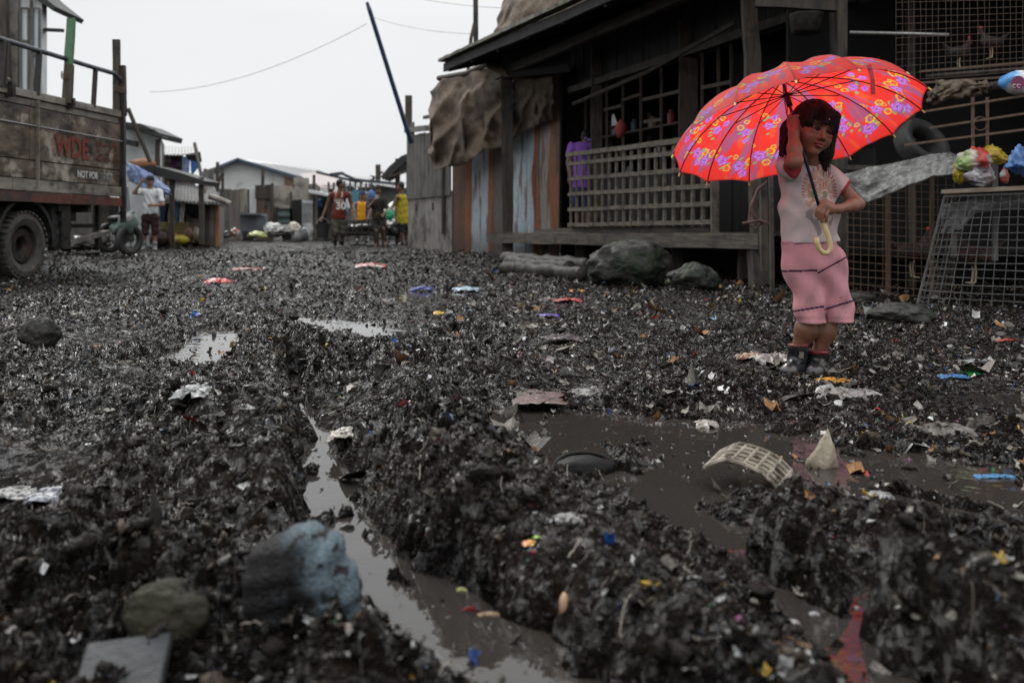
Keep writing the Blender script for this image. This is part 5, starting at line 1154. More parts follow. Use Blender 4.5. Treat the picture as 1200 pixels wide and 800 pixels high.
# utility pole and wires
up_ = empty('utility_pole', 'thin grey utility pole above the far roofs', 'utility pole', P(444, 280, 45))
MB().tube([P(444, 281, 45), P(443, 193, 45)], .12, 8).build('pole', wood_v, up_); MB().beam(P(441, 203, 45), P(449, 202, 45), .10).build('crossarm', wood_v, up_)
MB().beam(P(433, 222, 45), P(437, 206, 45), .22).build('short_post', wood_v, up_)
def wire(pts, r, label):
    q = MB().tube(pts, r, 4, False); tag(q.build('power_line', solid('wire_grey', (.06, .07, .08), .5)), label, 'power line')
def sag(a, b, n, s): a, b = Vector(a), Vector(b); return [a.lerp(b, t)+Vector((0, 0, -s*4*t*(1-t))) for t in np.linspace(0, 1, n)]
wire(sag(P(430, 28, 30), P(175, 108, 40), 16, .5), .009, 'slack wire falling across the sky towards the far shacks')
wire(sag(P(436, 20, 26), P(560, 40, 20), 12, .10), .007, 'wire running from the leaning pole to the tall wooden pole')
wire(sag(P(470, -6, 24), P(640, 10, 20), 12, .10), .007, 'topmost wire running off behind the porch roof')
wire(sag(P(193, 170, 26), P(146, 150, 24), 8, .05), .007, 'short wire at the small white house wall')

# ------------------------------------------------------------------ people in the street
def uu(V, g, S): return V-g['hem'] if 'hem' in g else V
lw_ = empty('scrap_wall', 'low dark scrap wall seen under and behind the truck', 'wall', P(95, 292, 22.4))
for k_, (a_, b_2, t_) in enumerate(((40, 62, 236), (62, 84, 228), (84, 108, 233), (108, 128, 226), (128, 146, 238))): qslab('wall_board', [(a_, t_), (b_2-.3, t_+1), (b_2-.3, 294), (a_, 294)], 22.4+.04*(k_ % 2), .06, (wood_dark, wood_v, plank_grey, wood_v, wood_dark)[k_], lw_)
for (px, py, w, h_, lb) in ((70, 284, .3, .2, 'dark heap under the truck bed by the wheel arch'), (100, 286, .35, .15, 'dark heap on the ground behind the truck step'), (120, 283, .25, .2, 'dark heap near the scooter wheel behind the truck')): bag('refuse_heap', px, py, 18.5, w, h_, (.03, .027, .024), lb, px)
figure(dict(head=(176, 212.5), shL=(165, 225), shR=(187, 225), elL=(157, 226, -.12), haL=(166, 213.5, -.12), elR=(191, 240, -.1), haR=(180, 240.5, -.2), hem=(176, 249), hipL=(171, 255), hipR=(181, 255),
            knL=(170, 273, -.05), knR=(182, 273), anL=(168, 290), anR=(181, 291), toL=(166, 292, -.14), toR=(182, 293, -.14)), 21.4,
       'man in white t-shirt, dark cap and rubber boots shading his face with one hand', (.22, .12, .075), (.62, .63, .64), (.035, .018, .016), ((.17, .18, .18), True), sleeve=.42, plen=.52, cap=(.02, .02, .022), scale=.95)
def jersey(V, g, S):
    C = np.tile(np.array([.13, .030, .018], np.float32), (len(V), 1)); c = (g['shL']+g['shR'])/2; x = V[:, 0]-c[0]; z = V[:, 2]-c[2]
    fr_ = V[:, 1] < c[1]
    C[fr_ & (np.abs(z+.13+.25*x*x/.1*.35) < .035) & (np.abs(x) < .11) & (np.sin(x*210) > -.35)] = (.40, .38, .34)
    d1 = np.hypot((np.abs(x))*1.0, z+.02); C[fr_ & (np.abs(np.abs(x)-.075-.25*(-z+.02)*(z < -.02)*0) < .012) & (z > -.06)] = (.45, .43, .4)
    return C
jm = figure(dict(head=(398.5, 216), shL=(387.5, 229), shR=(408.5, 228), elL=(383, 242, .05), haL=(378, 254, -.02), elR=(412, 240, .05), haR=(415, 246, -.15), hem=(397, 255), hipL=(393, 260), hipR=(401, 260),
            knL=(393, 273, -.12), knR=(402, 272, -.02), anL=(392, 286), anR=(400, 288, .1), toL=(391, 290, -.12), toR=(400, 291, -.02)), 23.4,
       'man in sleeveless maroon basketball jersey carrying a black bucket', (.14, .075, .048), (.19, .04, .022), (.075, .068, .058), ((.018, .018, .018), True), sleeve=0, plen=.62, scale=1.0, shirt_fn=jersey, h=.009, face='right')
me = text_mesh('30', .235, .004, .008); c = P(399.5, 241.5, 23.03)
me.transform(Matrix.Translation(c)@Euler((R(90), 0, 0)).to_matrix().to_4x4()); me.materials.clear(); o = link_mesh('jersey_number', me, solid('number_white', (.62, .60, .56), .8), jm)
# press the number onto the chest
for v in o.data.vertices:
    pass
bk_ = empty('black_bucket', 'black plastic bucket hanging from the hand of the man in the jersey', 'bucket', P(378, 282, 23.2))
MB().lathe([(.11, 0), (.12, .0), (.165, .30), (.18, .31), (.18, .33), (.155, .33), (.11, .03)], P(378, 279, 23.2), 20).build('bucket_body', rubber, bk_, smooth=False)
MB().tube([P(370, 263, 23.2), P(374, 257, 23.25), P(379, 255.5, 23.3), P(384, 258, 23.25), P(386.5, 263, 23.2)], .008, 6).build('handle', wiremat, bk_)
def ybib(V, g, S):
    C = np.tile(np.array([.62, .30, .012], np.float32), (len(V), 1)); c = (g['shL']+g['shR'])/2; x = V[:, 0]-c[0]; C[np.abs(x) > .12] = (.03, .05, .30); return C
figure(dict(head=(424.5, 229), shL=(417, 239.5), shR=(431, 239.5), elL=(414, 248, -.05), haL=(417, 256, -.15), elR=(434, 247, -.05), haR=(431, 255, -.15), hem=(424, 258), hipL=(421, 262), hipR=(428, 262),
            knL=(419, 263, -.35), knR=(430, 263, -.35), anL=(419, 280, -.35), anR=(430, 280, -.35), toL=(419, 283, -.5), toR=(430, 283, -.5)), 27.2,
       'person in yellow and blue sleeveless top and blue cap sitting on the cart', (.24, .13, .085), (.5, .3, .02), (.03, .03, .04), ((.03, .025, .02), False), sleeve=0, plen=.5, cap=(.03, .04, .12), shirt_fn=ybib, h=.011)
def dtee(V, g, S):
    C = np.tile(np.array([.028, .024, .020], np.float32), (len(V), 1)); c = (g['shL']+g['shR'])/2; x = V[:, 0]-c[0]; z = V[:, 2]-c[2]
    C[(V[:, 1] < c[1]) & (np.abs(np.abs(x)*1.2+z+.30) < .03) & (z > -.38)] = (.10, .07, .015); return C
figure(dict(head=(443, 222.5), shL=(434.5, 235.5), shR=(450.5, 235), elL=(432, 243, -.15), haL=(438.5, 235.5, -.22), elR=(454, 246, -.1), haR=(450, 251, -.3), hem=(443, 257), hipL=(439, 260), hipR=(447, 260),
            knL=(441, 270, -.25), knR=(449, 268, -.2), anL=(441, 286, -.1), anR=(450, 284, 0), toL=(440, 289, -.25), toR=(451, 287, -.15)), 25.4,
       'person in dark t-shirt drinking while astride the pedal tricycle', (.17, .095, .06), (.03, .025, .02), (.022, .022, .024), None, sleeve=.45, plen=.45, shirt_fn=dtee, h=.010, cap=(.03, .025, .022))
q = MB().lathe([(.03, 0), (.038, .09)], P(441.5, 232.5, 25.05), 10); tag(q.build('white_cup', white), 'small white cup held to the mouth of the person in dark', 'cup')
figure(dict(head=(469.5, 218.5), shL=(466, 231, -.1), shR=(475, 231, .15), elL=(461, 241, -.1), haL=(456, 247, -.2), elR=(475, 244, .2), haR=(470, 252, .1), hem=(472, 261), hipL=(470, 264, -.05), hipR=(475, 264, .1),
            knL=(471, 274, -.1), knR=(476, 274, .05), anL=(471, 285, -.05), anR=(477, 285, .1), toL=(468, 287, -.1), toR=(474, 287, .05)), 25.6,
       'person in yellow sleeveless shirt seen from the side at the concrete wall corner', (.17, .095, .06), (.34, .27, .025), (.015, .015, .018), ((.03, .025, .02), False), sleeve=0, plen=.38, h=.010, face='left')
# person on the porch, bending away
figure(dict(head=(687, 161, .05), shL=(670, 172), shR=(694, 172), elL=(666, 191, -.02), haL=(668, 208, -.1), elR=(700, 196), haR=(698, 212, -.05), hem=(682, 218), hipL=(677, 222), hipR=(689, 222),
            knL=(677, 245), knR=(689, 245), anL=(677, 269), anR=(689, 269), toL=(677, 271, -.1), toR=(689, 271, -.1)), 15.6,
       'person in purple top with tied dark hair bending behind the lattice rail', (.15, .08, .055), (.26, .11, .48), (.03, .04, .09), None, sleeve=.35, plen=.5, face='away', scale=.92, h=.010)
q = MB().blob(P(691, 164, 15.38), 1, 1, 0, (.05, .02, .022)).blob(P(686, 162, 15.4), 1, 1, 0, (.03, .02, .02)); tag(q.build('hair_ribbon', solid('lilac', (.25, .2, .6), .5), smooth=True), 'lilac ribbon in the hair of the person behind the lattice', 'hair ribbon')

# ------------------------------------------------------------------ pedal tricycle with a freight cart
tr = empty('freight_tricycle', 'black pedal tricycle with an iron freight cart', 'tricycle', P(430, 287, 25.2))
def tp(px, py, d=0): return P(px, py, 25.2+d)
q = MB()
for y in (260, 266, 272): q.beam(tp(407, y), tp(441, y), .035)
for y in (260, 270): q.beam(tp(407, y, 1.2), tp(441, y, 1.2), .035)
for px in (407, 415, 424, 432, 441): q.beam(tp(px, 258), tp(px, 274), .03)
q.beam(tp(402, 273), tp(448, 272), .06); q.beam(tp(407, 260), tp(407, 260, 1.2), .035); q.beam(tp(441, 260), tp(441, 260, 1.2), .035)
q.build('cart_frame', darkmetal, tr)
MB().slab([tp(405, 274), tp(444, 274), tp(444, 274, 1.2), tp(405, 274, 1.2)], .05, (0, 0, -1)).build('cart_floor', wood_dark, tr)
MB().slab([tp(418, 258, .3), tp(436, 257, .3), tp(436, 257, .9), tp(418, 258, .9)], .03, (0, 0, -1)).build('cart_bench', rubber, tr)
def spoked(c, Rr, ax, parent):
    w = tyre_mb(c, Rr, .05, ax, 30).build('wheel', rubber, parent, smooth=True); M = Vector((0, 0, 1)).rotation_difference(Vector(ax)).to_matrix(); q = MB()
    for k in range(14): a = k*math.pi/7; q.tube([Vector(c), Vector(c)+M@Vector((math.cos(a), math.sin(a), 0))*Rr*.62], .003, 3)
    q.tube([Vector(c)+M@Vector((0, 0, -.05)), Vector(c)+M@Vector((0, 0, .05))], .025, 8); q.build('spokes', wiremat, w)
def tyre_thin(c, Rr, ax, parent):
    M = Vector((0, 0, 1)).rotation_difference(Vector(ax)).to_matrix()
    q = MB().lathe([(Rr*.92, -.012), (Rr*.95, -.022), (Rr, 0), (Rr*.95, .022), (Rr*.92, .012)], c, 32, M, closed=True); w = q.build('wheel', rubber, parent, smooth=True)
    q = MB()
    for k in range(16): a = k*math.pi/8; q.tube([Vector(c), Vector(c)+M@Vector((math.cos(a), math.sin(a), 0))*Rr*.92], .003, 3)
    q.tube([Vector(c)+M@Vector((0, 0, -.05)), Vector(c)+M@Vector((0, 0, .05))], .025, 8); q.build('spokes', wiremat, w)
tyre_thin(tp(449, 277, .1), .30, (.9, -.45, 0), tr); tyre_thin(tp(409, 277, .1), .27, (.15, -1, 0), tr); tyre_thin(tp(418, 278, 1.1), .27, (.15, -1, 0), tr)
q = MB(); q.tube([tp(449, 277, .1), tp(452, 262, 0), tp(451, 252, 0)], .02, 6); q.tube([tp(452, 262), tp(443, 270, .3), tp(436, 270, .5)], .022, 6); q.tube([tp(443, 270, .3), tp(444, 260, .35)], .02, 6); q.build('cycle_frame', darkmetal, tr)
MB().tube([tp(444, 250, -.05), tp(449, 248, 0), tp(456, 249, -.1)], .014, 6).build('handlebar', darkmetal, tr)
MB().blob(tp(444, 259, .35), .13, 2, .05, (.9, 1.2, .4)).build('saddle', rubber, tr, smooth=True)
bag('plastic_bag', 456.5, 253, 25.0, .09, .14, (.01, .28, .10), 'bright green plastic bag hanging from the tricycle handlebar', 31)
bag('refuse_sack', 461, 270, 26.2, .3, .22, (.03, .028, .026), 'dark scrap heap between the tricycle and the corner post', 32)
bag('refuse_sack', 424, 268, 26.2, .45, .12, (.04, .035, .03), 'dark load piled inside the iron cart', 33)
bag('refuse_sack', 459, 261, 27, .14, .1, (.5, .5, .48), 'white plastic bag behind the green one on the tricycle', 34)
bag('refuse_sack', 402, 248, 27.5, .12, .2, (.02, .14, .16), 'sea-blue bag behind the man in the jersey', 35)
# ------------------------------------------------------------------ the umbrella
Hp, Hub = P(962, 250, 3.965), P(922, 112, 4.14)
AX = (Hub-Hp).normalized()
um = empty('umbrella', 'bright red umbrella with purple flowers held by the girl', 'umbrella', P(967, 297, 3.96))
apex = Hub+AX*.074
UX = AX.cross(Vector((0, 1, 0))).normalized(); UY = AX.cross(UX).normalized(); MU = Matrix((UX, UY, AX)).transposed()
NR, RAD, DEP = 14, .520, .244
def canopy_pt(ang, t, sag=1.0):
    """ang round the shaft, t 0 at the apex .. 1 at the hem"""
    w = 2*math.pi/NR; ph = (ang % w)-w/2; chord = math.cos(w/2)/math.cos(ph); k = chord*(.35+.65*t)+(1-(.35+.65*t))
    mid = (1-(abs(ph)/(w/2))**2)
    r = RAD*math.sin(t*1.22)/math.sin(1.22)*(1-(1-chord)*t-.012*mid*t*sag)
    z = -DEP*(1-math.cos(t*1.32))/(1-math.cos(1.32))-.016*mid*math.sin(math.pi*min(1, t*.9))*sag+.014*mid*t**6
    return apex+MU@Vector((r*math.cos(ang), r*math.sin(ang), z))
def build_canopy():
    na, nt_ = NR*36, 110; w = 2*math.pi/NR
    A = np.arange(na)*2*math.pi/na; T = np.linspace(.012, 1, nt_+1)
    ph = (A % w)-w/2; chord = np.cos(w/2)/np.cos(ph); mid = 1-(np.abs(ph)/(w/2))**2
    TT, AA = np.meshgrid(T, A, indexing='ij'); CH = np.tile(chord, (nt_+1, 1)); MI = np.tile(mid, (nt_+1, 1)); PHI = np.tile(ph, (nt_+1, 1))
    r = RAD*np.sin(TT*1.22)/math.sin(1.22)*(1-(1-CH)*TT-.012*MI*TT)
    z = -DEP*(1-np.cos(TT*1.32))/(1-math.cos(1.32))-.016*MI*np.sin(math.pi*np.minimum(1, TT*.9))+.014*MI*TT**6
    z = z+.0025*gnoise(r*np.cos(AA)*14, r*np.sin(AA)*14, 3)
    L = np.stack([r*np.cos(AA), r*np.sin(AA), z], -1).reshape(-1, 3); V = L@np.array(MU).T+np.array(apex)
    # printed cotton: scarlet with brushed violet strokes and flower sprays, in each panel's own coordinates
    pu = (RAD*TT*PHI).reshape(-1); pv = (RAD*TT*1.12).reshape(-1); pan = np.tile((A//w).astype(int), (nt_+1, 1)).reshape(-1)
    C = np.tile(np.array([.92, .050, .042], np.float32), (len(V), 1))
    st = gnoise(pu*16+pan*9.1, pv*5+pan*3.7, 5)+.5*gnoise(pu*70+pan, pv*9, 6)
    m = np.clip((st-.14)/.24, 0, 1)[:, None]*.78; C = C*(1-m)+np.array([.30, .13, .28])*m
    st2 = gnoise(pu*30+pan*2.1, pv*8+pan*5.7, 15); m = np.clip((st2-.3)/.3, 0, 1)[:, None]*.5; C = C*(1-m)+np.array([.95, .16, .045])*m
    rg = random.Random(4)
    for p in range(NR):
        sel = pan == p; u0, v0 = pu[sel], pv[sel]; c = C[sel]
        sp = [(rg.uniform(-.06, -.03), rg.uniform(.44, .50)), (rg.uniform(.03, .06), rg.uniform(.38, .47)), (rg.uniform(-.02, .02), rg.uniform(.27, .33))]
        for (fu, fv) in sp:
            k = fv/.5
            items = [(fu, fv, .026*k+.004, 'rose'), (fu+rg.choice((-1, 1))*.052*k, fv-.02, .021*k+.003, 'ring'), (fu-.03*k, fv+rg.choice((-1, 1))*.045, .021*k+.003, 'rose' if rg.random() < .6 else 'ring'), (fu+.03*k, fv-.055, .013, 'ring')]
            for i in range(4): a = rg.uniform(0, 6.28); items.append((fu+math.cos(a)*.042*k, fv+math.sin(a)*.045, .010, 'leaf'))
            c0_ = c.copy()
            for (a, b_, s, kind) in items:
                dx, dy = u0-a, v0-b_; d = np.hypot(dx, dy); th = np.arctan2(dy, dx)
                if kind == 'leaf':
                    e = np.hypot(dx*.8+dy*.6, (dy*.8-dx*.6)*2.1); c[e < s] = (.10, .55, .22)
                elif kind == 'rose':
                    rim = s*(1+.16*np.cos(5*th)); c[d < rim] = (.42, .16, .72); c[(d < rim*.85) & (np.sin(d/s*13+th*2) > .6)] = (.62, .40, .84); c[d < s*.2] = (.20, .05, .42)
                    pass
                else:
                    rim = s*(1+.18*np.cos(6*th)); c[(d < rim) & (np.sin(d/s*9+1) > -.1)] = (.85, .62, .08); c[d < s*.25] = (.75, .25, .05)
        C[sel] = c*.82+C[sel]*.18
    hemm = (TT.reshape(-1) > .985); C[hemm] *= .55
    C[(np.abs(PHI.reshape(-1)) > w/2-.004/np.maximum(RAD*TT.reshape(-1), .02)*.5)] *= .6
    i = np.arange((nt_+1)*na).reshape(nt_+1, na); j = np.roll(i, -1, 1)
    Fq = np.stack([i[:-1], j[:-1], j[1:], i[1:]], -1).reshape(-1, 4)
    m_ = vmat('umbrella_cotton', rough=.6, bump=.25, bscale=420, trans=.62, var=.10, spec=.3, coat=.1)
    link_mesh('canopy', np_mesh('canopy', V, Fq, C), m_, um, True)
build_canopy()
umetal = mat('umbrella_metal', (.012, .012, .016), (.03, .03, .04), (30, 30, 30), (.3, .45), .05, metal=.4)
tipm = solid('brass_tip', (.55, .42, .12), .4)
for i in range(NR):
    a = 2*math.pi*i/NR; pts = [canopy_pt(a+1e-4, t, 0)-AX*.005 for t in np.linspace(.03, 1, 9)]
    rb = MB().tube(pts, .0021, 5).build('rib', umetal, um); e = pts[-1]; d = (pts[-1]-pts[-2]).normalized()
    MB().tube([e-d*.004, e+d*.012], [.0045, .0035], 6).build('rib_tip', tipm, rb)
    MB().tube([Hub+AX*.0+MU@Vector((.010*math.cos(a), .010*math.sin(a), 0)), canopy_pt(a+1e-4, .44, 0)-AX*.010], .0021, 4).build('stretcher', umetal, um)
MB().tube([apex+AX*.055, apex+AX*.012, apex-AX*.004], [.004, .007, .012], 10).build('ferrule', solid('grey_ferrule', (.10, .11, .14), .35, .3), um, smooth=True)
MB().tube([apex+AX*.02, Hub, Hp-AX*.01], .0062, 10).build('shaft', mat('blue_black_shaft', (.008, .010, .02), (.02, .028, .05), (20, 20, 20), (.15, .3), 0), um, smooth=True)
MB().tube([Hub-AX*.05, Hub+AX*.008], .0125, 12).build('runner', umetal, um, smooth=True)
hk = [Hp+AX*.03, Hp, P(965.5, 263, 3.958), P(970, 275, 3.955), P(973, 285, 3.953), P(973, 292, 3.952), P(969.5, 296.3, 3.950), P(964.5, 296, 3.948), P(960, 291.5, 3.947), P(957.5, 284.5, 3.946), P(956.8, 278, 3.946)]
MB().tube(hk, [.0075, .009]+[.0105]*8+[.010], 14).build('handle', mat('pale_handle', (.50, .38, .17), (.62, .50, .26), (9, 9, 9), (.3, .4), .05), um, smooth=True)
tb = MB(); a0 = 1.0; 
st_ = [P(1029, 80, 3.85), P(1033, 93, 3.84), P(1036, 107, 3.84)]
best = min(range(NR), key=lambda i: abs((600+F*canopy_pt(2*math.pi*i/NR, 1).x/canopy_pt(2*math.pi*i/NR, 1).y)-1033)+(0 if canopy_pt(2*math.pi*i/NR, 1).y < 4.2 else 500))
e = canopy_pt(2*math.pi*best/NR+.12, .97)
tb.beam(e+Vector((0, -.004, .01)), e+Vector((.01, -.012, -.045)), .016, .002); tb.beam(e+Vector((.01, -.012, -.045)), e+Vector((.013, -.008, -.10)), .016, .002)
tb.build('closing_strap', solid('strap_red', (.40, .03, .03), .6), um)

# ------------------------------------------------------------------ the girl
gl = empty('person', 'young girl in pink shorts and rubber boots holding the red umbrella', 'person', P(946, 438, 4.15))
HS = 4.08
HC = P(953.5, 149, HS); th_ = R(15); hx = Vector((math.cos(th_), 0, -math.sin(th_))); hz = Vector((math.sin(th_), 0, math.cos(th_))); hy = Vector((0, 1, 0))
# the face is turned a little towards the handle side
tw = R(17); hx2 = (hx*math.cos(tw)+hy*math.sin(tw)).normalized(); hy2 = (hy*math.cos(tw)-hx*math.sin(tw)).normalized()
def H(a, b, c): return HC+hx2*a+hz*b-hy2*c
MH = np.array([hx2[:], (-hy2)[:], hz[:]]).T.tolist()
MH = [list(r) for r in zip(*[hx2[:], (-hy2)[:], hz[:]])]
lo = np.array(P(900, 445, 4.1))-[0, .42, .03]; hi = np.array(P(1025, 108, 4.2))+[.02, .14, .02]
lo[1] = 3.80; hi[1] = 4.40
v = Vol(lo, hi, .0031); YB = 4.17
def q_(px, py, Y=YB): return P(px, py, Y)
# torso and neck
v.cone(q_(949, 292, 4.18), q_(947, 215, 4.18), .092, .092, .04, ys=1.45); v.cone(q_(921, 194), q_(971, 204), .036, .036, .03); v.cone(q_(956, 208, 4.16), H(0, -.07, -.02), .036, .033, .02)
# head
v.ell(H(0, .015, -.008), (.080, .088, .086), .01, MH); v.ell(H(0, -.048, .018), (.065, .058, .064), .03, MH)
for s in (-1, 1):
    v.ell(H(s*.036, -.046, .046), (.026, .024, .026), .02, MH); v.ell(H(s*.080, -.022, -.008), (.010, .018, .026), .008, MH)
v.ell(H(0, -.104, .046), (.022, .020, .016), .02, MH); v.ell(H(0, .008, .066), (.050, .016, .012), .02, MH)
for s in (-1, 1): v.ell(H(s*.031, -.016, .086), (.021, .014, .012), .010, MH, sub=True)
v.cone(H(0, -.012, .074), H(0, -.040, .086), .0075, .0105, .010); v.ell(H(0, -.046, .088), (.011, .010, .009), .006, MH)
for s in (-1, 1): v.ell(H(s*.0125, -.050, .078), (.0085, .009, .007), .005, MH); v.ell(H(s*.031, -.027, .068), (.022, .010, .007), .008, MH)
v.ell(H(.001, -.071, .077), (.021, .010, .0058), .004, MH); v.ell(H(.001, -.081, .075), (.017, .010, .0062), .004, MH); v.cone(H(-.022, -.0745, .083), H(.023, -.0735, .083), .0016, .0016, .003, sub=True)
# her raised arm (on the viewer's left), elbow pushed forward, fist round the shaft
E1 = q_(932, 189, 3.955); W1 = q_(930, 157, 4.005); shf = lambda py: Hub.lerp(Hp, (py-112)/(250-112)); F1 = shf(143)
v.cone(q_(920, 192, 4.15), E1, .032, .028, .02); v.cone(E1, E1.lerp(W1, .45), .028, .0285, .02); v.cone(E1.lerp(W1, .45), W1, .0285, .0185, .015)
K1 = q_(931, 147, 4.055)
v.cone(W1, K1, .021, .026, .012); v.ell(K1, (.025, .022, .030), .012)
for i in range(4):
    b0 = P(926+2.6*i*.35, 138+4.6*i, 4.045); b1 = P(935+1.2*(1.5-abs(i-1.2)), 136.5+4.6*i, 4.045); b2 = P(941-1.1*i*.6, 139.5+4.5*i, 4.075); b3 = P(936, 141+4.4*i, 4.105)
    r = [.0088, .0092, .0088, .0078][i]; v.cone(b0, b1, r*1.1, r, .006); v.cone(b1, b2, r, r*.92, .003); v.cone(b2, b3, r*.92, r*.85, .002)
v.cone(P(925, 147, 4.06), P(925, 137, 4.085), .0105, .009, .006); v.cone(P(925, 137, 4.085), P(930, 133, 4.10), .009, .008, .003)
# her other arm, hand laid round the handle
S2 = q_(974, 206, 4.16); E2 = q_(1006, 239, 4.10); W2 = q_(982, 245, 4.00); K2 = P(972, 245, 3.955)
v.cone(S2, E2, .029, .0235, .02); v.cone(E2, E2.lerp(W2, .35), .024, .0255, .015); v.cone(E2.lerp(W2, .35), W2, .0255, .0160, .015)
v.cone(W2, K2, .0185, .020, .012); v.ell(K2, (.026, .018, .021), .012)
kn = [(962.5, 240.5), (965.5, 239.5), (969, 240.5), (972.5, 243)]; mdl = [(957.5, 246.5), (960, 248), (963.5, 250), (968.5, 252)]; tp_ = [(956.5, 253), (959, 256.5), (963, 259.5), (968.5, 259.5)]
for i in range(4):
    r = [.0072, .0080, .0082, .0076][i]; a, b_, c = P(*kn[i], 3.942), P(*mdl[i], 3.936), P(*tp_[i], 3.944)
    v.cone(K2, a, .012, r*1.15, .010); v.cone(a, b_, r*1.12, r, .003); v.cone(b_, c, r, r*.82, .0015)
v.cone(P(976, 241, 3.965), P(968, 235.5, 3.955), .0095, .0085, .008); v.cone(P(968, 235.5, 3.955), P(962, 236.5, 3.95), .0085, .007, .003)
# legs
v.cone(q_(938, 305, 4.18), q_(950, 366, 4.17), .052, .045, .03); v.cone(q_(950, 366, 4.17), q_(945, 386, 4.17), .045, .046, .02); v.cone(q_(945, 386, 4.17), q_(934, 412, 4.19), .046, .027, .02)
v.cone(q_(964, 305, 4.18), q_(973, 366, 4.19), .052, .043, .03); v.cone(q_(973, 366, 4.19), q_(968, 388, 4.19), .043, .041, .02); v.cone(q_(968, 388, 4.19), q_(958, 416, 4.20), .041, .026, .02)
for a, m_, b_ in ((q_(934, 412, 4.19), P(934, 429, 4.19), P(927, 433, 4.12)), (q_(958, 416, 4.20), P(957, 431, 4.19), P(955.5, 435, 4.11))): v.cone(a, m_, .027, .025, .01); v.cone(m_, b_, .024, .018, .01)
def skincol(V):
    C = np.tile(np.array([.235, .105, .062], np.float32), (len(V), 1)); d = V-np.array(HC); a = d@np.array(hx2); b_ = d@np.array(hz); c = -(d@np.array(hy2))
    f = (c > .04)
    C[f & (((a)/.024)**2+((b_+.0755)/.0125)**2 < 1)] = (.26, .062, .050)
    C[f & (np.abs(b_+.0745+.05*(a/.03)**2*.06) < .0016) & (np.abs(a) < .021)] = (.07, .02, .016)
    for s in (-1, 1):
        aa = (a-s*.031); C[f & (np.abs(b_-.004+.0*aa-(.004-9*aa*aa)) < .0028) & (np.abs(aa) < .018)] = (.020, .012, .010)      # brow
        C[f & ((aa/.0175)**2+((b_+.0165)/.0085)**2 < 1)] = (.055, .026, .018)                                              # lash line
        C[f & ((aa/.010)**2+((b_+.048)/.006)**2 < .0)] = (.1, .04, .03)
        C[f & (((a-s*.0075)/.0035)**2+((b_+.054)/.0025)**2 < 1)] = (.05, .02, .015)
    knee = V[:, 2] < .30; n_ = gnoise(V[:, 0]*30, V[:, 2]*30, 8); C[knee] *= (.74-.22*np.clip(n_[knee], 0, 1))[:, None]; n3 = gnoise(V[:, 0]*14+V[:, 1]*9, V[:, 2]*14, 18); C *= (1+.07*n3)[:, None]
    return C
vol_obj('body', v, skin, gl, colfn=skincol)
for s in (-1, 1):
    c = H(s*.031, -.0165, .0665); q = MB()
    import bmesh as _b
    bm = _b.new(); _b.ops.create_uvsphere(bm, u_segments=28, v_segments=18, radius=.0125)
    for p in bm.verts:
        w = c+p.co; n0 = p.co.normalized(); f = n0.dot(-hy2*.98+hx2*(-.06)); q.v.append(w); q.c.append((.006, .005, .005) if f > .74 else ((.022, .011, .008) if f > .62 else (.40, .35, .33)))
    q.f = [tuple(x.index for x in f.verts) for f in bm.faces]; bm.free()
    q.build('eye', vmat('eyeball', rough=.25, bump=0, var=0, spec=.25), gl, smooth=True, vcol=True)
    lid = MB(); n = 12
    for k in range(n):
        a0_, a1_ = -1+2*k/n, -1+2*(k+1)/n
        f_ = lambda t, up: H(s*.031+t*.0155, -.0165+up*(1-t*t), .0665+.0137*math.sqrt(max(0, 1-(t*.80)**2)))
        lid.tube([f_(a0_, .0068), f_(a1_, .0068)], .0016, 5)
    lid.build('eyelash', solid('lash_black', (.012, .008, .007), .6), gl)
# hair
t = Vol(np.array(HC)-.24, np.array(HC)+.20, .0036)
t.ell(H(0, .018, -.014), (.089, .098, .098), .01, MH)
t.cone(H(.082, .02, -.005), H(.088, -.085, -.005), .030, .030, .03); t.cone(H(.088, -.085, -.005), H(.100, -.152, .0), .030, .010, .02)
t.cone(H(-.070, .02, -.01), H(-.074, -.09, -.01), .022, .022, .03); t.cone(H(-.074, -.09, -.01), H(-.080, -.135, -.01), .020, .008, .02)
t.cone(H(-.05, -.03, -.07), H(-.05, -.12, -.06), .05, .035, .03); t.cone(H(.05, -.03, -.07), H(.06, -.125, -.06), .05, .035, .03)
t.cone(H(-.055, .055, .056), H(-.066, .004, .062), .020, .012, .02); t.cone(H(0, .06, .070), H(-.004, .012, .083), .022, .010, .02); t.cone(H(.045, .055, .062), H(.062, .002, .062), .022, .012, .02)
t.ell(H(.002, -.060, .075), (.060, .052, .062), .006, MH, sub=True); t.ell(H(0, -.02, .085), (.052, .035, .026), .006, MH, sub=True)
hxn, hzn, hyn = np.array(hx2), np.array(hz), np.array(hy2); hcn = np.array(HC)
def strands(x, y, z):
    a = (x-hcn[0])*hxn[0]+(y-hcn[1])*hxn[1]+(z-hcn[2])*hxn[2]; c = (x-hcn[0])*hyn[0]+(y-hcn[1])*hyn[1]+(z-hcn[2])*hyn[2]; b_ = (x-hcn[0])*hzn[0]+(z-hcn[2])*hzn[2]
    an = np.arctan2(a, -c+.01); return .0022*np.sin(an*46+b_*14)+.0016*np.sin(an*91+b_*31+1)
t.noise(strands)
hr = vol_obj('hair', t, hairm, gl, colfn=lambda V: np.tile(np.array([.0085, .006, .0055], np.float32), (len(V), 1))*(1+.5*np.clip(gnoise(V[:, 0]*160, V[:, 2]*12, 3), -1, 1))[:, None])
st = MB()          # loose strands of the fringe and at the shoulders
rg = random.Random(5)
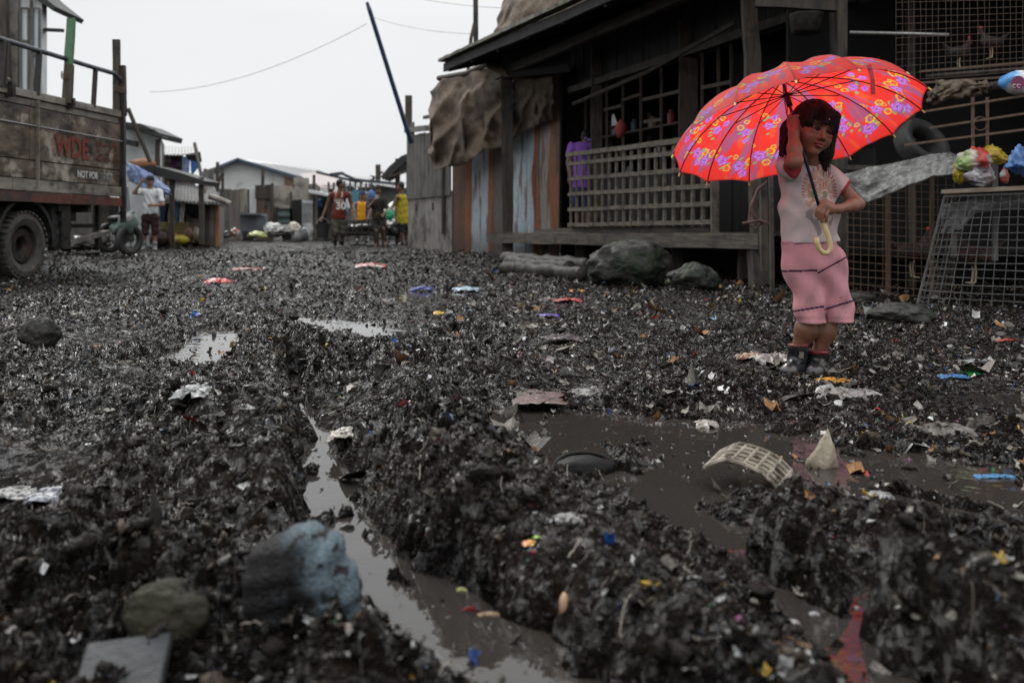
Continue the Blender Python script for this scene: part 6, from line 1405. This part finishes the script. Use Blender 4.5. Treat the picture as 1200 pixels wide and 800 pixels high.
for k in range(70):
    a = rg.uniform(-.062, .066); top_ = H(a*.9, .055+rg.uniform(-.01, .02), .083-.5*a*a*10); bt_ = H(a*1.06+rg.uniform(-.006, .006), rg.uniform(-.006, .012)-.25*abs(a), .0875-7.0*a*a*.9)
    st.tube([top_, top_.lerp(bt_, .5)+Vector((0, -.003, 0)), bt_], [.0014, .0014, .0005], 4, False)
for k in range(46):
    sx = rg.choice((1, 1, -1)); a = .095*sx+rg.uniform(-.018, .018); c = rg.uniform(-.03, .035)
    st.tube([H(a*.95, -.03, c), H(a*1.02, -.10, c), H(a*1.1+rg.uniform(-.008, .02)*sx, -.155-rg.uniform(0, .035), c)], [.0016, .0016, .0005], 4, False)
st.build('hair_strands', hairm, gl, vcol=True); 
hs_ = st
for ob in [o for o in COL.objects if o.name.startswith('hair_strands')]:
    at = ob.data.color_attributes['Col']; arr = np.tile(np.array([.010, .007, .006, 1], np.float32), len(ob.data.vertices)); at.data.foreach_set('color', arr)
MB().blob(H(-.001, .030, .098), .0035, 1).build('hair_clip', solid('clip_silver', (.6, .6, .62), .2, .5), gl)
# shirt
t = Vol(lo, hi, .0034)
t.cone(q_(948.5, 284), q_(948, 250), .118, .113, .04, ys=1.32); t.cone(q_(948, 250), q_(946, 214), .113, .112, .04, ys=1.38); t.cone(q_(925, 197), q_(967, 205), .046, .044, .04, ys=1.1)
t.cone(q_(922, 193, 4.15), q_(925, 196, 4.065), .045, .052, .025); t.cone(q_(971, 207, 4.16), q_(988, 221, 4.135), .043, .046, .02)
cx = q_(948, 240)
def folds(x, y, z):
    dx = x-cx[0]; dz = z-cx[2]
    return (.0035*np.sin(dx*60+dz*26+2.2*np.sin(dz*22))+.0030*np.sin(dz*55-dx*40+1.5*np.sin(dx*30))*np.clip(.6-dz*3, .2, 1.2)+.0022*np.sin(dx*120+dz*15+y*30))*1.15
t.noise(folds)
t.ell(q_(956, 180, 4.11), (.046, .075, .040), .008, sub=True)
t.plane(q_(926, 197, 4.022), (.10, -1, -.05), .004)
t.plane(q_(989.5, 222, 4.135), (.80, -.15, -.60), .004, box=(np.array(q_(981, 242, 4.0)), hi))
t.plane(q_(949, 284), (.035, 0, -1), .004)
def shirtcol(V):
    C = np.tile(np.array([.52, .46, .45], np.float32), (len(V), 1)); n_ = gnoise(V[:, 0]*22, V[:, 2]*22, 2)+.5*gnoise(V[:, 0]*60, V[:, 2]*60, 12); C *= (1-.10*np.clip(n_, 0, 1))[:, None]
    k = 1167/V[:, 1]; px = 600+V[:, 0]*k; py = HOR-(V[:, 2]-CAMH)*k; fr_ = V[:, 1] < 4.14
    # a worn printed picture on the chest: tan oval, ring of small red marks, two green ovals
    wx, wz = (px-960)/1.0, (py-226)/1.0
    wn = gnoise(V[:, 0]*55, V[:, 2]*55, 4); oval = (wx/18)**2+(wz/27)**2; body_ = fr_
    m = body_ & (oval < 1) & (wn > -.28); C[m] = np.array([.46, .33, .26])
    m = body_ & ((wx/13)**2+((wz-14)/13)**2 < 1) & (wn > -.1); C[m] = (.33, .31, .30)
    m = body_ & (((wx+8)/5)**2+((wz+2)/20)**2 < 1) & (wn > -.2); C[m] = (.44, .26, .17)
    thx = np.arctan2(wz, wx); m = body_ & (np.abs(np.sqrt(((wx)/19)**2+((wz+2)/27)**2)-1.0) < .09) & (np.sin(thx*34) > .1) & (wz < 6); C[m] = (.42, .13, .12)
    m = body_ & ((wx/10)**2+((wz+10)/7)**2 < 1) & (gnoise(V[:, 0]*190, V[:, 2]*190, 9) > .2); C[m] = (.38, .10, .10)
    for ex in (-7, 7): C[body_ & (((wx-ex)/3)**2+((wz-2)/4.5)**2 < 1) & (wn > -.5)] = (.22, .24, .15)
    C[body_ & (wz > 20) & (wz < 50) & (np.abs(wx) < 16) & (gnoise(V[:, 0]*30, V[:, 2]*18, 19) > .15)] = (.27, .25, .25)
    nk = np.linalg.norm((V-np.array(q_(956, 180, 4.11)))/np.array([.046, .075, .040]), axis=1); C[nk < 1.16] = (.30, .035, .04)
    d = (V-np.array(q_(989.5, 222, 4.135)))@(np.array([.80, -.15, -.60])/1.011); C[(d > -.011) & (V[:, 0] > q_(978, 200).x) & (V[:, 2] > q_(978, 234).z)] = (.34, .04, .045)
    d = (V-np.array(q_(926, 197, 4.022)))@(np.array([.10, -1, -.05])/1.006); C[(d > -.009) & (V[:, 0] < q_(938, 200).x)] = (.30, .035, .04)
    return C
vol_obj('shirt', t, cloth, gl, colfn=shirtcol)
# shorts
t = Vol(lo, hi, .0034)
t.cone(q_(949.5, 288), q_(950, 306), .118, .119, .03, ys=1.32)
t.cone(q_(941, 306), q_(950, 366, 4.15), .084, .060, .018); t.cone(q_(968, 306, 4.18), q_(981, 366, 4.19), .078, .066, .018); t.cone(q_(950, 366, 4.15), q_(953, 388, 4.15), .060, .061, .006); t.cone(q_(981, 366, 4.19), q_(985, 388, 4.19), .066, .068, .006)
def folds2(x, y, z):
    dx = x-q_(950, 300).x; dz = z-q_(950, 300).z
    return .0055*np.sin(dx*78-dz*16+1.5*np.sin(dz*14))*np.clip(1.1+dz*1.2, .3, 1)+.0040*np.sin(dz*48+dx*44)+.002*np.sin(dx*150+y*60)*np.clip(1+dz*4, 0, 1)
t.noise(folds2)
t.cone(P(960, 326, 4.05), P(966, 392, 4.075), .006, .020, .012, sub=True); t.plane(q_(952, 378, 4.15), (.0, .02, -1), .004)
t.plane(q_(949, 282.5), (0, 0, 1), .004)
def shortcol(V):
    C = np.tile(np.array([.56, .27, .30], np.float32), (len(V), 1)); n_ = gnoise(V[:, 0]*18, V[:, 2]*18, 6)+.4*gnoise(V[:, 0]*120, V[:, 2]*20, 7); C *= (1-.07*n_)[:, None]
    k = 1167/V[:, 1]; px = 600+V[:, 0]*k; py = HOR-(V[:, 2]-CAMH)*k; q = np.where(px < 962, 1, 0)
    y1 = np.where(px < 958, 318-(px-916)*.03, 319-(px-960)*.55); y2 = np.where(px < 966, 364-(px-934)*.16, 362.5-(px-966)*.30)
    for yy in (y1, y2): C[np.abs(py-yy) < 1.3] = (.055, .025, .06)
    for yy, o in ((y1, 3.6), (y2, 3.6)): C[(np.abs(py-yy+o) < .5) | (np.abs(py-yy-o) < .5)] *= .82
    for o in (371.5, 373.5): C[np.abs(py-o) < .5] *= .75
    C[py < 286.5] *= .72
    n9 = gnoise(V[:, 0]*40, V[:, 2]*40, 29)+.7*gnoise(V[:, 0]*110, V[:, 2]*110, 30); d9 = (n9 > 1.25-(py-300)*.004); C[d9] = C[d9]*.55+np.array([.03, .024, .02])
    return C
vol_obj('shorts', t, cloth, gl, colfn=shortcol)
# boots
for (a, m, an, toe) in (((936, 402, 4.17), (935, 414, 4.18), (934, 430, 4.19), (925, 433.5, 4.11)), ((960, 410, 4.18), (958.5, 420, 4.19), (957, 431.5, 4.19), (955, 435.5, 4.09))):
    A_, M_, N_, T_ = P(*a), P(*m), P(*an), P(*toe); w = Vol(np.minimum(np.array(N_), np.array(T_))-.08, np.maximum(np.array(A_), np.array(T_))+.08, .0033)
    w.cone(A_, M_, .043, .040, .01); w.cone(M_, N_, .040, .036, .02); w.cone(N_, T_, .034, .029, .025); w.ell(T_, (.034, .040, .024), .02); w.plane(A_, (0, 0, 1), .003); w.noise(lambda x, y, z: .0016*np.sin(z*130+x*20))
    zc = A_.z; b = vol_obj('boot', w, gloss, gl, colfn=lambda V: np.where((V[:, 2] > zc-.013)[:, None], np.array([[.13, .02, .02]]), np.where((V[:, 2] < .035)[:, None], np.array([[.05, .052, .055]]), np.array([[.013, .015, .017]]))).astype(np.float32))
    MB().box(P(a[0]+3, a[1]+14, a[2]-.045), (.018, .008, .026), (0, .1, .2)).build('buckle', solid('buckle_metal', (.20, .18, .16), .4, .4), b)

# ------------------------------------------------------------------ hens
def hen(px, py, Y, s, flip, col1, col2, label, perch=False, group=None):
    c = np.array(P(px, py, Y)); f = -1 if flip else 1; root = empty('hen', label, 'hen', tuple(c-np.array([0, 0, .22*s])), group); v = Vol(c-.32*s, c+.32*s, .009*s)
    g = lambda x, y, z: c+np.array([x*f, y, z])*s
    v.cone(g(-.08, 0, .0), g(.06, 0, .01), .075*s, .085*s, .03*s); v.cone(g(.09, 0, .04), g(.14, 0, .14), .055*s, .030*s, .03*s); v.ell(g(.15, 0, .165), (.032*s, .028*s, .030*s), .01*s); v.cone(g(.17, 0, .165), g(.205, 0, .155), .011*s, .004*s, .005*s)
    for i in range(4): v.cone(g(-.12, (i-1.5)*.012, .03), g(-.22+.012*i, (i-1.5)*.02, .12-.025*i), .035*s, .012*s, .02*s)
    v.ell(g(-.02, -.06, .01), (.09*s, .03*s, .055*s), .01*s)
    v.noise(lambda x, y, z: .003*s*np.sin(x*140/s)*np.sin(z*120/s))
    def cf(V): n_ = gnoise(V[:, 0]*25, V[:, 2]*25, int(px)); return np.where((n_ > .1)[:, None], np.array([col1]), np.array([col2])).astype(np.float32)
    vol_obj('body', v, vmat('feathers', rough=.7, bump=.6, bscale=70, var=.35), root, colfn=cf)
    for y in (-.03, .03):
        q = MB(); q.tube([g(.01, y, -.06), g(.0, y, -.13), g(.01, y, -.21)], .007*s, 5)
        for d in (-.03, 0, .03): q.tube([g(.01, y, -.21), g(.05, y+d, -.215)], .005*s, 4)
        q.build('leg', solid('hen_leg', (.42, .34, .22), .6), root)
    q = MB(); q.blob(Vector(g(.15, 0, .205)), .02*s, 2, .3, (1.2, .4, 1), 3); q.blob(Vector(g(.175, 0, .13)), .013*s, 2, .2, (.8, .6, 1.3), 4); q.build('comb', solid('comb_red', (.35, .02, .02), .5), root, smooth=True)
    MB().blob(Vector(g(.160, -.027, .17)), .005*s, 1).build('eye', solid('hen_eye', (.02, .01, .01), .2), root)
    return root
hen(1142, 300, 7.95, 1.0, True, (.055, .016, .010), (.02, .008, .007), 'red-brown hen with red comb behind the slanting wire cage')
hen(1068, 296, 8.7, 1.0, False, (.05, .015, .010), (.012, .006, .006), 'dark red hen standing behind the rusty wire fence')
hen(1123, 62, 8.35, .62, False, (.03, .018, .012), (.01, .008, .006), 'brown hen perched high behind the wire nearest the metal rail')
hen(1162, 50, 8.2, .60, True, (.03, .018, .014), (.015, .009, .008), 'brown hen perched high above the white and blue sack')
q = MB().tube([P(1085, 90, 8.4), P(1215, 80, 8.0)], .02, 6); tag(q.build('perch_pole', wood_v), 'perch pole under the feet of the high hens', 'perch')

# ------------------------------------------------------------------ single things lying in the mud
def crumple(name, px, py, w, l, c, label, cat, seed=1, hgt=.35, rot=0, patch=None, n=22, amp=.35, rough=.45, dz=0.0, m=None, dome=1.0):
    g = GP(px, py); rs_ = random.Random(seed); V = []; C = []
    for j in range(n+1):
        for i in range(n+1):
            a, b_ = -1+2*i/n, -1+2*j/n; r = max(abs(a), abs(b_)); k = 1+.22*float(gnoise(math.atan2(b_, a)*1.4+seed, seed, 3))
            x, y = a*w/2*k, b_*l/2*k
            z = min(w, l)*min(hgt, .5)*.62*(dome*(1-(a*a+b_*b_)/2)*.8-min(amp, .6)*1.1*abs(float(gnoise(a*1.3+seed, b_*1.3, seed)))-min(amp, .6)*.8*abs(float(gnoise(a*2.9+seed, b_*2.9, seed+1)))-.2*abs(float(gnoise(a*6, b_*6, seed+3)))+.25)
            x += .10*w*float(gnoise(a*3, b_*3+seed, seed+4)); y += .10*l*float(gnoise(a*3+seed, b_*3, seed+5))
            cs, sn = math.cos(rot), math.sin(rot); V.append((g.x+x*cs-y*sn, g.y+x*sn+y*cs, max(g.z, WATER)+z+dz))
            cc = tuple(q*.72 for q in c)
            if patch and float(gnoise(a*3+seed, b_*3, seed+2)) > .1: cc = patch
            if float(gnoise(a*4, b_*4+seed, seed+7)) > .28: cc = tuple(q*.35 for q in cc)
            C.append(cc)
    Fq = [(j*(n+1)+i, j*(n+1)+i+1, (j+1)*(n+1)+i+1, (j+1)*(n+1)+i) for j in range(n) for i in range(n)]
    o = link_mesh(name, np_mesh(name, V, Fq, C), m or vmat('scrap_plastic', rough=.4, bump=.6, bscale=45, var=.3), None, True); md = o.modifiers.new('thickness', 'SOLIDIFY'); md.thickness = .0022
    tag(o, label, cat); return o
# the big sack
def sack(px, py, w, h_, Y, label, seed=2):
    g = GP(px, py); c = np.array([g.x, g.y+.06, g.z+h_*.42]); v = Vol(c-.22, c+.22, .0042); G_ = lambda x, y, z: c+np.array([x, y, z])
    v.cone(G_(-w*.16, .01, -h_*.02), G_(w*.10, .0, h_*.12), .052, .060, .03); v.cone(G_(w*.10, .0, h_*.12), G_(w*.30, -.01, -h_*.10), .058, .046, .03); v.cone(G_(w*.30, -.01, -h_*.10), G_(w*.36, .0, -h_*.5), .046, .034, .02); v.cone(G_(-w*.16, .01, 0), G_(-w*.25, .0, -h_*.5), .052, .05, .03)
    v.noise(lambda x, y, z: .0038*np.sin(95*(x-c[0])-60*(z-c[2])+2.5*np.sin(22*(z-c[2])+9*(x-c[0])))*np.clip(.5+6*(x-c[0]), .2, 1)+.002*np.sin(170*(z-c[2])-60*(x-c[0]))+.0015*np.sin(210*(x-c[0])))
    def cf(V):
        d = V-c; m = np.clip((d[:, 0]*9+d[:, 2]*4-.22+.45*gnoise(V[:, 0]*20, V[:, 2]*20, 4)+.25)*1.6, 0, 1)[:, None]  # edge light painted in: paler blue towards one side and the top
        s = gnoise(V[:, 0]*60, V[:, 2]*60, 5)[:, None]; m = m*(s > -.35+.0*s)*.9+.0
        return (np.array([[.012, .0115, .0115]])*(1-m)+np.array([[.095, .13, .15]])*m).astype(np.float32)
    o = vol_obj('fabric_sack', v, vmat('sack_weave', rough=.7, bump=.8, bscale=140, var=.35, spec=.2), colfn=cf); tag(o, label, 'sack')
sack(338, 742, .155, .140, 1.6, 'muddy grey-blue stuffed sack bulging out of the mud')
rock(186, 764, .125, .085, 31, 'mossy olive stone tilted beside the grey slab', .7, mat('moss_rock', (.012, .0115, .009), (.038, .036, .022), (14, 14, 14), (.5, .8), .8, spec=.15), name='mossy_stone')
g = GP(140, 815); sl = MB().box(g+Vector((0, .0, .012)), (.115, .16, .02), (R(24), R(-5), R(8))); tag(sl.build('concrete_slab', mat('wet_slab', (.022, .023, .025), (.055, .058, .062), (14, 14, 14), (.5, .7), .5, spec=.25), bevel=.004), 'smooth grey slab sloping in the mud below the mossy stone', 'slab')
crumple('rag_bundle', 208, 688, .05, .07, (.30, .19, .11), 'small tan rag next to the mossy stone', 'rag', 3, .6, patch=(.18, .17, .16))
crumple('foam_scrap', 213, 668, .045, .08, (.26, .30, .32), 'pale grey upright scrap behind the tan rag', 'scrap', 5, .8)
crumple('plastic_scrap', 62, 585, .10, .11, (.20, .21, .24), 'grey plastic sheet propped in the mud ridge', 'plastic scrap', 6, .45)
crumple('plastic_scrap', 18, 580, .11, .10, (.13, .13, .13), 'dull dark grey sheet beside the grey plastic sheet', 'plastic scrap', 7, .3)
crumple('blue_scrap', 132, 592, .022, .028, (.02, .12, .45), 'two-lobed bright blue scrap behind the dark stick', 'plastic scrap', 8, .8)
crumple('blue_scrap', 142, 604, .022, .03, (.03, .16, .5), 'bright blue scrap touching another, nearer the dark stick', 'plastic scrap', 9, .8)
g = GP(185, 622); q = MB().tube([g+Vector((0, 0, -.01)), g+Vector((-.005, 0, .05)), g+Vector((-.012, 0, .085))], [.012, .011, .003], 7); tag(q.build('dark_stick', wood_dark), 'dark pointed stick standing up from the mud', 'stick')
crumple('crushed_foil', 232, 462, .12, .13, (.42, .42, .42), 'crushed silver foil packet on the dark mud', 'foil', 10, .5, patch=(.12, .12, .12), amp=.8)
crumple('foam_lump', 410, 512, .11, .10, (.42, .38, .32), 'pale cream foam lump beside the narrow rut', 'foam', 11, .7, amp=.7)
g = G(862, 568, WATER)
CRM = Euler((R(-8), R(10), R(-22))).to_matrix()
# half-sunken crate
cr = empty('broken_crate', 'broken cream plastic crate half sunk in the puddle', 'crate', g)
nu, nv = 44, 30; V = []; idx = {}; ft = []
def cpt(a, b_): 
    ang = (a-.35)*1.5; return g+CRM@Vector((.010+.088*(a-.5)*2+.02*b_, -.02+.10*b_+.05*(a-.5), .004+.050*math.cos(ang*1.15)+.040*b_-.10*max(0, .22-a)-.05*max(0, a-.8)))
q = MB()
for i in range(7): 
    a = i/6; q.tube([cpt(a, b_)+Vector((0, 0, .003)) for b_ in np.linspace(0, 1, 8)], .0042, 6)
for j in range(6): 
    b_ = j/5; q.tube([cpt(a, b_)+Vector((0, 0, .003)) for a in np.linspace(0, 1, 18)], .0042, 6)
for i in range(18):
    a, b_ = i/18, (i+1)/18; q.slab([cpt(a, 0), cpt(b_, 0), cpt(b_, .06), cpt(a, .06)], .008, (0, 0, 1)); q.slab([cpt(a, .06), cpt(b_, .06), cpt(b_, 1), cpt(a, 1)], .0022, (0, 0, -1))
q.build('crate_panel', mat('cream_plastic', (.16, .135, .10), (.36, .32, .255), (22, 22, 22), (.5, .7), .3, c3=(.06, .045, .03), c3t=.54, c3scale=30), cr)
for e_ in (0, 1): MB().tube([cpt(e_, b_)+Vector((.0, 0, -.003)) for b_ in np.linspace(0, 1, 6)], .006, 6).build('crate_rim', mat('cream_plastic', (0, 0, 0)), cr)
g = G(968, 548, WATER); q = MB().blob(g+Vector((0, .02, .03)), 1, 3, .3, (.046, .034, .060), 41, 1.2)
for v_ in q.v: k_ = max(0, min(1, (v_.z-g.z)/.09)); v_.x = g.x+(v_.x-g.x)*(1-.72*k_)+.010*k_; v_.y = g.y+.02+(v_.y-g.y-.02)*(1-.6*k_)
tag(q.build('foam_wedge', mat('old_foam', (.20, .16, .11), (.38, .33, .25), (30, 30, 30), (.7, .9), .6), smooth=True), 'pointed beige foam wedge standing in the puddle near the crate', 'foam')
g = G(686, 556, WATER); q = MB()
q.tube([g+Vector((.080*math.cos(a), .05*math.sin(a)+.03, .010+.028*math.sin(a))) for a in np.linspace(.1, math.pi-.1, 16)], [.003]+[.006]*14+[.003], 8); q.blob(g+Vector((0, .04, .006)), 1, 4, .08, (.080, .050, .034), 6)
tag(q.build('rubber_scrap', mat('wet_black_rubber', (.004, .004, .004), (.010, .010, .010), (25, 25, 25), (.45, .6), .2, spec=.12), smooth=True), 'curved piece of black tyre rubber half in the puddle', 'rubber')
crumple('flat_sheet', 632, 472, .17, .30, (.13, .07, .065), 'flat dull maroon sheet pressed into the mud', 'sheet', 14, .10, amp=.2)
crumple('white_rag', 908, 425, .18, .16, (.42, .40, .37), 'crumpled off-white rag lying beside the girl boots', 'rag', 15, .55, amp=.6)
crumple('orange_rag', 880, 420, .14, .09, (.42, .22, .10), 'soft orange and cream scrap beside the off-white rag', 'rag', 16, .5, patch=(.45, .40, .34))
crumple('yellow_wrapper', 976, 448, .13, .09, (.70, .36, .02), 'bright yellow wrapper in front of the girl boots', 'wrapper', 17, .4, patch=(.30, .10, .02), amp=.7)
crumple('plastic_bag', 985, 466, .17, .16, (.36, .35, .33), 'muddy clear plastic bag below the yellow wrapper', 'bag', 18, .4, patch=(.16, .15, .14), amp=.8)
crumple('plastic_bag', 1008, 462, .13, .10, (.40, .38, .36), 'pale torn plastic beside the muddy clear bag', 'bag', 19, .5, patch=(.1, .1, .1), amp=.8)
crumple('red_rag', 1180, 400, .13, .06, (.42, .05, .03), 'narrow red rag lying before the wire cage', 'rag', 20, .5)
crumple('blue_ribbon', 1116, 442, .12, .05, (.03, .20, .50), 'bright blue torn ribbon in the mud before the cage', 'ribbon', 21, .5, amp=.9)
crumple('green_wrapper', 1138, 438, .06, .09, (.03, .35, .08), 'small bright green wrapper next to the blue ribbon', 'wrapper', 22, .8)
crumple('white_stick', 1172, 423, .14, .03, (.42, .47, .48), 'pale bluish strip lying beyond the green wrapper', 'strip', 23, .3)
crumple('white_wrapper', 1142, 424, .13, .05, (.40, .44, .42), 'white plastic strip beside the pale bluish strip', 'wrapper', 24, .5, amp=.8)
crumple('yellow_wrapper', 516, 371, .14, .13, (.72, .50, .03), 'folded yellow packet with a red corner on wet mud', 'wrapper', 25, .9, patch=(.55, .14, .03))
crumple('blue_wrapper', 496, 341, .22, .16, (.02, .04, .32), 'dark blue crumpled packet in the open mud', 'wrapper', 26, .6)
crumple('white_wrapper', 547, 344, .25, .2, (.35, .47, .55), 'light blue crumpled plastic right of the dark blue packet'.replace('right of', 'beside'), 'wrapper', 27, .4)
crumple('red_wrapper', 435, 314, .42, .3, (.55, .03, .03), 'red packet with white end in the street before the tricycle', 'wrapper', 28, .4, patch=(.5, .5, .5))
crumple('red_wrapper', 665, 353, .22, .12, (.52, .05, .04), 'red wrapper on the mud before the logs', 'wrapper', 29, .4)
crumple('orange_wrapper', 673, 342, .18, .10, (.62, .22, .03), 'orange and yellow wrapper nearest the log ends', 'wrapper', 30, .4, patch=(.7, .5, .05))
crumple('purple_wrapper', 644, 371, .14, .08, (.10, .04, .38), 'deep purple-blue wrapper in mid street', 'wrapper', 31, .5)
crumple('red_wrapper', 255, 333, .28, .22, (.50, .02, .02), 'small scarlet wrapper before the street shacks', 'wrapper', 32, .5)
crumple('red_wrapper', 290, 317, .40, .2, (.30, .02, .03), 'dark crimson wrapper furthest up the street', 'wrapper', 33, .4)
crumple('toy_flower', 622, 638, .030, .026, (.75, .55, .03), 'tiny yellow plastic flower shape on the mud ridge', 'toy', 34, .6, patch=(.6, .04, .12))
crumple('green_strip', 634, 630, .026, .010, (.45, .75, .12), 'lime green plastic strip touching the tiny yellow flower', 'strip', 35, .6)
crumple('red_strip', 628, 646, .020, .014, (.60, .04, .14), 'pinkish red plastic strip under the tiny yellow flower', 'strip', 36, .6)
crumple('red_scrap', 708, 618, .032, .018, (.5, .02, .04), 'small bright red scrap on top of the mud ridge', 'scrap', 37, .6)
crumple('cloth_lump', 668, 610, .055, .045, (.24, .23, .22), 'greyish white cloth lump on the mud ridge', 'rag', 38, .7, amp=.7)
crumple('orange_strip', 409, 704, .022, .008, (.60, .15, .04), 'orange strip at the edge of the narrow puddle', 'strip', 39, .4)
crumple('leaf_scrap', 541, 724, .018, .016, (.45, .45, .15), 'pale yellow-green leaf scrap between the puddles', 'scrap', 40, .5)
crumple('leaf_scrap', 575, 726, .045, .014, (.25, .15, .07), 'brown dry strip beside the pale leaf scrap', 'scrap', 41, .5)
g = GP(661, 722); q = MB().blob(g+Vector((0, 0, .012)), 1, 2, .1, (.008, .010, .020), 3); tag(q.build('tan_cork', solid('cork_tan', (.42, .27, .17), .7), smooth=True), 'small tan peg standing at the ridge foot', 'peg')
crumple('white_scrap', 928, 708, .020, .014, (.60, .55, .56), 'small white scrap beside the red-tinted puddle', 'scrap', 43, .6)
crumple('white_scrap', 954, 716, .016, .012, (.5, .5, .52), 'smaller grey-white scrap next to the white one', 'scrap', 44, .6)
crumple('blue_scrap', 1165, 590, .10, .03, (.06, .25, .50), 'blue torn strap on the mud by the puddle edge', 'strap', 45, .5, amp=.9)
crumple('white_scrap', 700, 603, .02, .016, (.6, .6, .6), 'tiny white chip on the ridge behind the cloth lump', 'scrap', 46, .6)
crumple('plastic_scrap', 828, 500, .07, .08, (.42, .38, .33), 'cream torn plastic at the far edge of the big puddle', 'plastic scrap', 47, .6, amp=.8)
crumple('plastic_scrap', 1100, 508, .18, .12, (.17, .15, .13), 'brownish clear plastic hump beyond the big puddle', 'plastic scrap', 48, .5, amp=.6)
crumple('plastic_scrap', 690, 463, .15, .2, (.11, .10, .10), 'dark plastic sheet stuck flat behind the big puddle', 'plastic scrap', 49, .25)
crumple('plastic_scrap', 1030, 600, .06, .05, (.30, .30, .28), 'cream scrap on the mud bar in the big puddle', 'plastic scrap', 50, .5, amp=.8)
crumple('brown_cloth', 660, 400, .22, .14, (.05, .025, .03), 'dark maroon cloth lump on the churned mud', 'rag', 51, .8)
g = GP(785, 333); q = MB().lathe([(.0, 0), (.028, 0), (.03, .02), (.03, .09), (.012, .12), (.012, .14), (0, .14)], g+Vector((0, 0, .01)), 14, Euler((.2, .35, 0)).to_matrix()).col((.4, .5, .2)); tag(q.build('small_bottle', solid('bottle_green', (.30, .42, .22), .3), smooth=True), 'small pale green bottle leaning between the two boulders', 'bottle')
A, B = P(1098, 690, 1.72), P(1215, 664, 1.86); q = MB().tube([A, A.lerp(B, .5), B], [.011, .014, .014], 12)
for p in q.v: p.z += 0
tag(q.build('black_pipe', rubber, smooth=True), 'black plastic pipe lying across the nearer puddle', 'pipe')
gA = GP(848, 580)
